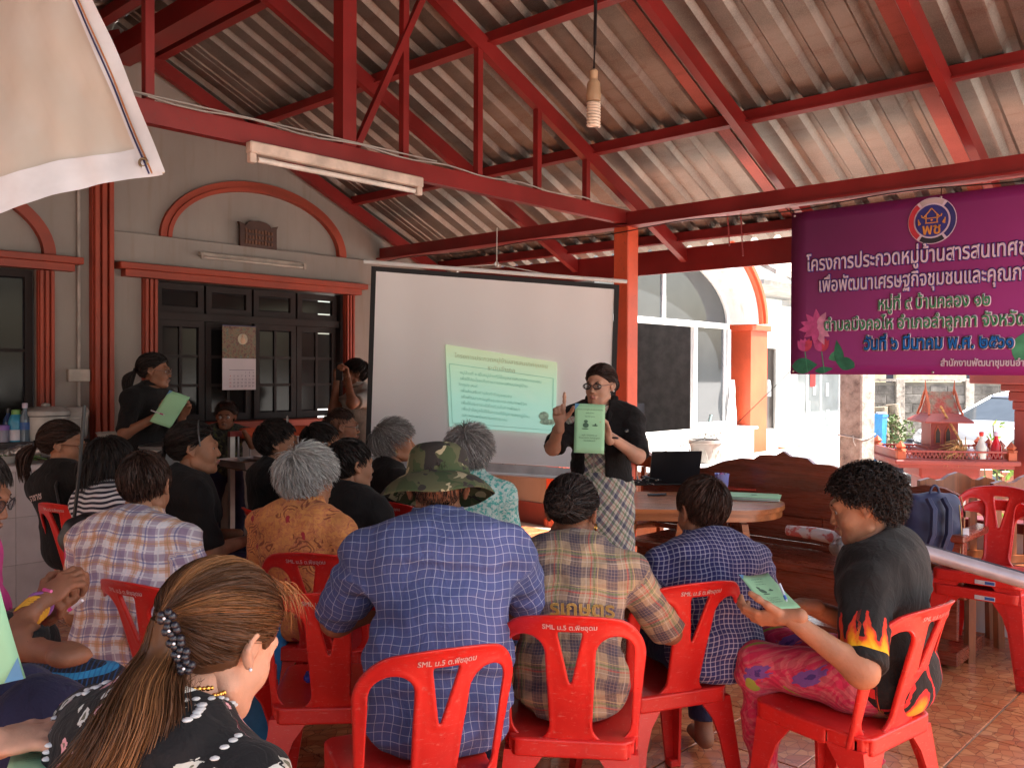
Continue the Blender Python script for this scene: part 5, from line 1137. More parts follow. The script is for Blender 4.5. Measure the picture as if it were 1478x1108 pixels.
bottle('water_bottle', 'clear water bottle with blue band and white cap by the rice cooker', ons(36, v=6.45), [(.03, 0), (.032, .12), (.03, .16), (.014, .2), (.014, .235)], P('clear_water', (.12, .16, .2), .08), P('white_cap', (0, 0, 0)), band=(.0325, .08, .13, P('label_blue', (.04, .12, .35), .5)))
bottle('small_bottle', 'small purple capped jar at the left edge beside the blue bottle', ons(5), [(.035, 0), (.035, .08), (.03, .09)], P('jar_grey', (.25, .23, .3), .3), P('violet_cap', (0, 0, 0)))
bottle('dark_bottle', 'dark blue bottle behind the small jar at the left edge', ons(12, v=6.56), sbp, P('dark_blue_glass', (.02, .05, .15), .15), m_black)
# foil wrapped vegetables on the counter
vg = thing('wrapped_greens', 'foil wrapped bundle of green vegetables lying on the counter', 'vegetables', at(45, 655, 5.75)); vg.location.z = .92
V_, Q_ = snet([('c', (-.25, 0, .02), (.22, 0, .09), .04, .055, 'u')], .008, .03, post=lambda D, X, Y, Z: D+.006*np.sin(X*60+Y*40)*np.sin(Z*70+X*20))
npobj('foil', V_, Q_, P('crumpled_foil', (.42, .38, .36), .28, .6, bump=.8, bsc=30, dist=.01), vg); m = MB()
for k in range(40): a = RNG.uniform(-1, 1); m.tube([(-.1+a*.15, -.03, .02), (-.12+a*.28, -.06+RNG.normal()*.02, .0+RNG.uniform(0, .04))], .005, 4)
m.build('leaves', P('veg_green', (.06, .12, .03), .6), vg)
pb = thing('white_bowl', 'white bowl with food on the counter at the left edge', 'bowl', at(10, 665, 5.7)); pb.location.z = .902; MB().lathe([(.04, 0), (.085, .05), (.08, .048), (.03, .01)], 20).build('bowl', m_ck, pb, True)
# serving table with pot and trays
sv = uthing('serving_table', 'brown wooden serving table with trays below the house window', 'table', 3.9, 5.75, 0)
bx('top', P('laminate_edge', (.12, .07, .05), .5), sv, -.56, .62, -.3, .3, .78, .82, b=.004); 
for x0, x1 in ((-.54, -.2), (-.18, .16), (.18, .6)): bx('front_panel', m_tw, sv, x0, x1, -.27, -.25, .45, .779)
for x in (-.54, .57): bx('leg', m_tw, sv, x-.02, x+.03, -.28, -.23, 0, .78)
def onv(px, z=.822, v=5.65): r = ray(px, 650); r = r*(v/r.dot(VD)); return Vector((r.x, r.y, z))
pt_ = thing('steel_pot', 'large aluminium stock pot with lid behind the headband woman', 'pot', onv(238)); 
m_al = P('dull_aluminium', (.35, .34, .33), .35, .8)
MB().lathe([(.15, 0), (.155, .02), (.155, .17), (.165, .175)], 30).build('pot', m_al, pt_, True); MB().lathe([(.166, .176), (.16, .19), (.06, .21), (0, .212)], 30).build('lid', m_al, pt_, True); MB().lathe([(.012, .21), (.018, .235), (0, .24)], 12).build('knob', m_black, pt_, True)
for s in (-1, 1): MB().tube([(s*.155, -.04, .14), (s*.19, -.03, .14), (s*.19, .03, .14), (s*.155, .04, .14)], .006, 6).build('handle', m_al, pt_, True)
for k, (px, lab) in enumerate(((360, 'aluminium food tray nearer the pot on the serving table'), (392, 'aluminium food tray at the right end of the serving table'))):
    ty = thing('food_tray', lab, 'tray', onv(px), UA)
    m = MB(); w_, l_, h_ = .15, .2, .055
    for (a, b, c, d) in (((-w_, -l_), (w_, -l_), (w_*.85, -l_*.88), (-w_*.85, -l_*.88)),): pass
    o4 = [(-w_, -l_, h_), (w_, -l_, h_), (w_, l_, h_), (-w_, l_, h_)]; i4 = [(-w_*.85, -l_*.88, .004), (w_*.85, -l_*.88, .004), (w_*.85, l_*.88, .004), (-w_*.85, l_*.88, .004)]
    m.add(o4+i4, [(0, 1, 5, 4), (1, 2, 6, 5), (2, 3, 7, 6), (3, 0, 4, 7), (4, 5, 6, 7)]); ob = m.build('tray', m_al, ty, fix=False); ob.modifiers.new('s', 'SOLIDIFY').thickness = .002
    MB().ball((0, 0, .02), (.11, .15, .02)).build('food', P('brown_food', (.2, .1, .05), .5), ty, True)
sc_ = thing('plastic_wrap', 'crumpled clear plastic wrap on the serving table beside the pot', 'wrap', onv(212, .83)); m = MB()
for k in range(12): m.ball((RNG.normal()*.04, RNG.normal()*.04, .02), (.02, .015, .015))
m.build('film', P('milky', (0, 0, 0)), sc_, True)
# steel railing under the window with white and orange cloths, black box
gr = uthing('steel_railing', 'grey steel railing with upright bars under the house window', 'railing', 4.15, 6.2, 0)
bx('top_rail', m_red, gr, -.7, .1, -.02, .02, 1.0, 1.04); bx('lower_rail', m_al, gr, -.7, .1, -.015, .015, .78, .8)
for k in range(8): MB().tube([(-.62+.1*k, 0, .8), (-.62+.1*k, 0, 1.0)], .008, 6).build('bar', m_al, gr, True)
for x in (-.68, .08): bx('post', m_al, gr, x-.02, x+.02, -.02, .02, 0, 1.0)
oc = uthing('orange_cloth', 'orange cloth draped over the steel railing', 'cloth', 3.9, 6.2, .86); MB().box(-.35, .25, -.03, .03, .12, .2, b=.01).build('cloth', P('orange_fabric', (.5, .08, .03), .9), oc)
wb_ = uthing('white_box', 'white plastic box standing behind the steel railing', 'box', 4.0, 6.28, 0); MB().box(-.12, .22, .02, .2, 0, .95, b=.01).build('body', P('grey_white_box', (.45, .43, .42), .6), wb_)
hm = thing('handbag', 'black and white handbag hanging on the red chair at the left', 'handbag', at(130, 775, 3.35))
V_, Q_ = snet([('e', (0, 0, 0), (.12, .06, .09), None, 'u')], .008, .03, post=lambda D, X, Y, Z: D+.006*np.sin(X*50+Z*30)*np.sin(Z*40)); npobj('body', V_, Q_, P('black_leather', (.015, .015, .016), .45), hm)
V_, Q_ = snet([('e', (.02, -.05, -.01), (.07, .03, .06), None, 'u')], .007, .02, post=lambda D, X, Y, Z: D+.008*np.sin(X*60+Z*80)); npobj('white_front', V_, Q_, P('bag_white', (.6, .57, .52), .7), hm)
bx('pink_tag', P('pink_tag', (.6, .06, .2), .5), hm, -.06, .0, -.075, -.07, -.08, -.02)
MB().tube([(-.06, 0, .07), (-.04, 0, .25), (-.02, .0, .5)], .007, 6).build('strap', P('black_leather', (0, 0, 0)), hm, True)
ub = thing('blue_stool', 'blue plastic bucket behind the orange batik shirt', 'bucket', at(378, 770, 3.45)); ub.location.z = 0; ub.scale = (.8, .8, 1.1)
MB().lathe([(.11, 0), (.14, .55), (.15, .56), (.15, .58), (.13, .57)], 20).build('body', P('blue_plastic', (0, 0, 0)), ub, True)
# ------------------------------------------------------------------ cloth, skin, hair materials
def cloth(name, fn, rough=.85, kind='pat', bump=.45, sheen=.05):
    t = NT(name); v = t.co('pat'); o = t.co(); c = fn(t, v); n = t.noise(o, 9, 4, .6); w_ = t.noise(t.map(o, (1, 1, .5)), 22, 3, .6, .8)
    c = t.mix(t.math('MULTIPLY', t.sm(n, .3, .75), .22), c, (0, 0, 0)); t.b.inputs['Sheen Weight'].default_value = sheen
    t.bump(t.math('ADD', t.math('MULTIPLY', w_, 1.), t.math('MULTIPLY', t.noise(o, 380, 2), .06)), bump, .02); return t.end(c, rough, None, .25)
def warp(t, v, amt, sc_):
    n = t.n('ShaderNodeTexNoise'); t.put(n.inputs['Vector'], v); n.inputs['Scale'].default_value = sc_; m = t.n('ShaderNodeVectorMath', operation='MULTIPLY_ADD'); t.put(m.inputs[0], n.outputs['Color']); m.inputs[1].default_value = (amt,)*3; t.put(m.inputs[2], v); return m.outputs[0]
def stripes(t, v, base, L_, rot=0.):
    s = sep(t, t.map(v, (1, 1, 1), (0, 0, rot)) if rot else v); c = t.mix(0., base, base)
    for ax, per, pos, wd, col, al in L_:
        f = t.math('FRACT', t.math('ADD', t.math('DIVIDE', s[ax], per), 10.+.5-pos)); d = t.math('ABSOLUTE', t.math('SUBTRACT', f, .5))
        c = t.mix(t.math('MULTIPLY', t.math('LESS_THAN', d, wd/2), al), c, col)
    return c
def plaid(name, base, L_, rot=0., **k): return cloth(name, lambda t, v: stripes(t, v, base, L_, rot), **k)
def both(per, pos, wd, col, al): return [(0, per, pos, wd, col, al), (1, per, pos, wd, col, al)]
m_blk = cloth('black_cotton', lambda t, v: t.mix(t.noise(v, 8, 3), (.006, .005, .005), (.011, .009, .009)))
m_chk = plaid('blue_grid_cotton', (.075, .095, .24), both(.0235, .5, .07, (.34, .38, .52), .75)+both(.0235, .5, .02, (.6, .6, .7), .4))
m_ging = plaid('navy_gingham', (.035, .035, .13), both(.0155, .5, .2, (.50, .48, .58), .55)+[(0, .062, .3, .3, (.02, .02, .1), .3)])
m_pl6 = plaid('orange_violet_plaid', (.78, .72, .72), both(.085, .15, .22, (.62, .27, .10), .55)+both(.085, .62, .26, (.20, .12, .25), .55)+both(.085, .40, .06, (.08, .10, .30), .6)+both(.085, .86, .05, (.7, .68, .7), .8)+both(.085, .15, .04, (.5, .3, .15), .7))
m_pl20 = plaid('olive_navy_plaid', (.36, .26, .17), both(.11, .2, .3, (.03, .03, .075), .62)+both(.11, .62, .035, (.5, .06, .05), .6)+both(.11, .72, .05, (.12, .2, .06), .6)+both(.11, .8, .02, (.6, .45, .2), .7)+both(.11, .5, .02, (.6, .5, .42), .5)+both(.0095, .5, .2, (.5, .36, .25), .25))
m_pl19 = plaid('bias_plaid', (.50, .47, .38), both(.075, .2, .26, (.03, .035, .10), .62)+both(.075, .6, .12, (.08, .16, .07), .6)+both(.075, .82, .04, (.45, .06, .05), .6)+both(.075, .4, .03, (.6, .58, .5), .8), rad(45))
m_str = plaid('navy_white_stripe', (.60, .58, .6), [(1, .023, .5, .5, (.02, .02, .035), 1)])
m_pinkt = cloth('pink_cotton', lambda t, v: t.mix(t.noise(v, 8), (.55, .04, .2), (.7, .07, .3)))
m_blu = plaid('blue_zigzag', (.02, .02, .03), [(1, .035, .5, .35, (.04, .3, .6), .9), (0, .012, .5, .3, (.02, .1, .3), .5)])
m_navy = cloth('navy_cotton', lambda t, v: t.mix(t.noise(v, 8), (.018, .018, .05), (.03, .03, .075)))
m_gry = cloth('beige_shirt', lambda t, v: t.mix(t.noise(v, 6), (.30, .27, .24), (.38, .35, .31)))
m_kid = cloth('kids_camo', lambda t, v: t.ramp(t.noise(v, 30, 3), [(.42, (.03, .03, .025)), (.5, (.08, .08, .06)), (.6, (.12, .13, .04))], True))
def _floral(t, v):
    v = warp(t, v, .02, 30)
    w_ = t.noise(v, 18, 2); V = t.vor(v, 34); d = V.outputs['Distance']; s = sep(t, V.outputs['Color'])
    petals = t.math('ADD', d, t.math('MULTIPLY', t.math('SUBTRACT', t.noise(v, 130, 2), .5), .5))
    m = t.math('MULTIPLY', t.math('LESS_THAN', petals, .35), t.math('GREATER_THAN', s[0], .22))
    col = t.ramp(s[1], [(0, (.62, .6, .55)), (.45, (.5, .48, .42)), (.6, (.62, .3, .32)), (.85, (.45, .03, .06))], True)
    c = t.mix(m, (.010, .009, .010), col); c = t.mix(t.math('MULTIPLY', t.math('LESS_THAN', petals, .14), m), c, (.12, .12, .08))
    V2 = t.vor(v, 60); m2 = t.math('MULTIPLY', t.math('LESS_THAN', V2.outputs['Distance'], .22), t.math('GREATER_THAN', sep(t, V2.outputs['Color'])[0], .82))
    return t.mix(m2, c, (.55, .38, .38))
m_flo = cloth('black_floral', _floral)
def _mint(t, v):
    V = t.vor(v, 95); n = t.noise(v, 60, 3); c = t.mix(t.sm(n, .42, .55), (.10, .42, .36), (.52, .66, .60)); return t.mix(t.math('LESS_THAN', V.outputs['Distance'], .22), c, (.62, .70, .66))
m_mint = cloth('mint_floral', _mint)
def _batik(t, v):
    v = warp(t, v, .05, 16); V = t.vor(v, 15); d = V.outputs['Distance']; n = t.noise(v, 45, 5, .7, 1.5); s = sep(t, V.outputs['Color'])
    ring = t.math('SINE', t.math('MULTIPLY', t.math('ADD', d, t.math('MULTIPLY', n, .15)), 38.)); c = t.mix(t.sm(n, .4, .62), (.78, .33, .10), (.62, .2, .09))
    m = t.math('MULTIPLY', t.math('GREATER_THAN', s[0], .5), t.sm(ring, .1, .6)); c = t.mix(t.math('MULTIPLY', m, .8), c, (.22, .05, .03))
    V2 = t.vor(t.map(v, (1, .7, 1)), 24); m2 = t.math('MULTIPLY', t.math('LESS_THAN', t.math('ADD', V2.outputs['Distance'], t.math('MULTIPLY', n, .3)), .4), t.math('GREATER_THAN', sep(t, V2.outputs['Color'])[1], .7))
    c = t.mix(m2, c, (.45, .04, .05)); return t.mix(t.math('MULTIPLY', t.math('GREATER_THAN', n, .66), .8), c, (.08, .03, .02))
m_bat = cloth('orange_batik', _batik)
def _pinkb(t, v):
    v = warp(t, v, .03, 14)
    n = t.noise(v, 40, 4, .6, .8); c = t.mix(t.sm(n, .42, .6), (.62, .035, .10), (.62, .14, .16)); c = t.mix(t.math('MULTIPLY', stripe1(t, v), .35), c, (.3, .01, .04))
    V = t.vor(v, 9); pe = t.math('ADD', V.outputs['Distance'], t.math('MULTIPLY', t.noise(v, 60, 2), .45)); g_ = sep(t, V.outputs['Color'])
    c = t.mix(t.math('MULTIPLY', t.math('LESS_THAN', pe, .50), t.math('GREATER_THAN', g_[0], .4)), c, (.20, .08, .30)); c = t.mix(t.math('MULTIPLY', t.math('LESS_THAN', pe, .33), t.math('GREATER_THAN', g_[0], .4)), c, (.08, .04, .20))
    V2 = t.vor(t.map(v, (1.6, .6, 1), (0, 0, .7), (.3, .2, 0)), 20); m2 = t.math('MULTIPLY', t.math('LESS_THAN', V2.outputs['Distance'], .28), t.math('GREATER_THAN', sep(t, V2.outputs['Color'])[1], .62))
    return t.mix(m2, c, (.32, .34, .05))
def stripe1(t, v): s = sep(t, t.map(v, (1, 1, 1), (0, 0, .6))); return t.math('LESS_THAN', t.math('FRACT', t.math('DIVIDE', s[0], .02)), .45)
m_pkb = cloth('pink_batik', _pinkb)
m_brb = cloth('brown_batik', lambda t, v: t.mix(t.math('GREATER_THAN', t.math('SINE', t.math('MULTIPLY', t.vor(v, 30).outputs['Distance'], 40.)), .2), (.20, .06, .04), (.42, .26, .16)))
def _flame(t, v):
    s = sep(t, v); n = t.noise(v, 22, 2); uu = t.math('ADD', s[0], t.math('MULTIPLY', n, .03)); is_arm = t.math('GREATER_THAN', s[2], .5)
    def fl(dist, h0, h1, fr, yel):
        tip = t.math('POWER', t.math('ABSOLUTE', t.math('SINE', t.math('MULTIPLY', uu, fr))), 3.); hgt = t.math('MULTIPLY_ADD', tip, h1, h0); q = t.math('DIVIDE', dist, hgt)
        return q, t.math('MULTIPLY', t.math('LESS_THAN', q, 1.), t.math('GREATER_THAN', dist, .0))
    da = t.math('SUBTRACT', .225, s[1]); q, m = fl(da, .025, .085, 75., 1); col = t.ramp(q, [(0, (.85, .48, .02)), (.35, (.8, .25, .01)), (.6, (.7, .06, .02)), (1, (.6, .03, .02))])
    c = t.mix(t.math('MULTIPLY', m, is_arm), (.013, .012, .012), col)
    db = t.math('ADD', s[1], .56); q2, m2 = fl(db, .07, .26, 17., 1); col2 = t.ramp(q2, [(0, (.85, .5, .02)), (.3, (.8, .42, .02)), (.42, (.6, .03, .03)), (1, (.6, .03, .03))]); inner = t.math('LESS_THAN', t.math('ABSOLUTE', t.math('SUBTRACT', q2, .62)), .14)
    m2 = t.math('MULTIPLY', m2, t.math('SUBTRACT', 1., is_arm)); c = t.mix(m2, c, col2); c = t.mix(t.math('MULTIPLY', m2, inner), c, (.015, .012, .012)); return c
m_flm = cloth('flame_print', _flame)
t = NT('camouflage'); v = t.co(); a_ = t.noise(v, 14, 2, .5, .5); b_ = t.noise(t.map(v, loc=(3, 1, 2)), 12, 2, .5, .6); d_ = t.noise(t.map(v, loc=(7, 5, 1)), 15, 2, .5, .4)
c = t.mix(t.math('GREATER_THAN', a_, .52), (.07, .075, .035), (.035, .055, .02)); c = t.mix(t.math('GREATER_THAN', b_, .58), c, (.32, .28, .17)); c = t.mix(t.math('GREATER_THAN', d_, .56), c, (.02, .017, .015)); t.bump(t.noise(v, 60, 3), .3, .004); m_camo = t.end(c, .9)
def skin(name, col, sss=.12):
    t = NT(name); v = t.co(); n = t.noise(v, 14, 4); g = t.noise(v, 220, 2)
    c = t.mix(t.sm(n, .3, .7), mul(col, .82), (col[0]*1.12, col[1]*1.05, col[2]*1.02)); t.bump(t.math('ADD', t.noise(v, 60, 3), g), .25, .003)
    t.b.inputs['Subsurface Weight'].default_value = sss; t.b.inputs['Subsurface Radius'].default_value = (.8, .3, .15); t.b.inputs['Subsurface Scale'].default_value = .008
    return t.end(c, t.math('MULTIPLY_ADD', n, .2, .46), None, .3)
m_sk = {'l': skin('skin_light', (.50, .28, .19)), 'm': skin('skin_tan', (.34, .165, .095)), 'd': skin('skin_brown', (.24, .105, .06))}
m_lip = {'l': P('lip_light', (.40, .16, .12), .5), 'm': P('lip_tan', (.28, .09, .07), .4), 'd': P('lip_brown', (.17, .07, .05), .45)}
m_eye = P('eye_white', (.36, .33, .31), .3, var=.05); m_iris = P('eye_dark', (.02, .01, .008), .15)
def hairm(name, a, b, rough=.5):
    t = NT(name); f = t.n('ShaderNodeAttribute', attribute_name='tint').outputs['Fac']; v = t.co(); n = t.noise(v, 50, 3)
    c = t.mix(t.math('MULTIPLY_ADD', n, .2, f), a, b); return t.end(c, rough, None, .22)
m_h = {'k': hairm('black_hair', (.008, .006, .006), (.035, .024, .02)), 'b': hairm('dark_brown_hair', (.014, .008, .006), (.07, .035, .025)), 'g': hairm('grey_hair', (.26, .25, .235), (.6, .58, .54), .55), 'sg': hairm('salt_grey_hair', (.10, .09, .085), (.42, .40, .38), .55), 'h': hairm('highlighted_hair', (.022, .011, .008), (.33, .14, .05), .45)}
m_gold = P('gold', (.8, .45, .1), .25, 1.)
# ------------------------------------------------------------------ head (own frame: face towards +y, origin between the ears)
def snet2(base, cut, fine, h):
    # blend coarse shapes (wide radius), carve, then add fine shapes (tight radius) in one field
    lo = np.array([-.10, -.13, -.13]); hi = np.array([.10, .13, .13])
    def e_(X, Y, Z, c, r): x, y, z = X-c[0], Y-c[1], Z-c[2]; k0 = np.sqrt((x/r[0])**2+(y/r[1])**2+(z/r[2])**2); k1 = np.sqrt((x/r[0]**2)**2+(y/r[1]**2)**2+(z/r[2]**2)**2)+1e-9; return k0*(k0-1)/k1
    def c_(X, Y, Z, a, b, ra, rb):
        a = np.array(a, float); d = np.array(b, float)-a; l = d@d+1e-9; t_ = np.clip(((X-a[0])*d[0]+(Y-a[1])*d[1]+(Z-a[2])*d[2])/l, 0, 1); return np.sqrt((X-a[0]-t_*d[0])**2+(Y-a[1]-t_*d[1])**2+(Z-a[2]-t_*d[2])**2)-(ra+(rb-ra)*t_)
    def sm_(a, b, k): q = np.clip(.5+.5*(a-b)/k, 0, 1); return a*(1-q)+b*q-k*q*(1-q)
    def post(D, X, Y, Z):
        D = None
        for p in base: v = e_(X, Y, Z, p[1], p[2]) if p[0] == 'e' else c_(X, Y, Z, *p[1:5]); D = v if D is None else sm_(D, v, .022)
        for c, r in cut: D = -sm_(-D, e_(X, Y, Z, c, r), .012)
        for p in fine: v = e_(X, Y, Z, p[1], p[2]) if p[0] == 'e' else c_(X, Y, Z, *p[1:5]); D = sm_(D, v, .007)
        return D
    return snet([], h, 0, lo, hi, post)
HC = {}
def head_mesh(kind, _c=HC):
    if 'b' not in _c:
        pr = [('e', (0, -.018, .03), (.074, .092, .084)), ('e', (0, .028, -.025), (.058, .060, .080)), ('e', (0, .042, -.078), (.036, .038, .028)), ('e', (.034, .05, -.028), (.026, .026, .03)), ('e', (-.034, .05, -.028), (.026, .026, .03)), ('e', (0, .070, -.096), (.017, .017, .014)),
              ('c', (-.036, .074, .024), (-.008, .083, .020), .009, .009), ('c', (.036, .074, .024), (.008, .083, .020), .009, .009), ('c', (.048, .0, -.06), (.03, .05, -.086), .02, .018), ('c', (-.048, .0, -.06), (-.03, .05, -.086), .02, .018)]
        fn = [('c', (0, .083, .008), (0, .100, -.029), .006, .0082), ('e', (.011, .094, -.032), (.0075, .0085, .0065)), ('e', (-.011, .094, -.032), (.0075, .0085, .0065)), ('c', (-.020, .084, -.0585), (0, .0955, -.0555), .004, .0058), ('c', (.020, .084, -.0585), (0, .0955, -.0555), .004, .0058), ('c', (-.015, .086, -.067), (.015, .086, -.067), .0055, .0055), ('e', (0, .087, -.067), (.014, .008, .006)),
              ('c', (-.022, .081, .0095), (-.042, .072, .007), .0045, .004), ('c', (.022, .081, .0095), (.042, .072, .007), .0045, .004), ('c', (-.022, .079, -.006), (-.04, .072, -.005), .0045, .004), ('c', (.022, .079, -.006), (.04, .072, -.005), .0045, .004)]
        for s in (1, -1): fn += [('e', (s*.075, -.008, .002), (.006, .017, .026)), ('c', (s*.083, -.018, .021), (s*.086, -.025, -.002), .0045, .0045), ('c', (s*.083, -.018, .021), (s*.078, .0, .028), .0045, .004), ('c', (s*.077, -.002, -.024), (s*.084, -.02, -.008), .0065, .005)]
        V, Q = snet2(pr, [((.031, .098, .003), (.018, .02, .012)), ((-.031, .098, .003), (.018, .02, .012))], fn, .0044)
        c = V[Q].mean(1); m = (c[:, 1] > .078) & (c[:, 2] < -.0515) & (c[:, 2] > -.0735) & (np.abs(c[:, 0]) < .020) & (np.abs(c[:, 2]+.0625) < .0105-.2*np.abs(c[:, 0])); _c['b'] = (V, Q, m.astype(int))
    V, Q, m = _c['b']; f = {'m': np.array([1.05, 1.04, 1.03]), 'f': np.array([1., 1., .99]), 'k': np.array([.92, .9, .86])}[kind]
    return V*f, Q, m
def rotm(y, p, r): return Matrix.Rotation(-rad(y), 3, 'Z') @ Matrix.Rotation(-rad(p), 3, 'X') @ Matrix.Rotation(rad(r), 3, 'Y')
# ------------------------------------------------------------------ hair
CR = np.array([.080, .099, .090]); CC = np.array([0, -.018, .031])
def on_shell(n, rng, f):
    out = np.zeros((0, 3))
    while len(out) < n:
        d = rng.normal(size=(n*2, 3)); d /= np.linalg.norm(d, axis=1, keepdims=True); p = CC+CR*d; out = np.concatenate([out, p[f(p)]])
    return out[:n]
HO = [.008]
def hairline(p, low=0.): 
    fwd = (p[:, 1]+HO[0])*.66-(p[:, 2]-.0-low)*.75
    ear = np.minimum(np.linalg.norm((p-np.array([.078, .0, -.004]))*np.array([.5, 1, 1]), axis=1), np.linalg.norm((p-np.array([-.078, .0, -.004]))*np.array([.5, 1, 1]), axis=1))
    return (fwd < .0) & (ear > .026) & (p[:, 2] > -.085)
def hair(style, M4, parent, mat, n=1500, wd=.0026, seed=0, big=1., near=False):
    HO[0] = -.012 if style in ('bob',) else .008
    rng = np.random.default_rng(seed+11); R3 = np.array(M4.to_3x3()); T3 = np.array(M4.translation)
    def tr(V): return V @ R3.T+T3
    def out(name, P_, w_, par=None, tint=None):
        V, Q = ribbons(P_, w_); k = P_.shape[1]; tt = np.repeat(rng.uniform(0, 1, len(P_))**2 if tint is None else tint, 2*k); return npobj(name, tr(V), Q, mat, par, colr=tt)
    infl = {'curly': .010, 'short': .004, 'crop': -.001, 'bob': .006, 'fluffy': .008}.get(style, .003)*big
    # scalp cap
    def post(D, X, Y, Z):
        x, y, z = X-CC[0], Y-CC[1], Z-CC[2]; r = CR+infl-.004; k0 = np.sqrt((x/r[0])**2+(y/r[1])**2+(z/r[2])**2); k1 = np.sqrt((x/r[0]**2)**2+(y/r[1]**2)**2+(z/r[2]**2)**2)+1e-9
        D = k0*(k0-1)/k1; pl = (Y+HO[0])*.66-Z*.75; D = np.maximum(D, pl-.002*np.sin(X*90)); D = np.maximum(D, -.088-Z)
        for s in (1, -1): D = np.maximum(D, .024-np.sqrt(((X-s*.085)*.5)**2+(Y-.004)**2+(Z+.003)**2))
        return D
    V, Q = snet([], .007, 0, (-.105, -.14, -.10), (.105, .10, .145), post)
    cap = npobj('hair', tr(V), Q, mat, parent, colr=np.full(len(V), .12))
    roots = on_shell(n, rng, lambda p: hairline(p)); off = rng.uniform(0, 1, n)
    k = 8
    P_ = np.zeros((n, k, 3)); P_[:, 0] = roots; tie = np.array([0, -.118, .0 if style != 'pony_high' else .03])
    crown = np.array([.01, -.07, .11]); p = roots.copy(); L_ = {'crop': .02, 'short': .045, 'bob': .20, 'fluffy': .085, 'curly': .03}.get(style, .1)
    L_ = L_*rng.uniform(.7, 1.25, n)
    for i in range(1, k):
        if style in ('bun', 'pony', 'pony_high', 'clip'): d = tie-p
        elif style == 'bob': d = np.where((p[:, 2] < .02)[:, None], np.array([0, 0, -1.]), (p-crown)*np.array([1, 1, 1])+np.array([0, -.02, -.04]))
        else: d = p-crown+np.array([0, .03, -.02])
        dist = np.linalg.norm(d, axis=1, keepdims=True); d = d/np.maximum(dist, 1e-6)
        if style in ('bun', 'pony', 'pony_high', 'clip'): st_ = np.minimum(dist[:, 0], .03)[:, None]
        else: st_ = (L_/(k-1))[:, None]
        d = d+rng.normal(size=d.shape)*(.12 if style not in ('fluffy', 'curly') else .22); p = p+d*st_
        q = (p-CC)/CR; rr = np.linalg.norm(q, axis=1, keepdims=True); tgt = 1+(infl+.006*off[:, None]+(.02 if style in ('fluffy',) else .0)*(i/k))/.09*1.
        low = (p[:, 2] < -.0)[:, None] & (style == 'bob'); p = np.where(low, p*np.array([1, 1, 1])+np.where(q > 0, 1, -1)*np.array([.0006, .0008, 0]), CC+CR*q/np.maximum(rr, 1e-6)*tgt)
        P_[:, i] = p
    if style == 'fluffy':
        a = rng.uniform(0, 6.28, n); t1 = rng.normal(size=(n, 3)); t1 /= np.linalg.norm(t1, axis=1, keepdims=True)
        for i in range(1, k): f = i/(k-1); P_[:, i] += t1*(.007*np.sin(a+f*5.5)*f)[:, None]+(P_[:, i]-CC)/CR*(.010*f*off*big)[:, None]
    if style == 'curly':
        nrm = (roots-CC)/CR; nrm /= np.linalg.norm(nrm, axis=1, keepdims=True); a = rng.uniform(0, 6.28, n); ph = rng.uniform(1., 2.2, n)*(1 if style == 'curly' else .45); t1 = np.cross(nrm, rng.normal(size=nrm.shape)); t1 /= np.linalg.norm(t1, axis=1, keepdims=True); t2 = np.cross(nrm, t1)
        rr = rng.uniform(.004, .010, n)*(1 if style == 'curly' else 1.8)
        for i in range(k):
            f = i/(k-1); an = a+ph*f*4.2; base_ = roots+nrm*(infl-.004+(.030 if style == 'curly' else .03)*big*f*off[:, None]**.5); base_[:, 2] -= .012*f; P_[:, i] = base_+t1*(rr*np.cos(an))[:, None]+t2*(rr*np.sin(an))[:, None]
    out('strands', P_, wd, cap)
    if style in ('bun',):
        c = tie+np.array([0, -.03, 0]); m = 500; d = rng.normal(size=(m, 3)); d /= np.linalg.norm(d, axis=1, keepdims=True); e = np.cross(d, rng.normal(size=(m, 3))); e /= np.linalg.norm(e, axis=1, keepdims=True); S_ = np.zeros((m, 8, 3))
        for i in range(8): a = i/7*2.2; S_[:, i] = c+(d*math.cos(a)+e*math.sin(a))*rng.uniform(.034, .042, m)[:, None]*big
        V, Q = snet([('e', tuple(c), (.036*big, .034*big, .036*big), None, 'u')], .007, .01); npobj('hair_bun', tr(V), Q, mat, cap, colr=np.full(len(V), .1)); out('bun_strands', S_, wd, cap)
    if style in ('pony', 'pony_high'):
        m = 450; S_ = np.zeros((m, 9, 3)); a = rng.uniform(0, 6.28, m); r = rng.uniform(0, 1, m)**.5; ln = rng.uniform(.8, 1.15, m)
        for i in range(9):
            f = i/8; w_ = .012+.026*math.sin(min(1, f*1.3)*math.pi*.8); S_[:, i, 0] = np.cos(a)*r*w_; S_[:, i, 1] = tie[1]-.01-.045*math.sin(f*2.4)*1+np.sin(a)*r*w_; S_[:, i, 2] = tie[2]+.02*math.sin(f*3)-f*.17*ln*big
        out('ponytail', S_, wd*1.3, cap); MB().tube([tr(tie+np.array([.016*math.cos(b), -.012, .016*math.sin(b)])) for b in np.linspace(0, 6.28, 11)[:-1]], .006, 6, closed=True).build('hair_tie', m_black, cap, True)
    return cap
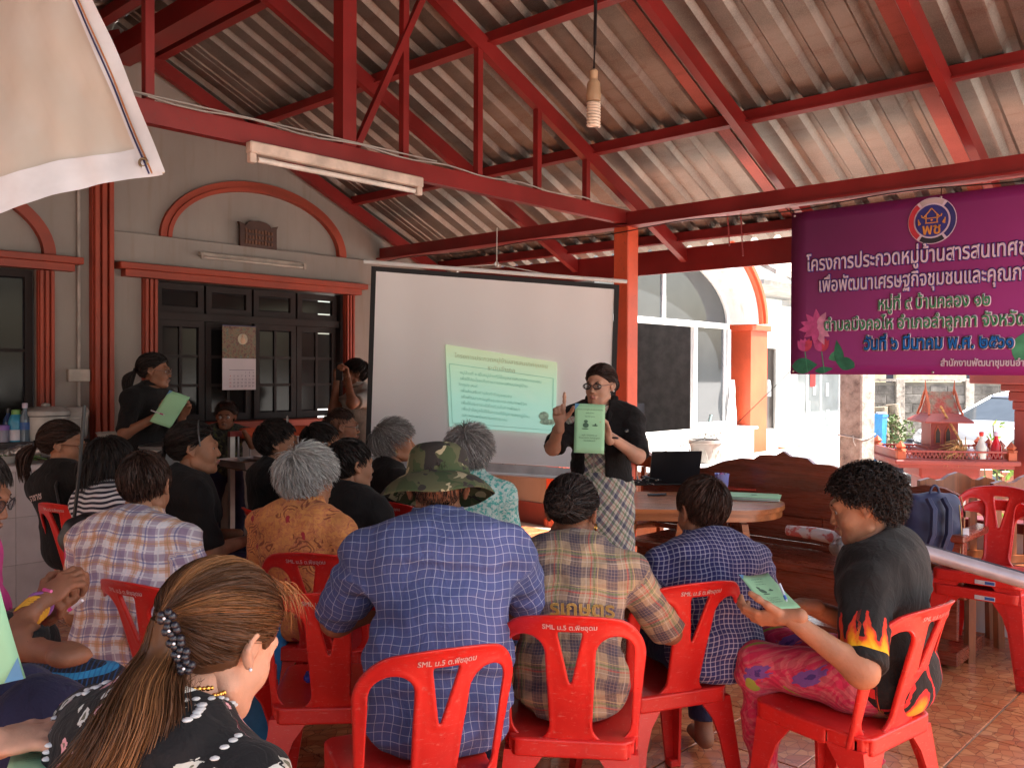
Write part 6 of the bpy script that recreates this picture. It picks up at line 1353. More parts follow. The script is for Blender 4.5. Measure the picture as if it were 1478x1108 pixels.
# ------------------------------------------------------------------ hands
def hand_prims(w_, d, nrm, side, curl=(.5, .5, .5, .5), thumb=.5, s=1., spread=.12):
    d = Vector(d).normalized(); nrm = Vector(nrm); nrm = (nrm-d*nrm.dot(d)).normalized(); x = d.cross(nrm)*side   # x towards the thumb side
    w_ = Vector(w_); R = Matrix((x, d, nrm)); pr = [('e', tuple(w_+d*.048*s), (.037*s, .050*s, .0145*s), [list(r) for r in R], 'u'), ('c', tuple(w_-d*.03), tuple(w_+d*.02*s), .024*s, .023*s, 'u')]
    for i, (o, ln) in enumerate(((.028, .92), (.0095, 1.), (-.0095, .93), (-.027, .75))):
        b = w_+d*(.088-.004*abs(i-1))*s+x*o*s; dd = (d+x*o*spread*8).normalized(); a = 0
        for l_, c in ((.040, 1.), (.025, 1.15), (.020, .8)):
            a += curl[i]*c; v = dd*math.cos(a)+nrm*math.sin(a); e = b+v*l_*ln*s; pr.append(('c', tuple(b), tuple(e), .0088*s, .0078*s, 'u')); b = e
    b = w_+d*.025*s+x*.026*s; v = (x*.8+d*.75+nrm*.2).normalized(); e = b+v*.036*s; pr.append(('c', tuple(b), tuple(e), .013*s, .0105*s, 'u')); a = thumb
    for l_ in (.030, .024): v = (v*math.cos(a*.6)+(nrm*.6-x*.5+d*.3).normalized()*math.sin(a*.6)).normalized(); b = e; e = b+v*l_*s; pr.append(('c', tuple(b), tuple(e), .010*s, .0085*s, 'u'))
    return pr
def ik(a, b, l1, l2, pole):
    a = Vector(a); b = Vector(b); d = b-a; L_ = min(d.length, (l1+l2)*.995); dn = d.normalized(); x = (l1*l1-l2*l2+L_*L_)/(2*L_); h = math.sqrt(max(l1*l1-x*x, 1e-5)); p = Vector(pole); p = (p-dn*p.dot(dn)).normalized(); return a+dn*x+p*h, a+dn*L_
def wrinkle(rng, amp, fr=1.):
    K = [(rng.normal(size=3)*np.array([9, 9, 30])*fr, rng.uniform(0, 6.28), rng.normal(size=3)*9*fr) for _ in range(5)]
    def f(D, X, Y, Z):
        w_ = 0
        for kk, ph, wv in K: w_ = w_+np.sin(kk[0]*X+kk[1]*Y+kk[2]*Z+ph+1.6*np.sin(wv[0]*X+wv[1]*Y+wv[2]*Z))
        r = 1-np.abs(w_)/2.2
        return D-amp*(w_*.35)-amp*.9*np.maximum(r, 0)**2+amp*.3
    return f
def person(label, head, h=0, hy=0, hp=0, hr=0, lean=(0, .1), sit=True, s=1., g=1., sex='f', sk='m', style='short', hc='k', shirt=m_blk, pants=m_navy, wr=None, wl=None, poles=None, handsR=None, handsL=None, sleeve=.8, glasses=None, nh=1500, wd=.0026, big=1., hem=-.075, legs=None, fine=.013, group=None, sw=None, shy=0, amp=.005, seed=None, skirt=False, bust=None, hide_legs=False, feet=False, collar=False, hs_=1., jacket=None, jopen=.05, nbo=(-.03, -.125), gr_=1.):
    global _seed
    seed = int(abs(head[0]*7+head[1])) if seed is None else seed; rng = np.random.default_rng(seed)
    hw = at(*head); hr_ = rad(h); Rz = Matrix.Rotation(-hr_, 3, 'Z'); lx, ly = lean; root = Vector((hw.x, hw.y, 0))-Rz @ Vector((lx, ly, 0))
    th = thing('person', label, 'person', root, -hr_, group)
    def loc(p): return Rz.transposed() @ (p-root)
    Hd = Vector((lx, ly, hw.z)); pz = .525 if sit else .90*s
    if not sit and hw.z < 1.35: pz = hw.z-.56*s
    Pv = Vector((0, 0, pz)); nb = Hd+Vector((0, nbo[0], nbo[1]*s)); sp = nb-Pv; upv = sp.normalized(); sh_ax = Matrix.Rotation(-rad(shy), 3, 'Z') @ Vector((1, 0, 0)); fwv = upv.cross(sh_ax).normalized(); sh_ax = fwv.cross(upv)
    sw = sw or (.185 if sex == 'm' else .165)*s; hun = -.04 if sit and ly > .12 else -.015
    def sl(t_, f=0.): return Pv+sp*t_+fwv*(f+hun*math.sin(math.pi*t_))
    Rm = [list(sh_ax), list(fwv), list(upv)]
    sR = nb+sh_ax*sw-upv*(.045+.02*g)*s+fwv*-.012; sL = nb-sh_ax*sw-upv*(.045+.02*g)*s+fwv*-.012
    if sex == 'k': pass
    ga_ = .5+.5*g
    tor = [('e', tuple(sl(.06)), (.158*(.35+.65*g)*s, .115*(.55+.45*g)*s, .115*s), None, 'u'), ('e', tuple(sl(.34, .01)), (.145*g*s, .108*(.5+.5*g)*s, .15*s), Rm, 'u'), ('e', tuple(sl(.70)), (.158*(g*.6+.4)*s, .108*(g*.7+.3)*s, .18*s), Rm, 'u'), ('c', tuple(sL), tuple(sR), .054*s, .054*s, 'u'), ('c', tuple(sl(.86, -.03)-sh_ax*sw*.5), tuple(sl(.86, -.03)+sh_ax*sw*.5), .075*s*ga_, .075*s*ga_, 'u'), ('c', tuple(nb+upv*.02*s), tuple(sL*.55+nb*.45), .045*s, .04*s, 'u'), ('c', tuple(nb+upv*.02*s), tuple(sR*.55+nb*.45), .045*s, .04*s, 'u')]
    if bust or (sex == 'f' and bust is None):
        for q in (-1, 1): tor.append(('e', tuple(sl(.62, .085*(g*.6+.4))+sh_ax*q*.07), (.062, .055, .06), None, 'u'))
    l1, l2 = .275*s, .24*s
    def wtarget(w_, q):
        if w_ is None: return Vector((q*.10, .30, pz+.13)) if sit else Vector((q*.24, .03, pz-.03))
        w_ = Vector(w_) if w_[0] != 'px' else loc(at(*w_[1:])); return w_
    poles = poles or {}
    eR, wR = ik(sR, wtarget(wr, 1), l1, l2, poles.get('r', (.5, -.4, -1))); eL, wL = ik(sL, wtarget(wl, -1), l1, l2, poles.get('l', (-.5, -.4, -1)))
    ga = .5+.5*g
    body = [(p_[0], p_[1], tuple(np.array(p_[2])-.016), p_[3], p_[4]) if p_[0] == 'e' else ('c', p_[1], p_[2], p_[3]-.014, p_[4]-.014, p_[5]) for p_ in tor]+[('c', tuple(nb-upv*.03), tuple(Hd+Vector((0, -.012, -.04))), .054*s*(.7+.3*g), .050*s, 'u')]
    for a, e, w_ in ((sR, eR, wR), (sL, eL, wL)): body += [('c', tuple(a), tuple(e), .046*s*ga, .037*s*ga, 'u'), ('c', tuple(e), tuple(w_), .037*s*ga, .0245*s, 'u')]
    LG = []
    for q in (-1, 1):
        key = 'r' if q > 0 else 'l'; cu = (legs or {}).get(key)
        hip = Pv+Vector((q*.085*s, .02, -.01))
        if cu: cu = [loc(at(*c_[1:])) if c_[0] == 'px' else Vector(c_) for c_ in cu]; kn, an = cu[0], cu[1]; toe = cu[2] if len(cu) > 2 else an+Vector((0, .14, -.05))
        elif sit: kn, an = Vector((q*.13, .43*s, .51)), Vector((q*.13, .40*s, .09)); toe = an+Vector((q*.02, .15, -.055))
        else: kn, an = Vector((q*.09, .03, pz*.53)), Vector((q*.09, -.01, .08)); toe = an+Vector((q*.02, .15, -.05))
        LG.append((hip, kn, an, toe)); body += [('c', tuple(hip), tuple(kn), .074*s*(.4+.6*g), .055*s, 'u'), ('c', tuple(kn), tuple(an), .052*s, .034*s, 'u'), ('c', tuple(an+Vector((0, -.02, -.03))), tuple(toe), .032, .026, 'u')]
        if feet: 
            d = (toe-an); d.z = 0; d.normalize(); sd_ = Vector((-d.y, d.x, 0))
            for i in range(5): b = toe+sd_*(.03-.015*i)*1; body.append(('c', tuple(b), tuple(b+d*(.045-.004*i)), .012-.001*i, .010-.001*i, 'u'))
    V, Q = snet(body, fine, .035); mi = np.zeros(len(Q), int)
    RH = Rz.transposed() @ Rz @ rotm(hy, hp, hr); hv, hq, hl = head_mesh({'m': 'm', 'f': 'f', 'k': 'k'}[sex]); hv = hv*hs_*s**.3
    M4 = Matrix.Translation(Hd) @ RH.to_4x4(); R3 = np.array(RH); hvt = hv @ R3.T+np.array(Hd)
    VV, QQ, MI = [V, hvt], [Q, hq+len(V)], [mi, hl]; nV = len(V)+len(hvt)
    for hd, w_, e, q in ((handsR, wR, eR, 1), (handsL, wL, eL, -1)):
        if hd is None: continue
        hd = dict(hd); d = hd.pop('d', None); d = (w_-e) if d is None else Rz.transposed() @ Vector(d); n_ = Rz.transposed() @ Vector(hd.pop('n', (0, 1, 0))); hv2, hq2 = snet(hand_prims(w_, d, n_, hd.pop('side', q), s=hd.pop('s', s), **hd), .0038, .008); VV.append(hv2); QQ.append(hq2+nV); MI.append(np.zeros(len(hq2), int)); nV += len(hv2)
    b_ = npobj('body', np.concatenate(VV), np.concatenate(QQ), [m_sk[sk], m_lip[sk]], th, mi=np.concatenate(MI))
    # garment helper
    def coords(V):
        d = V-np.array(nb); u_ = d @ np.array(sh_ax); f_ = d @ np.array(fwv); z_ = d @ np.array(upv); pat = np.stack([np.arctan2(u_, -f_-.02)*.165*g*s if False else np.where(f_ < 0, u_, np.sign(u_)*(.5*g*s-np.abs(u_))), z_, np.zeros(len(V))], 1)
        for a, e in ((sR, eR), (sL, eL)):
            ax_ = np.array((e-a).normalized()); q = V-np.array(a); t_ = q @ ax_; pr = q-t_[:, None]*ax_; r_ = np.linalg.norm(pr, axis=1); side = (q @ np.array(sh_ax))*(1 if a is sR else -1)
            m = (t_ > .02) & (r_ < .095*s*ga) & ((side > .0) | (t_ > .12)); r1 = np.cross(ax_, np.array(upv)); r1 /= np.linalg.norm(r1); r2 = np.cross(ax_, r1)
            pat[m] = np.stack([np.arctan2(pr @ r1, pr @ r2)*.06*s, t_, np.ones(len(V))], 1)[m]
        a_, b_ = pat[:, 0].copy(), pat[:, 1].copy(); pat[:, 0] += .0045*np.sin(b_*26+a_*9)+.002*np.sin(b_*61+a_*20); pat[:, 1] += .0055*np.sin(a_*21+b_*8)+.0025*np.sin(a_*55)
        return pat
    inf = .013
    def infl(p, x): return ('e', p[1], tuple(np.array(p[2])+x), p[3], p[4]) if p[0] == 'e' else ('c', p[1], p[2], p[3]+x, p[4]+x, p[5])
    sh = [infl(p, inf) for p in tor]
    if sit: 
        for hip, kn, an, toe in LG: sh.append(('c', tuple(hip+Vector((0, .02, .02))), tuple(hip+(kn-hip)*.16), .085*s*(.4+.6*g), .078*s*(.4+.6*g), 'u'))
    cuts = []
    for a, e, w_ in ((sR, eR, wR), (sL, eL, wL)):
        f = min(sleeve, 1.); sh.append(('c', tuple(a), tuple(a+(e-a)*(f+.1)), .062*s*ga, .058*s*ga, 'u'))
        if sleeve > 1: sh.append(('c', tuple(e), tuple(e+(w_-e)*(sleeve-1+.1)), .050*s*ga, .042*s, 'u')); cuts.append(('p', tuple(e+(w_-e)*(sleeve-1)), tuple(w_-e), .085))
        else: cuts.append(('p', tuple(a+(e-a)*f), tuple(e-a), .10*ga))
    cuts += [('p', tuple(nb+upv*.045*s-fwv*.01), tuple(upv*.9+fwv*.35), .105*s), ('p', (0, 0, pz+hem), (0, 0, -1), 1.)]
    V, Q = snet(sh+cuts, fine*.85, .04, post=None) if amp == 0 else snet_w(sh, cuts, fine*.8, wrinkle(rng, amp))
    sob = npobj('shirt', V, Q, shirt, th, pat=coords(V))
    if jacket:
        jp = [infl(p, inf+.011) for p in tor]; jc = [('p', tuple(nb+upv*.05*s), tuple(upv), .12), ('p', (0, 0, pz-.13), (0, 0, -1), 1.)]
        for a, e, w_ in ((sR, eR, wR), (sL, eL, wL)): jp += [('c', tuple(a), tuple(a+(e-a)*1.05), .066*s, .064*s, 'u')]; jc.append(('p', tuple(a+(e-a)*.98), tuple(e-a), .11))
        wf_ = wrinkle(rng, amp)
        def wj(D, X, Y, Z):
            D = wf_(D, X, Y, Z); dx, dy, dz = X-nb.x, Y-nb.y, Z-nb.z; u_ = dx*sh_ax.x+dy*sh_ax.y+dz*sh_ax.z; f_ = dx*fwv.x+dy*fwv.y+dz*fwv.z
            return np.maximum(D, -np.maximum(np.abs(u_)-(jopen-.06*np.minimum(dz+.1, 0)*0), .03-f_))
        V, Q = _sw(jp, jc, fine*.8, wj); npobj('jacket', V, Q, jacket, th, pat=coords(V))
        for q in (-1, 1): MB().tube([nb+upv*.05-fwv*.06+sh_ax*q*.02, nb+upv*.055+sh_ax*q*.075, nb-upv*.03+fwv*.075+sh_ax*q*.065, nb-upv*.22+fwv*.15+sh_ax*q*jopen], [.016, .018, .02, .012], 8).build('lapel', jacket, th, True)
    if collar:
        m = MB(); ring = []
        for i in range(17):
            a = math.pi*2*i/16; ring.append((a, nb+upv*(.042+.012*math.cos(a)*-1)*s+sh_ax*math.sin(a)*.066*s-fwv*math.cos(a)*.060*s-fwv*.004))
        vs = [];
        for a, c in ring: o = (c-nb-upv*(c-nb).dot(upv)).normalized(); vs += [c+upv*.018*s-o*.004, c+upv*.022*s+o*.004, c-upv*.012*s+o*.020]
        m.add(vs, [(3*i+k, 3*i+3+k, 3*i+4+k, 3*i+1+k) for i in range(16) for k in (0, 1)]); me = m.data('collar', shirt, 2, False); at_ = me.attributes.new('pat', 'FLOAT_VECTOR', 'POINT')
        at_.data.foreach_set('vector', np.array([(c[0]*.066, k*.012, 0) for c in ring for k in range(3)], np.float32).ravel()); o = link(bpy.data.objects.new('collar', me), th); o.modifiers.new('s', 'SOLIDIFY').thickness = .0025
    # trousers or skirt
    if not hide_legs:
        pp_ = [infl(tor[0], -.022)]; cu = []
        for hip, kn, an, toe in LG: pp_ += [('c', tuple(hip+(kn-hip)*.12), tuple(kn), .086*s*(.4+.6*g), .068*s, 'u'), ('c', tuple(kn), tuple(an), .066*s, .052*s, 'u')]; cu.append(('p', tuple(an+(kn-an).normalized()*.05), tuple(an-kn), .09))
        if skirt: pp_ = [infl(tor[0], .012), ('c', (0, 0, pz), (0, .03, pz-.36), .15*g, .16*g, 'u'), ('c', (-.05, 0, pz), (-.06, .03, pz-.36), .13*g, .13*g, 'u'), ('c', (.05, 0, pz), (.06, .03, pz-.36), .13*g, .13*g, 'u')]; cu = [('p', (0, 0, pz-.42), (0, 0, -1), 1.)]
        V, Q = snet_w(pp_, cu, fine, wrinkle(rng, amp)); pat = np.stack([V[:, 0]+V[:, 1]*.7, V[:, 2]+V[:, 1]*.3, np.zeros(len(V))], 1); npobj('skirt' if skirt else 'trousers', V, Q, pants, th, pat=pat)
    hs__ = hair(style, M4 @ Matrix.Scale(1.03*hs_, 4), th, m_h[hc], nh, wd, seed, big) if style else None
    def hpt(x, y, z): return M4 @ (Vector((x, y, z))*hs_)
    f = {'m': 1.04, 'f': 1., 'k': .9}[sex]
    for q in (-1, 1):
        e = MB().ball(tuple(hpt(q*.031*f, .0715*f, .002), ), .0118).build('eye', m_eye, th, True); MB().ball(tuple(hpt(q*.031*f, .0795*f, .002)), .0050).build('iris', m_iris, e, True)
        MB().tube([hpt(q*.014*f, .087*f, .0195*f), hpt(q*.030*f, .0865*f, .026*f), hpt(q*.046*f, .074*f, .020*f)], [.0028, .0028, .0014], 5).build('eyebrow', m_h['k' if hc == 'h' else hc], th, True)
    if glasses:
        m = MB(); c = glasses
        for q in (-1, 1):
            m.tube([hpt(q*.0315+.0215*math.cos(a)*(1+.08*math.cos(2*a)), .098-.05*abs(.0215*math.cos(a)*q+.0315-.0315)-.008*(q*math.cos(a) > 0)*math.cos(a)*q, .002+.0165*math.sin(a)) for a in np.linspace(0, 6.28, 21)[:-1]], .0018*gr_, 5, closed=True)
            m.tube([hpt(q*.054, .092, .006), hpt(q*.073, .06, .008), hpt(q*.081, -.005, .012)], .0017, 5)
        m.tube([hpt(-.01, .101, .005), hpt(0, .103, .007), hpt(.01, .101, .005)], .0015, 5); go_ = m.build('glasses', c, th, True)
        for q in (-1, 1): MB().ball((0, 0, 0), (.0205, .001, .0155)).build('lens', clear('spectacle_lens', (.04, .035, .04), .3, .08) if 'spectacle_lens' not in bpy.data.materials else bpy.data.materials['spectacle_lens'], go_, True).matrix_local = M4 @ Matrix.Translation((q*.0315, .0965, .002))
    return dict(th=th, loc=loc, M4=M4, nb=nb, up=upv, fw=fwv, rt=sh_ax, wR=wR, wL=wL, eR=eR, eL=eL, root=root, Rz=Rz, Hd=Hd, sR=sR, sL=sL, sl=sl, Pv=Pv, shirt=sob, hpt=hpt, coords=coords, g=g, LG=LG)
def snet_w(prims, cuts, h, wf):
    # wide blend, wrinkles, then the cuts (sleeve ends, hem, neck)
    return snet(prims+cuts, h, .04, post=None, lo=None) if wf is None else _sw(prims, cuts, h, wf)
def _sw(prims, cuts, h, wf):
    def post(D, X, Y, Z):
        N = (np.abs(D) < .06); D = np.where(N, wf(D, X, Y, Z), D)
        for c in cuts:
            a = c[1]; m = np.array(c[2], float); m = m/np.linalg.norm(m); v = (X-a[0])*m[0]+(Y-a[1])*m[1]+(Z-a[2])*m[2]; ins = ((X-a[0])**2+(Y-a[1])**2+(Z-a[2])**2) < c[3]**2; D = np.where(ins, np.maximum(D, v), D)
        return D
    return snet(prims, h, .04, post=post)
# ------------------------------------------------------------------ handouts
TH = ['การประกวดหมู่บ้านสารสนเทศชุมชน', 'ระดับอำเภอ', 'ประจำปี ๒๕๖๑', 'หมู่ที่ ๙ บ้านคลอง ๑๒', 'ตำบลบึงคอไห อำเภอลำลูกกา', 'จังหวัดปทุมธานี']
def sheet_paper(label, o, x, y, bend=.01, printed=1, corner=True, flip=False, grp='green handouts'):
    o, x, y = Vector(o), Vector(x), Vector(y); th = thing('paper_sheet', label, 'paper', o, 0, grp); X = x-o; Y = y-o; N = X.cross(Y).normalized()
    if flip: N = -N
    n = 8
    def pt(s, t_, k=0.): return X*s+Y*t_+N*(bend*math.sin(math.pi*s)+bend*.7*math.sin(t_*2.5)+k)
    vs = [pt(i/n, j/n) for i in range(n+1) for j in range(n+1)]; ob = MB().add(vs, [(i*(n+1)+j, (i+1)*(n+1)+j, (i+1)*(n+1)+j+1, i*(n+1)+j+1) for i in range(n) for j in range(n)]).build('sheet', m_gp, th, 2, fix=False); ob.modifiers.new('s', 'SOLIDIFY').thickness = .0006
    for sgn in ((1,) if printed == 1 else ()):
        k = .0012
        for i, s_ in enumerate(TH):
            tt = .88-.07*i if i < 3 else .36-.055*(i-3); text(s_, X.length*.062, m_ink, th, frame(pt(.5, tt, k), X, Y), 'print')
        c = pt(.45, .56, k); fr = frame(c, X, Y); w_ = X.length
        m = MB(); m.ball((-.08*w_, 0, 0), (.10*w_, .09*w_, .0004)).ball((-.08*w_, .13*w_, 0), (.07*w_, .05*w_, .0004)).ball((.22*w_, .0, 0), (.10*w_, .025*w_, .0004)).ball((.24*w_, .04*w_, 0), (.03*w_, .03*w_, .0004)).ball((-.1*w_, -.12*w_, 0), (.12*w_, .02*w_, .0004)); m.build('picture', m_ink, th).matrix_local = fr
    if corner: MB().add([pt(0, 1, .0012), pt(.0, .86, .0012), pt(.16, 1, .0012)], [(0, 1, 2)]).build('blue_corner', m_bc, th, fix=False)
    return th
def pen(label, a, b, col=(.6, .6, .62), tip=(.5, .05, .2)):
    a, b = Vector(a), Vector(b); th = thing('pen', label, 'pen', a); d = b-a; MB().tube([(0, 0, 0), d*.1, d], [.001, .004, .0042], 8).build('barrel', P('pen_%d' % int(col[0]*99+col[2]*9), col, .3), th, True); MB().tube([d*.12, d*.35], .0047, 8).build('grip', P('grip_%d' % int(tip[0]*99), tip, .4), th, True); return th

def back_text(p, body, size, x, z, mat, bold=.0008, name='shirt_print', front=False):
    co = np.array([v.co for v in p['shirt'].data.vertices]); ax, up_, fw_ = (np.array(p[k]) for k in ('rt', 'up', 'fw')); o = np.array(p['nb']); s_ = 1 if front else -1
    d = co-o; u_, z_, f_ = d @ ax, d @ up_, (d @ fw_)*s_; m = f_ > .0; u_, z_, f_ = u_[m], z_[m], f_[m]
    ob = text(body, size, mat, p['th'], Matrix.Identity(4), name, bold)
    for v in ob.data.vertices:
        a, b = x+v.co.x, z+v.co.y; w_ = (u_-a)**2+(z_-b)**2; i = np.argsort(w_)[:6]; h = (f_[i]/(w_[i]+1e-5)).sum()/(1/(w_[i]+1e-5)).sum()+.004
        v.co = Vector(o+ax*a*1.+up_*b+fw_*h*s_)
    return ob
# ------------------------------------------------------------------ chairs
CH = 'red plastic stacking chairs'
chair_px(652, 925, 2.13, -24, 'red plastic chair under the man in the camouflage hat')
chair_px(822, 876, 2.42, 6, 'red plastic chair behind the olive plaid shirt with bun')
chair_px(1020, 832, 2.82, -22, 'red plastic chair behind the navy gingham shirt')
chair_px(1366, 862, 2.56, -38, 'red plastic chair under the curly haired person in the flame shirt')
chair_px(437, 790, 3.25, 8, 'red plastic chair behind the orange batik shirt')
chair_px(470, 855, 2.66, -4, 'empty red plastic chair with blue wrapper on its seat')
chair_px(170, 838, 2.8, 28, 'red plastic chair behind the orange and violet plaid shirt')
chair_px(70, 712, 4.45, 26, 'red plastic chair of the ponytail woman by the white counter')
chair_px(128, 733, 4.05, 30, 'red plastic chair behind the striped shirt')
chair_px(352, 722, 4.3, 55, 'red plastic chair between the brown strap woman and the batik shirt')
chair_px(420, 722, 4.35, 8, 'red plastic chair half hidden left of the grey haired batik wearer')
chair_px(556, 708, 4.55, 35, 'red plastic chair behind the black printed shirt near the screen')
chair_px(742, 782, 3.55, 10, 'red plastic chair behind the mint floral blouse')
for k, lab in ((0, 'lower red plastic chair of the stack of two at the right edge'), (1, 'upper red plastic chair of the stack carrying the silver tube')):
    c_ = chair((2.40, 4.47, .075*k), rad(-138), lab)
    MB().box(-.09, .0, .2, .2035, .405, .425).build('sticker', P('sticker_white', (.6, .62, .65), .4), c_); MB().box(-.088, -.045, .2036, .2042, .408, .422).build('sticker_print', P('sticker_blue', (.03, .12, .4), .4), c_)
w_ = at(450, 975, 3.0); bl_ = thing('blue_wrapper', 'crumpled blue wrapper on the empty red chair seat', 'wrapper', (w_.x, w_.y, .452))
V_, Q_ = snet([('e', (0, 0, .012), (.026, .032, .018), None, 'u')], .005, .02, post=lambda D, X, Y, Z: D+.005*np.sin(X*160+Z*60)*np.sin(Y*150)); npobj('wrapper', V_, Q_, P('blue_wrap', (.03, .05, .35), .25), bl_)
# ------------------------------------------------------------------ presenter
p = person('standing presenter in black jacket and bias plaid dress holding up a green sheet', (866, 557, 4.7), h=-158, hy=12, hp=2, sit=False, s=.96, g=1.02, sex='f', sk='l', style='bun', hc='b', shirt=m_pl19, pants=m_pl19, skirt=True, jacket=m_blk, jopen=.055, sleeve=.5, hs_=.93, gr_=1.6, glasses=m_black,
    wr=('px', 808, 612, 4.42), wl=('px', 878, 628, 4.35), poles=dict(r=(.5, .2, -1), l=(-.7, -.1, -1)), handsR=dict(d=(-.05, -.1, 1), n=(.2, -1, 0), curl=(.05, 1.2, 1.4, 1.4), thumb=.7, s=.95), handsL=dict(d=(-.35, -.3, 1), n=(-.9, -.5, 0), curl=(.5, .6, .7, .8), thumb=.3, s=.95), lean=(0, .02), fine=.011, nh=2500, wd=.0022)
sheet_paper('green sheet held up in front of the presenter', at(828, 653, 4.25), at(872, 655, 4.25), at(830, 582, 4.3), bend=.004)
MB().tube([p['wL']+(p['eL']-p['wL']).normalized()*.03+Vector((.027*math.cos(a), .027*math.sin(a), .004*math.sin(a))) for a in np.linspace(0, 6.28, 17)[:-1]], .006, 6, closed=True).build('wristwatch', m_black, p['th'], True)
for q in (1, -1): MB().ball(tuple(p['hpt'](q*.084, -.006, -.028)), .005).build('earring', P('pearl', (.7, .65, .6), .2), p['th'], True)
# ------------------------------------------------------------------ big man in camouflage hat
p = person('big man in blue grid shirt and camouflage hat seen from behind', (632, 706, 2.68), h=-6, hp=8, nbo=(-.05, -.11), sit=True, g=1.3, s=1.06, sex='m', sk='d', style='crop', shirt=m_chk, pants=m_navy, lean=(.0, .20), collar=True, sleeve=.98, sw=.205, poles=dict(r=(1, -.2, -.55), l=(-1, -.2, -.55)), amp=.012, fine=.012, wr=(.1, .42, .75), wl=(-.1, .42, .75), nh=1800, wd=.0018)
HM = p['M4'] @ Matrix.Rotation(rad(-8), 4, 'X'); prof_ = [(0, .137), (.045, .136), (.078, .128), (.092, .112), (.099, .085), (.104, .05), (.107, .03)]
m = MB().lathe([(r, z) for r, z in prof_[::-1]][:-1]+[(.004, .137)], 36); o = m.build('hat_crown', m_camo, p['th'], 2); o.matrix_local = HM @ Matrix.Translation((0, -.012, 0)) @ Matrix.Diagonal((.93, 1.08, 1, 1))
m = MB(); vs = []; nn_ = 56
for j, (r, z) in enumerate(((.104, .036), (.122, .028), (.142, .014), (.160, -.004), (.171, -.02), (.173, -.025))):
    for i in range(nn_): a = 2*math.pi*i/nn_; vs.append((r*math.cos(a)*.98, r*math.sin(a)*1.05, z+.009*(j/5)*math.sin(2*a+2.2)+.004*(j/5)*math.sin(5*a)))
m.add(vs, [(j*nn_+i, j*nn_+(i+1) % nn_, (j+1)*nn_+(i+1) % nn_, (j+1)*nn_+i) for j in range(5) for i in range(nn_)]); o = m.build('hat_brim', m_camo, p['th'], 2, fix=False); o.matrix_local = HM @ Matrix.Translation((0, -.012, 0)); o.modifiers.new('s', 'SOLIDIFY').thickness = .003
MB().tube([(.106*math.cos(a)*.95, .106*math.sin(a)*1.07, .036) for a in np.linspace(0, 6.28, 41)[:-1]], .004, 6, closed=True).build('hat_band', m_camo, p['th'], True).matrix_local = HM @ Matrix.Translation((0, -.012, 0))
# yoke seam across the back
# ------------------------------------------------------------------ olive plaid shirt with bun
p = person('person with dark bun in olive and navy plaid shirt writing, seen from behind', (826, 742, 2.92), h=8, hy=14, hp=22, nbo=(-.05, -.11), sit=True, g=1.05, sex='f', sk='d', style='bun', hc='k', shirt=m_pl20, pants=m_brb, lean=(-.01, .20), collar=True, sleeve=.99, sw=.175, wr=(.12, .36, .70), wl=(-.1, .36, .72), poles=dict(r=(1, -.1, -.8), l=(-1, 0, -.8)), handsR=dict(n=(0, 0, -1), curl=(.6, .6, .7, .8)), amp=.008, fine=.012, bust=False, nh=2600, wd=.002, big=1.12)
back_text(p, 'รเกษตร', .062, .045, -.20, P('gold_thread', (.55, .33, .08), .6), .0016)
MB().tube([p['hpt'](.086, -.004+.010*math.cos(a), -.038+.010*math.sin(a)) for a in np.linspace(0, 6.28, 13)[:-1]], .0022, 6, closed=True).build('earring', m_gold, p['th'], True)
sheet_paper('edge of a green sheet beside the elbow of the olive plaid shirt', at(915, 912, 3.0), at(952, 898, 2.95), at(908, 880, 3.05), bend=.012, printed=0, corner=False)
# ------------------------------------------------------------------ navy gingham shirt
p = person('short haired person in navy gingham shirt seen from behind', (1013, 738, 3.2), h=-12, hy=-12, hp=12, sit=True, g=.95, sex='m', sk='d', style='short', hc='b', shirt=m_ging, pants=m_navy, lean=(-.0, .14), collar=True, sleeve=.98, sw=.172, amp=.008, fine=.012, nh=3000, wd=.0022, poles=dict(r=(1, -.2, -.8), l=(-1, 0, -.8)))
# ------------------------------------------------------------------ flame shirt
p = person('curly haired person in black flame shirt and pink floral trousers reading a green sheet', (1246, 730, 2.82), h=-54, hy=-14, hp=16, sit=True, g=1.24, hem=-.1, sex='m', sk='m', style='curly', hc='k', shirt=m_flm, pants=m_pkb, lean=(-.05, .08), sleeve=.95, sw=.19, amp=.008, fine=.0115, nh=5200, wd=.0022, big=1.0,
    wl=('px', 1138, 890, 2.52), wr=('px', 1165, 874, 2.8), poles=dict(l=(-1, -.2, -1.), r=(.6, -.2, -1)), handsL=dict(d=(-.9, .4, -.15), n=(.3, .6, .6), curl=(.5, .5, .6, .6), thumb=.4), handsR=dict(d=(-1, .2, .05), n=(0, -.3, -1), curl=(.7, .8, .9, 1.), thumb=.6), feet=True, legs=dict(l=((-.12, .40, .53), (-.13, .36, .10)), r=((.10, .42, .53), (.05, .02, .17), (.06, .12, .03))))
sheet_paper('green sheet with picture in the hands of the flame shirt reader', at(1112, 881, 2.53), at(1156, 876, 2.63), at(1067, 828, 2.78), bend=-.006)
pen('blue and white pen in the hand of the flame shirt reader', at(1136, 868, 2.62), at(1125, 842, 2.65), (.5, .55, .65), (.03, .12, .5))
# ------------------------------------------------------------------ orange batik
p = person('grey haired person in orange batik shirt seen from behind', (446, 692, 3.62), h=22, hy=24, hp=4, g=1.0, sex='m', sk='m', style='fluffy', hc='g', shirt=m_bat, lean=(0, .12), sleeve=.95, nh=4200, wd=.0026, collar=True, sw=.18)
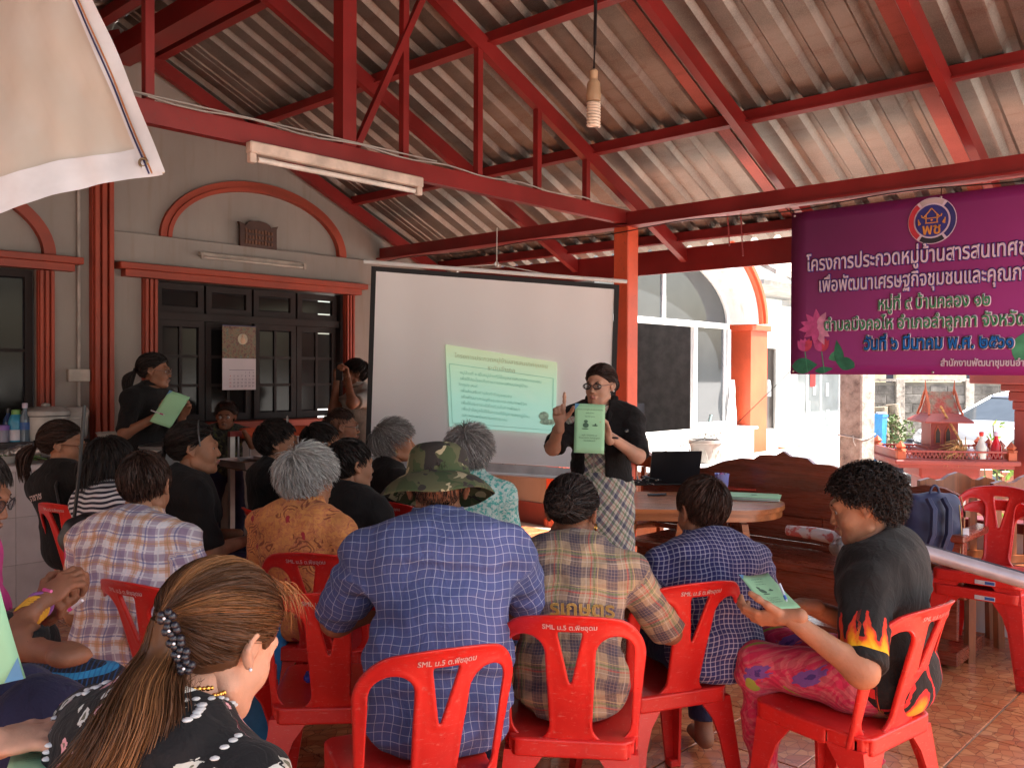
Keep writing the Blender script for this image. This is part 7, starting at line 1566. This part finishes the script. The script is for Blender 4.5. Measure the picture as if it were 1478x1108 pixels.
# mint floral
p = person('wispy grey haired person in mint floral blouse behind the camouflage hat', (679, 655, 4.15), h=12, hy=10, g=1.0, sex='f', sk='l', style='fluffy', hc='sg', shirt=m_mint, lean=(0, .1), sleeve=.95, nh=3000, wd=.002, big=1.15, collar=True, bust=False)
# orange violet plaid
p = person('dark haired man in orange and violet plaid shirt leaning forward', (210, 704, 3.2), h=12, hy=-10, hp=18, hr=-4, g=1.08, sex='m', sk='m', style='short', hc='b', shirt=m_pl6, lean=(0, .16), sleeve=.95, nh=3400, wd=.0022, collar=True, sw=.19, amp=.008, fine=.012)
# seated women at the left, in profile
p = person('woman with low ponytail and glasses in black printed shirt by the counter', (92, 643, 4.8), h=26, hy=50, hp=4, g=1.0, sk='m', style='pony', hc='b', shirt=m_blk, lean=(-.11, .03), hs_=1.08, glasses=P('brown_frame', (.12, .05, .03), .3), nh=2000, wd=.0026)
back_text(p, 'ราชาช', .05, -.04, -.13, P('white_print', (0, 0, 0)), .0012)
MB().tube([p['nb']+p['rt']*.09+p['up']*.03-p['fw']*.03, p['nb']+p['rt']*.13-p['up']*.1-p['fw']*.13, p['nb']+p['rt']*.14-p['up']*.34-p['fw']*.13], .009, 6).build('bag_strap', m_black, p['th'], True)
p = person('woman with black bob in navy and white striped top', (163, 668, 4.25), h=34, hy=36, hp=4, g=.95, sk='m', style='bob', hc='k', shirt=m_str, lean=(-.05, .06), glasses=m_gold, nh=2600, wd=.0026, big=1.05)
p = person('heavy woman in plain black shirt with headband and brown bag strap', (282, 648, 4.4), hs_=1.12, h=58, hy=18, hp=-2, g=1.32, s=1.03, sk='m', style='pony', hc='k', shirt=m_blk, lean=(0, .06), nh=2400, wd=.0026, sleeve=.95, sw=.18)
MB().tube([p['nb']+p['rt']*.13+p['up']*.0+p['fw']*.02, p['nb']+p['rt']*.08-p['up']*.02-p['fw']*.105, p['nb']-p['rt']*.06-p['up']*.15-p['fw']*.165, p['nb']-p['rt']*.17-p['up']*.3-p['fw']*.16], .017, 8).build('bag_strap', P('brown_webbing', (.07, .035, .025), .8), p['th'], True)
MB().tube([p['hpt'](.088*math.sin(a), .028-.01*math.cos(a), .03+.096*math.cos(a)) for a in np.linspace(-1.7, 1.7, 19)], .004, 6).build('headband', P('dark_band', (.08, .08, .08), .4), p['th'], True)
p = person('woman with short black hair and sunglasses on her head in black blouse', (403, 640, 4.95), hs_=1.05, h=58, hy=22, hp=-6, g=1.0, sk='m', style='short', hc='k', shirt=m_blk, lean=(0, .05), nh=2400, wd=.003, big=1.8)
mm = MB()
for q in (-1, 1): mm.tube([p['hpt'](q*.032+.024*math.cos(a), .055, .125+.016*math.sin(a)) for a in np.linspace(0, 6.28, 13)[:-1]], .002, 5, closed=True)
mm.build('sunglasses', m_steel, p['th'], True)
p = person('dark haired person in black between the sunglasses woman and bald spectacled man', (466, 642, 5.0), h=48, hy=18, g=1., sk='m', style='short', hc='k', shirt=m_blk, nh=1500, wd=.003)
p = person('spectacled older man with receding hair seated beside the screen edge', (494, 617, 5.7), h=60, hy=16, g=1., sex='m', sk='d', style='crop', hc='b', shirt=m_blk, glasses=m_steel, nh=900, wd=.003)
p = person('stocky person in black shirt with white Thai letters on the back', (508, 672, 4.15), h=30, hy=24, hp=0, g=1.18, sex='m', sk='m', style='short', hc='k', shirt=m_blk, lean=(0, .08), nh=2600, wd=.003)
back_text(p, 'ราชาช', .055, .07, -.12, P('white_print', (0, 0, 0)), .0014)
p = person('elderly woman with curly grey hair and gold earrings looking up', (571, 640, 5.05), h=62, hy=20, hp=-10, g=.92, sk='m', style='fluffy', hc='sg', shirt=m_blk, lean=(0, .05), nh=2400, wd=.0024, big=.9)
MB().tube([p['hpt'](.083, -.004, -.032), p['hpt'](.085, -.004, -.05)], .004, 6).build('earring', m_gold, p['th'], True)
# ------------------------------------------------------------------ standing at the back
p = person('standing woman with ponytail in black polo shirt holding a green sheet and pen', (224, 536, 6.0), h=112, hy=-28, hp=2, sit=False, s=.98, sk='d', style='pony', hc='k', shirt=m_blk, pants=m_blk, glasses=P('brown_frame', (0, 0, 0)), wr=('px', 228, 600, 5.75), wl=('px', 264, 600, 5.95), poles=dict(r=(.8, -.6, -1), l=(-.6, -.6, -1)), handsR=dict(n=(0, 1, .2), curl=(.6, .7, .8, .9)), handsL=dict(d=(.5, -.2, 1), n=(-.2, -1, 0), curl=(.4, .5, .6, .7)), sleeve=.95, nh=1800, wd=.0026, collar=True)
sheet_paper('green sheet held by the standing woman in black at the back left', at(216, 608, 5.7), at(246, 618, 5.72), at(245, 563, 5.75), bend=.008, printed=0)
pen('white and pink pen in the hand of the standing woman at the back', at(238, 599, 5.66), at(218, 592, 5.68))
p = person('standing woman in beige shirt raising a phone to her face beside the screen', (511, 540, 7.2), h=-118, hy=6, sit=False, s=1., sk='d', style='short', hc='k', shirt=m_gry, pants=m_blk, wr=('px', 486, 548, 7.1), wl=('px', 502, 546, 6.95), poles=dict(r=(.5, -.3, -1), l=(-.6, -.1, -1)), handsR=dict(d=(.1, -.2, 1), n=(.7, -.6, 0), curl=(.8, .9, 1., 1.)), handsL=dict(d=(-.1, -.1, 1), n=(-.8, -.4, 0), curl=(.8, .9, 1., 1.)), sleeve=.75, nh=1500, wd=.003, big=.9, collar=True)
ph = thing('phone', 'dark phone held up to the face of the beige shirt woman', 'phone', at(490, 536, 6.98), rad(-30)); MB().box(-.035, .035, -.005, .005, -.07, .07, b=.003).build('body', m_black, ph)
p = person('small boy in camouflage T-shirt standing behind the steel railing', (326, 602, 6.95), h=168, hy=4, sit=False, s=.72, sex='k', sk='d', style='crop', hc='b', shirt=m_kid, pants=m_navy, wl=('px', 352, 622, 6.75), wr=('px', 306, 640, 6.85), sleeve=.7, nh=700, wd=.002, sw=.16, hs_=1.08)
# ------------------------------------------------------------------ left edge
p = person('woman in pink top with glasses and yellow bracelets writing, cut by the left edge', (-42, 716, 2.4), h=78, hy=8, hp=16, g=1., sk='d', style='short', hc='k', shirt=m_pinkt, pants=m_blk, lean=(0, .12), glasses=m_black, sleeve=.6, wr=('px', 58, 872, 2.28), wl=('px', 66, 893, 2.5), poles=dict(r=(.6, -.3, -1), l=(-.3, -.3, -1)), handsR=dict(n=(-.2, .5, -1), curl=(.5, .6, .7, .8), thumb=.6), handsL=dict(n=(0, -.4, 1), curl=(.4, .5, .6, .7)), feet=True, fine=.011, legs=dict(r=(('px', -70, 905, 2.3), ('px', 42, 917, 2.2), ('px', 94, 944, 2.12)), l=(('px', 45, 930, 2.6), ('px', 75, 1090, 2.6))), nh=2500, wd=.0018)
m = MB()
for k in range(4): c_ = p['wR']+(p['eR']-p['wR'])*(.06+.035*k); m.tube([c_+Vector((.004*math.sin(a), .031*math.cos(a), .031*math.sin(a))) for a in np.linspace(0, 6.28, 17)[:-1]], .004, 6, closed=True)
m.build('bracelet', P('yellow_thread', (.7, .35, .03), .6), p['th'], True)
c_ = p['wR']+(p['eR']-p['wR'])*.01; MB().tube([c_+Vector((.0, .031*math.cos(a), .031*math.sin(a))) for a in np.linspace(0, 6.28, 17)[:-1]], .005, 6, closed=True).build('bracelet', P('violet_thread', (.25, .08, .3), .6), p['th'], True)
V_, Q_ = _sw([('c', tuple(p['Pv']), tuple(p['Pv']+Vector((.03, .42, .05))), .15, .13, 'u')], [], .013, wrinkle(RNG, .006)); npobj('skirt_wrap', V_, Q_, m_blu, p['th'], pat=np.stack([V_[:, 1], V_[:, 2], V_[:, 0]], 1))
pen('pink and white pen in the hand with yellow bracelets', at(97, 882, 2.22), at(119, 866, 2.2), (.65, .6, .62), (.6, .05, .25))
pen('pink pen clipped on the wrist of the pink top woman', at(62, 850, 2.24), at(74, 853, 2.22), (.6, .1, .3), (.6, .05, .25))
sheet_paper('green sheet on the lap under the hand with yellow bracelets', at(-10, 905, 2.2), at(64, 880, 2.3), at(-10, 890, 2.45), bend=.004, printed=0, corner=False)
p = person('person in navy trousers mostly cut by the left edge, holding green sheets', (-250, 880, 1.62), h=60, hy=8, hp=20, g=1., sk='l', style='short', hc='k', shirt=m_navy, pants=m_navy, wr=('px', -22, 1076, 1.3), wl=('px', -45, 950, 1.5), handsR=dict(d=(1, .25, .1), n=(0, .1, -1), curl=(.25, .3, .35, .4), thumb=.3), handsL=dict(n=(0, -1, 0), curl=(.6, .7, .8, .9)), fine=.012, nh=600, legs=dict(r=(('px', 66, 1030, 1.62), ('px', 60, 1500, 1.6)), l=(('px', 30, 1010, 1.95), ('px', 30, 1400, 1.9))))
sheet_paper('upright green sheet with blue corner emblem cut by the left edge', at(-90, 1010, 1.42), at(37, 978, 1.42), at(-125, 870, 1.46), bend=.006, printed=0, corner=False)
c_ = MB().add([(0, 0, 0), (-.03, -.002, -.006), (-.009, -.001, .035)], [(0, 1, 2)])
th_ = [o for o in COL.objects if o.name.startswith('paper_sheet')][-1]; X_ = at(37, 978, 1.418)-Vector(th_.location); c_.build('blue_corner', m_bc, th_, fix=False).location = X_+Vector((-.001, -.004, .0))
sheet_paper('green printed sheet low at the left edge under a hand', at(5, 1125, 1.22), at(90, 1112, 1.28), at(20, 1080, 1.4), bend=.006)

# ------------------------------------------------------------------ foreground woman with highlighted ponytail
p = person('foreground woman with long highlighted ponytail and black floral blouse looking down', (318, 928, 1.40), nbo=(-.075, -.088), h=34, hy=-4, hp=28, g=.98, sex='f', sk='l', style=None, shirt=m_flo, pants=m_navy, lean=(0, .16), sleeve=.9, fine=.0085, amp=.004, seed=3, wr=(.16, .36, .66), wl=(-.18, .34, .64), bust=False, sw=.175)
rng = np.random.default_rng(5); M4 = p['M4']; R3 = np.array(M4.to_3x3()); T3 = np.array(M4.translation); mh = m_h['h']
tr = lambda V: V @ R3.T+T3
def post(D, X, Y, Z):
    x, y, z = X-CC[0], Y-CC[1], Z-CC[2]; r = CR*1.03; k0 = np.sqrt((x/r[0])**2+(y/r[1])**2+(z/r[2])**2); k1 = np.sqrt((x/r[0]**2)**2+(y/r[1]**2)**2+(z/r[2]**2)**2)+1e-9
    D = k0*(k0-1)/k1; D = np.maximum(D, (Y-.02)*.66-Z*.75); D = np.maximum(D, -.088-Z)
    for s in (1, -1): D = np.maximum(D, .026-np.sqrt(((X-s*.085)*.5)**2+(Y-.004)**2+(Z+.004)**2))
    return D
V_, Q_ = snet([], .006, 0, (-.105, -.14, -.10), (.105, .10, .145), post); cap = npobj('hair', tr(V_), Q_, mh, p['th'], colr=np.full(len(V_), .05))
tie = np.array([0, -.135, .008]); n = 14000; roots = on_shell(n, rng, lambda q: hairline(q-np.array([0, .006, 0]))); k = 12; P_ = np.zeros((n, k, 3)); P_[:, 0] = roots; q = roots.copy(); off = rng.uniform(0, 1, n)
hl = (np.sin(roots[:, 0]*75+2.+np.sin(roots[:, 2]*40)*1.2)*.5+.5)**2.5*np.clip((roots[:, 2]-.01)*12, .03, 1)*rng.uniform(.4, 1., n)
for i in range(1, k):
    d = tie-q; ds = np.linalg.norm(d, axis=1, keepdims=True); d = d/np.maximum(ds, 1e-6)+rng.normal(size=d.shape)*.05; q = q+d*np.minimum(ds/(k-i)*1.05, .04); w_ = (q-CC)/CR; rr = np.linalg.norm(w_, axis=1, keepdims=True)
    tg = 1.035+.06*off[:, None]+.05*np.sin(i/k*math.pi)*(roots[:, 2:3] > .06)*off[:, None]; far = (ds < .035); q = np.where(far, q, CC+CR*w_/np.maximum(rr, 1e-6)*tg); P_[:, i] = q
V_, Q_ = ribbons(tr(P_.reshape(-1, 3)).reshape(P_.shape), .0009); npobj('strands', V_, Q_, mh, cap, colr=np.repeat(np.clip(hl*.85+rng.uniform(0, .06, n), 0, 1), 2*k))
# ponytail bundle
pts = [Vector(tr(tie+np.array([0, .012, 0])))]+[p['loc'](at(*a)) for a in ((235, 945, 1.31), (214, 995, 1.26), (198, 1050, 1.22), (170, 1110, 1.20), (125, 1170, 1.2), (70, 1230, 1.2))]
n = 8000; k = 20; C_ = []
for i in range(k):
    f = i/(k-1)*(len(pts)-1); j = min(int(f), len(pts)-2); u_ = f-j; a, b, c, d = (np.array(pts[max(0, min(len(pts)-1, j+o))]) for o in (-1, 0, 1, 2)); C_.append(.5*((2*b)+(-a+c)*u_+(2*a-5*b+4*c-d)*u_**2+(-a+3*b-3*c+d)*u_**3))
C_ = np.array(C_); T_ = np.gradient(C_, axis=0); T_ /= np.linalg.norm(T_, axis=1, keepdims=True); vw = np.array(p['Rz'].transposed() @ Vector((0, 1, 0))); S_ = np.cross(T_, vw); S_ /= np.linalg.norm(S_, axis=1, keepdims=True); B_ = np.cross(S_, T_)
an = rng.uniform(0, 6.28, n); r = rng.uniform(0, 1, n)**.5; P_ = np.zeros((n, k, 3)); wob = rng.normal(size=(n, 3))*.004; fl = rng.uniform(0, 6.28, n)
for i in range(k):
    f = i/(k-1); w1 = .017+.042*min(1, f*2.2)-.008*f; w2 = .012+.018*min(1, f*2); e = np.maximum(0, rng.normal(size=n)-1.6)*0
    P_[:, i] = C_[i]+S_[i]*(np.cos(an)*r*w1+.004*np.sin(fl+f*7))[:, None]+B_[i]*(np.sin(an)*r*w2)[:, None]+wob*f*3
tint = np.clip((np.sin(np.cos(an)*r*4+1.)*.5+.5)*.5*rng.uniform(.55, 1.1, n)+rng.uniform(0, .10, n), 0, 1)
V_, Q_ = ribbons(P_, .0010); npobj('ponytail', V_, Q_, mh, cap, colr=np.repeat(tint, 2*k))
core = [('c', tuple(C_[i]), tuple(C_[i+1]), .011+.014*min(1, i/8), .011+.014*min(1, (i+1)/8), 'u') for i in range(k-1)]; V_, Q_ = snet(core, .007, .02); npobj('ponytail_core', V_, Q_, mh, cap, colr=np.full(len(V_), .12))
# loose wisps blown forward over the brow and down the nape
n = 260; k = 9; P_ = np.zeros((n, k, 3)); a0 = np.stack([rng.uniform(-.03, .075, n), rng.uniform(.0, .05, n), rng.uniform(.095, .118, n)], 1); dr = np.stack([rng.uniform(-.2, .5, n), rng.uniform(.6, 1.1, n), rng.uniform(-.35, .25, n)], 1)*rng.uniform(.02, .07, (n, 1))
for i in range(k): f = i/(k-1); P_[:, i] = a0+dr*f; P_[:, i, 2] -= .03*f*f; P_[:, i, 0] += .006*np.sin(f*4+an[:n])
V_, Q_ = ribbons(tr(P_.reshape(-1, 3)).reshape(P_.shape), .0008); npobj('loose_wisps', V_, Q_, mh, cap, colr=np.repeat(rng.uniform(.2, .9, n), 2*k))
n = 160; P_ = np.zeros((n, k, 3)); a0 = np.stack([rng.uniform(.0, .06, n), rng.uniform(-.10, -.06, n), rng.uniform(-.09, -.05, n)], 1)
for i in range(k): f = i/(k-1); P_[:, i] = a0+np.array([0, -.012, -.045])*f*rng.uniform(.4, 1.2, (n, 1)); P_[:, i, 0] += .008*np.sin(f*5+an[:n])
V_, Q_ = ribbons(tr(P_.reshape(-1, 3)).reshape(P_.shape), .0007); npobj('nape_wisps', V_, Q_, mh, cap, colr=np.repeat(rng.uniform(0, .3, n), 2*k))
# hair clip: row of black flowers with gems
a_, b_ = p['loc'](at(240, 890, 1.265)), p['loc'](at(268, 962, 1.265)); mc = P('clip_black', (.012, .012, .02), .3)
for i in range(5):
    c = a_+(b_-a_)*(i/4); m = MB(); e1 = (b_-a_).normalized(); e2 = Vector(np.cross(e1, vw))
    for j in range(5): t_ = 6.28*j/5+i; m.ball(c+e1*.006*math.cos(t_)+e2*.009*math.sin(t_), (.0062, .0062, .0062), 8, 6)
    o = m.build('hair_clip', mc, cap, True)
    for j in (-1, 1): pass
    MB().ball(c-Vector(vw)*.008, .0022, 8, 6).build('gem', P('gem_white', (.8, .8, .85), .1), o, True)
# gold necklace, scalloped white collar, shoulder lace
nb, upv, fwv, rtv = p['nb'], p['up'], p['fw'], p['rt']; m = MB()
ring = [nb+upv*(.052+.0*math.cos(a))+rtv*math.sin(a)*.070-fwv*(math.cos(a)*.064+.004)-upv*.012*(math.cos(a) < 0) for a in np.linspace(0, 6.28, 61)]
sh_co = np.array([v.co for v in p['shirt'].data.vertices])
m = MB()
for i in range(60): c = ring[i]; m.ball(c, .0034 if i % 2 else .0042, 8, 5)
m.build('necklace', m_gold, p['th'], True)
ml_ = P('white_lace', (.72, .70, .68), .8)
def lace(name, path, r=.011):
    m = MB()
    for c in path:
        j = np.argmin(((sh_co-np.array(c))**2).sum(1)); m.ball(Vector(sh_co[j]), (r, r, r*.35), 9, 6)
    tag(m.build(name, ml_, p['th'], True), kind='stuff')
lace('collar_lace', [nb+upv*.028+rtv*math.sin(a)*.085-fwv*math.cos(a)*.085 for a in np.linspace(0, 6.28, 34)], .0065)
for q in (-1, 1):
    s0 = nb+rtv*q*.09+upv*.0; lace('yoke_lace', [nb+rtv*q*(.08+.05*f)-fwv*(.03+.12*f)-upv*(.0+.28*f) for f in np.linspace(0, 1, 26)], .008)
    lace('shoulder_lace', [nb+rtv*q*(.15+.04*f)-fwv*(.02+.08*f)-upv*(.03+.16*f) for f in np.linspace(0, 1, 22)], .007)
MB().ball(p['hpt'](.086, -.006, -.028), .0028, 8, 6).build('ear_stud', P('gem_white', (0, 0, 0)), p['th'], True)
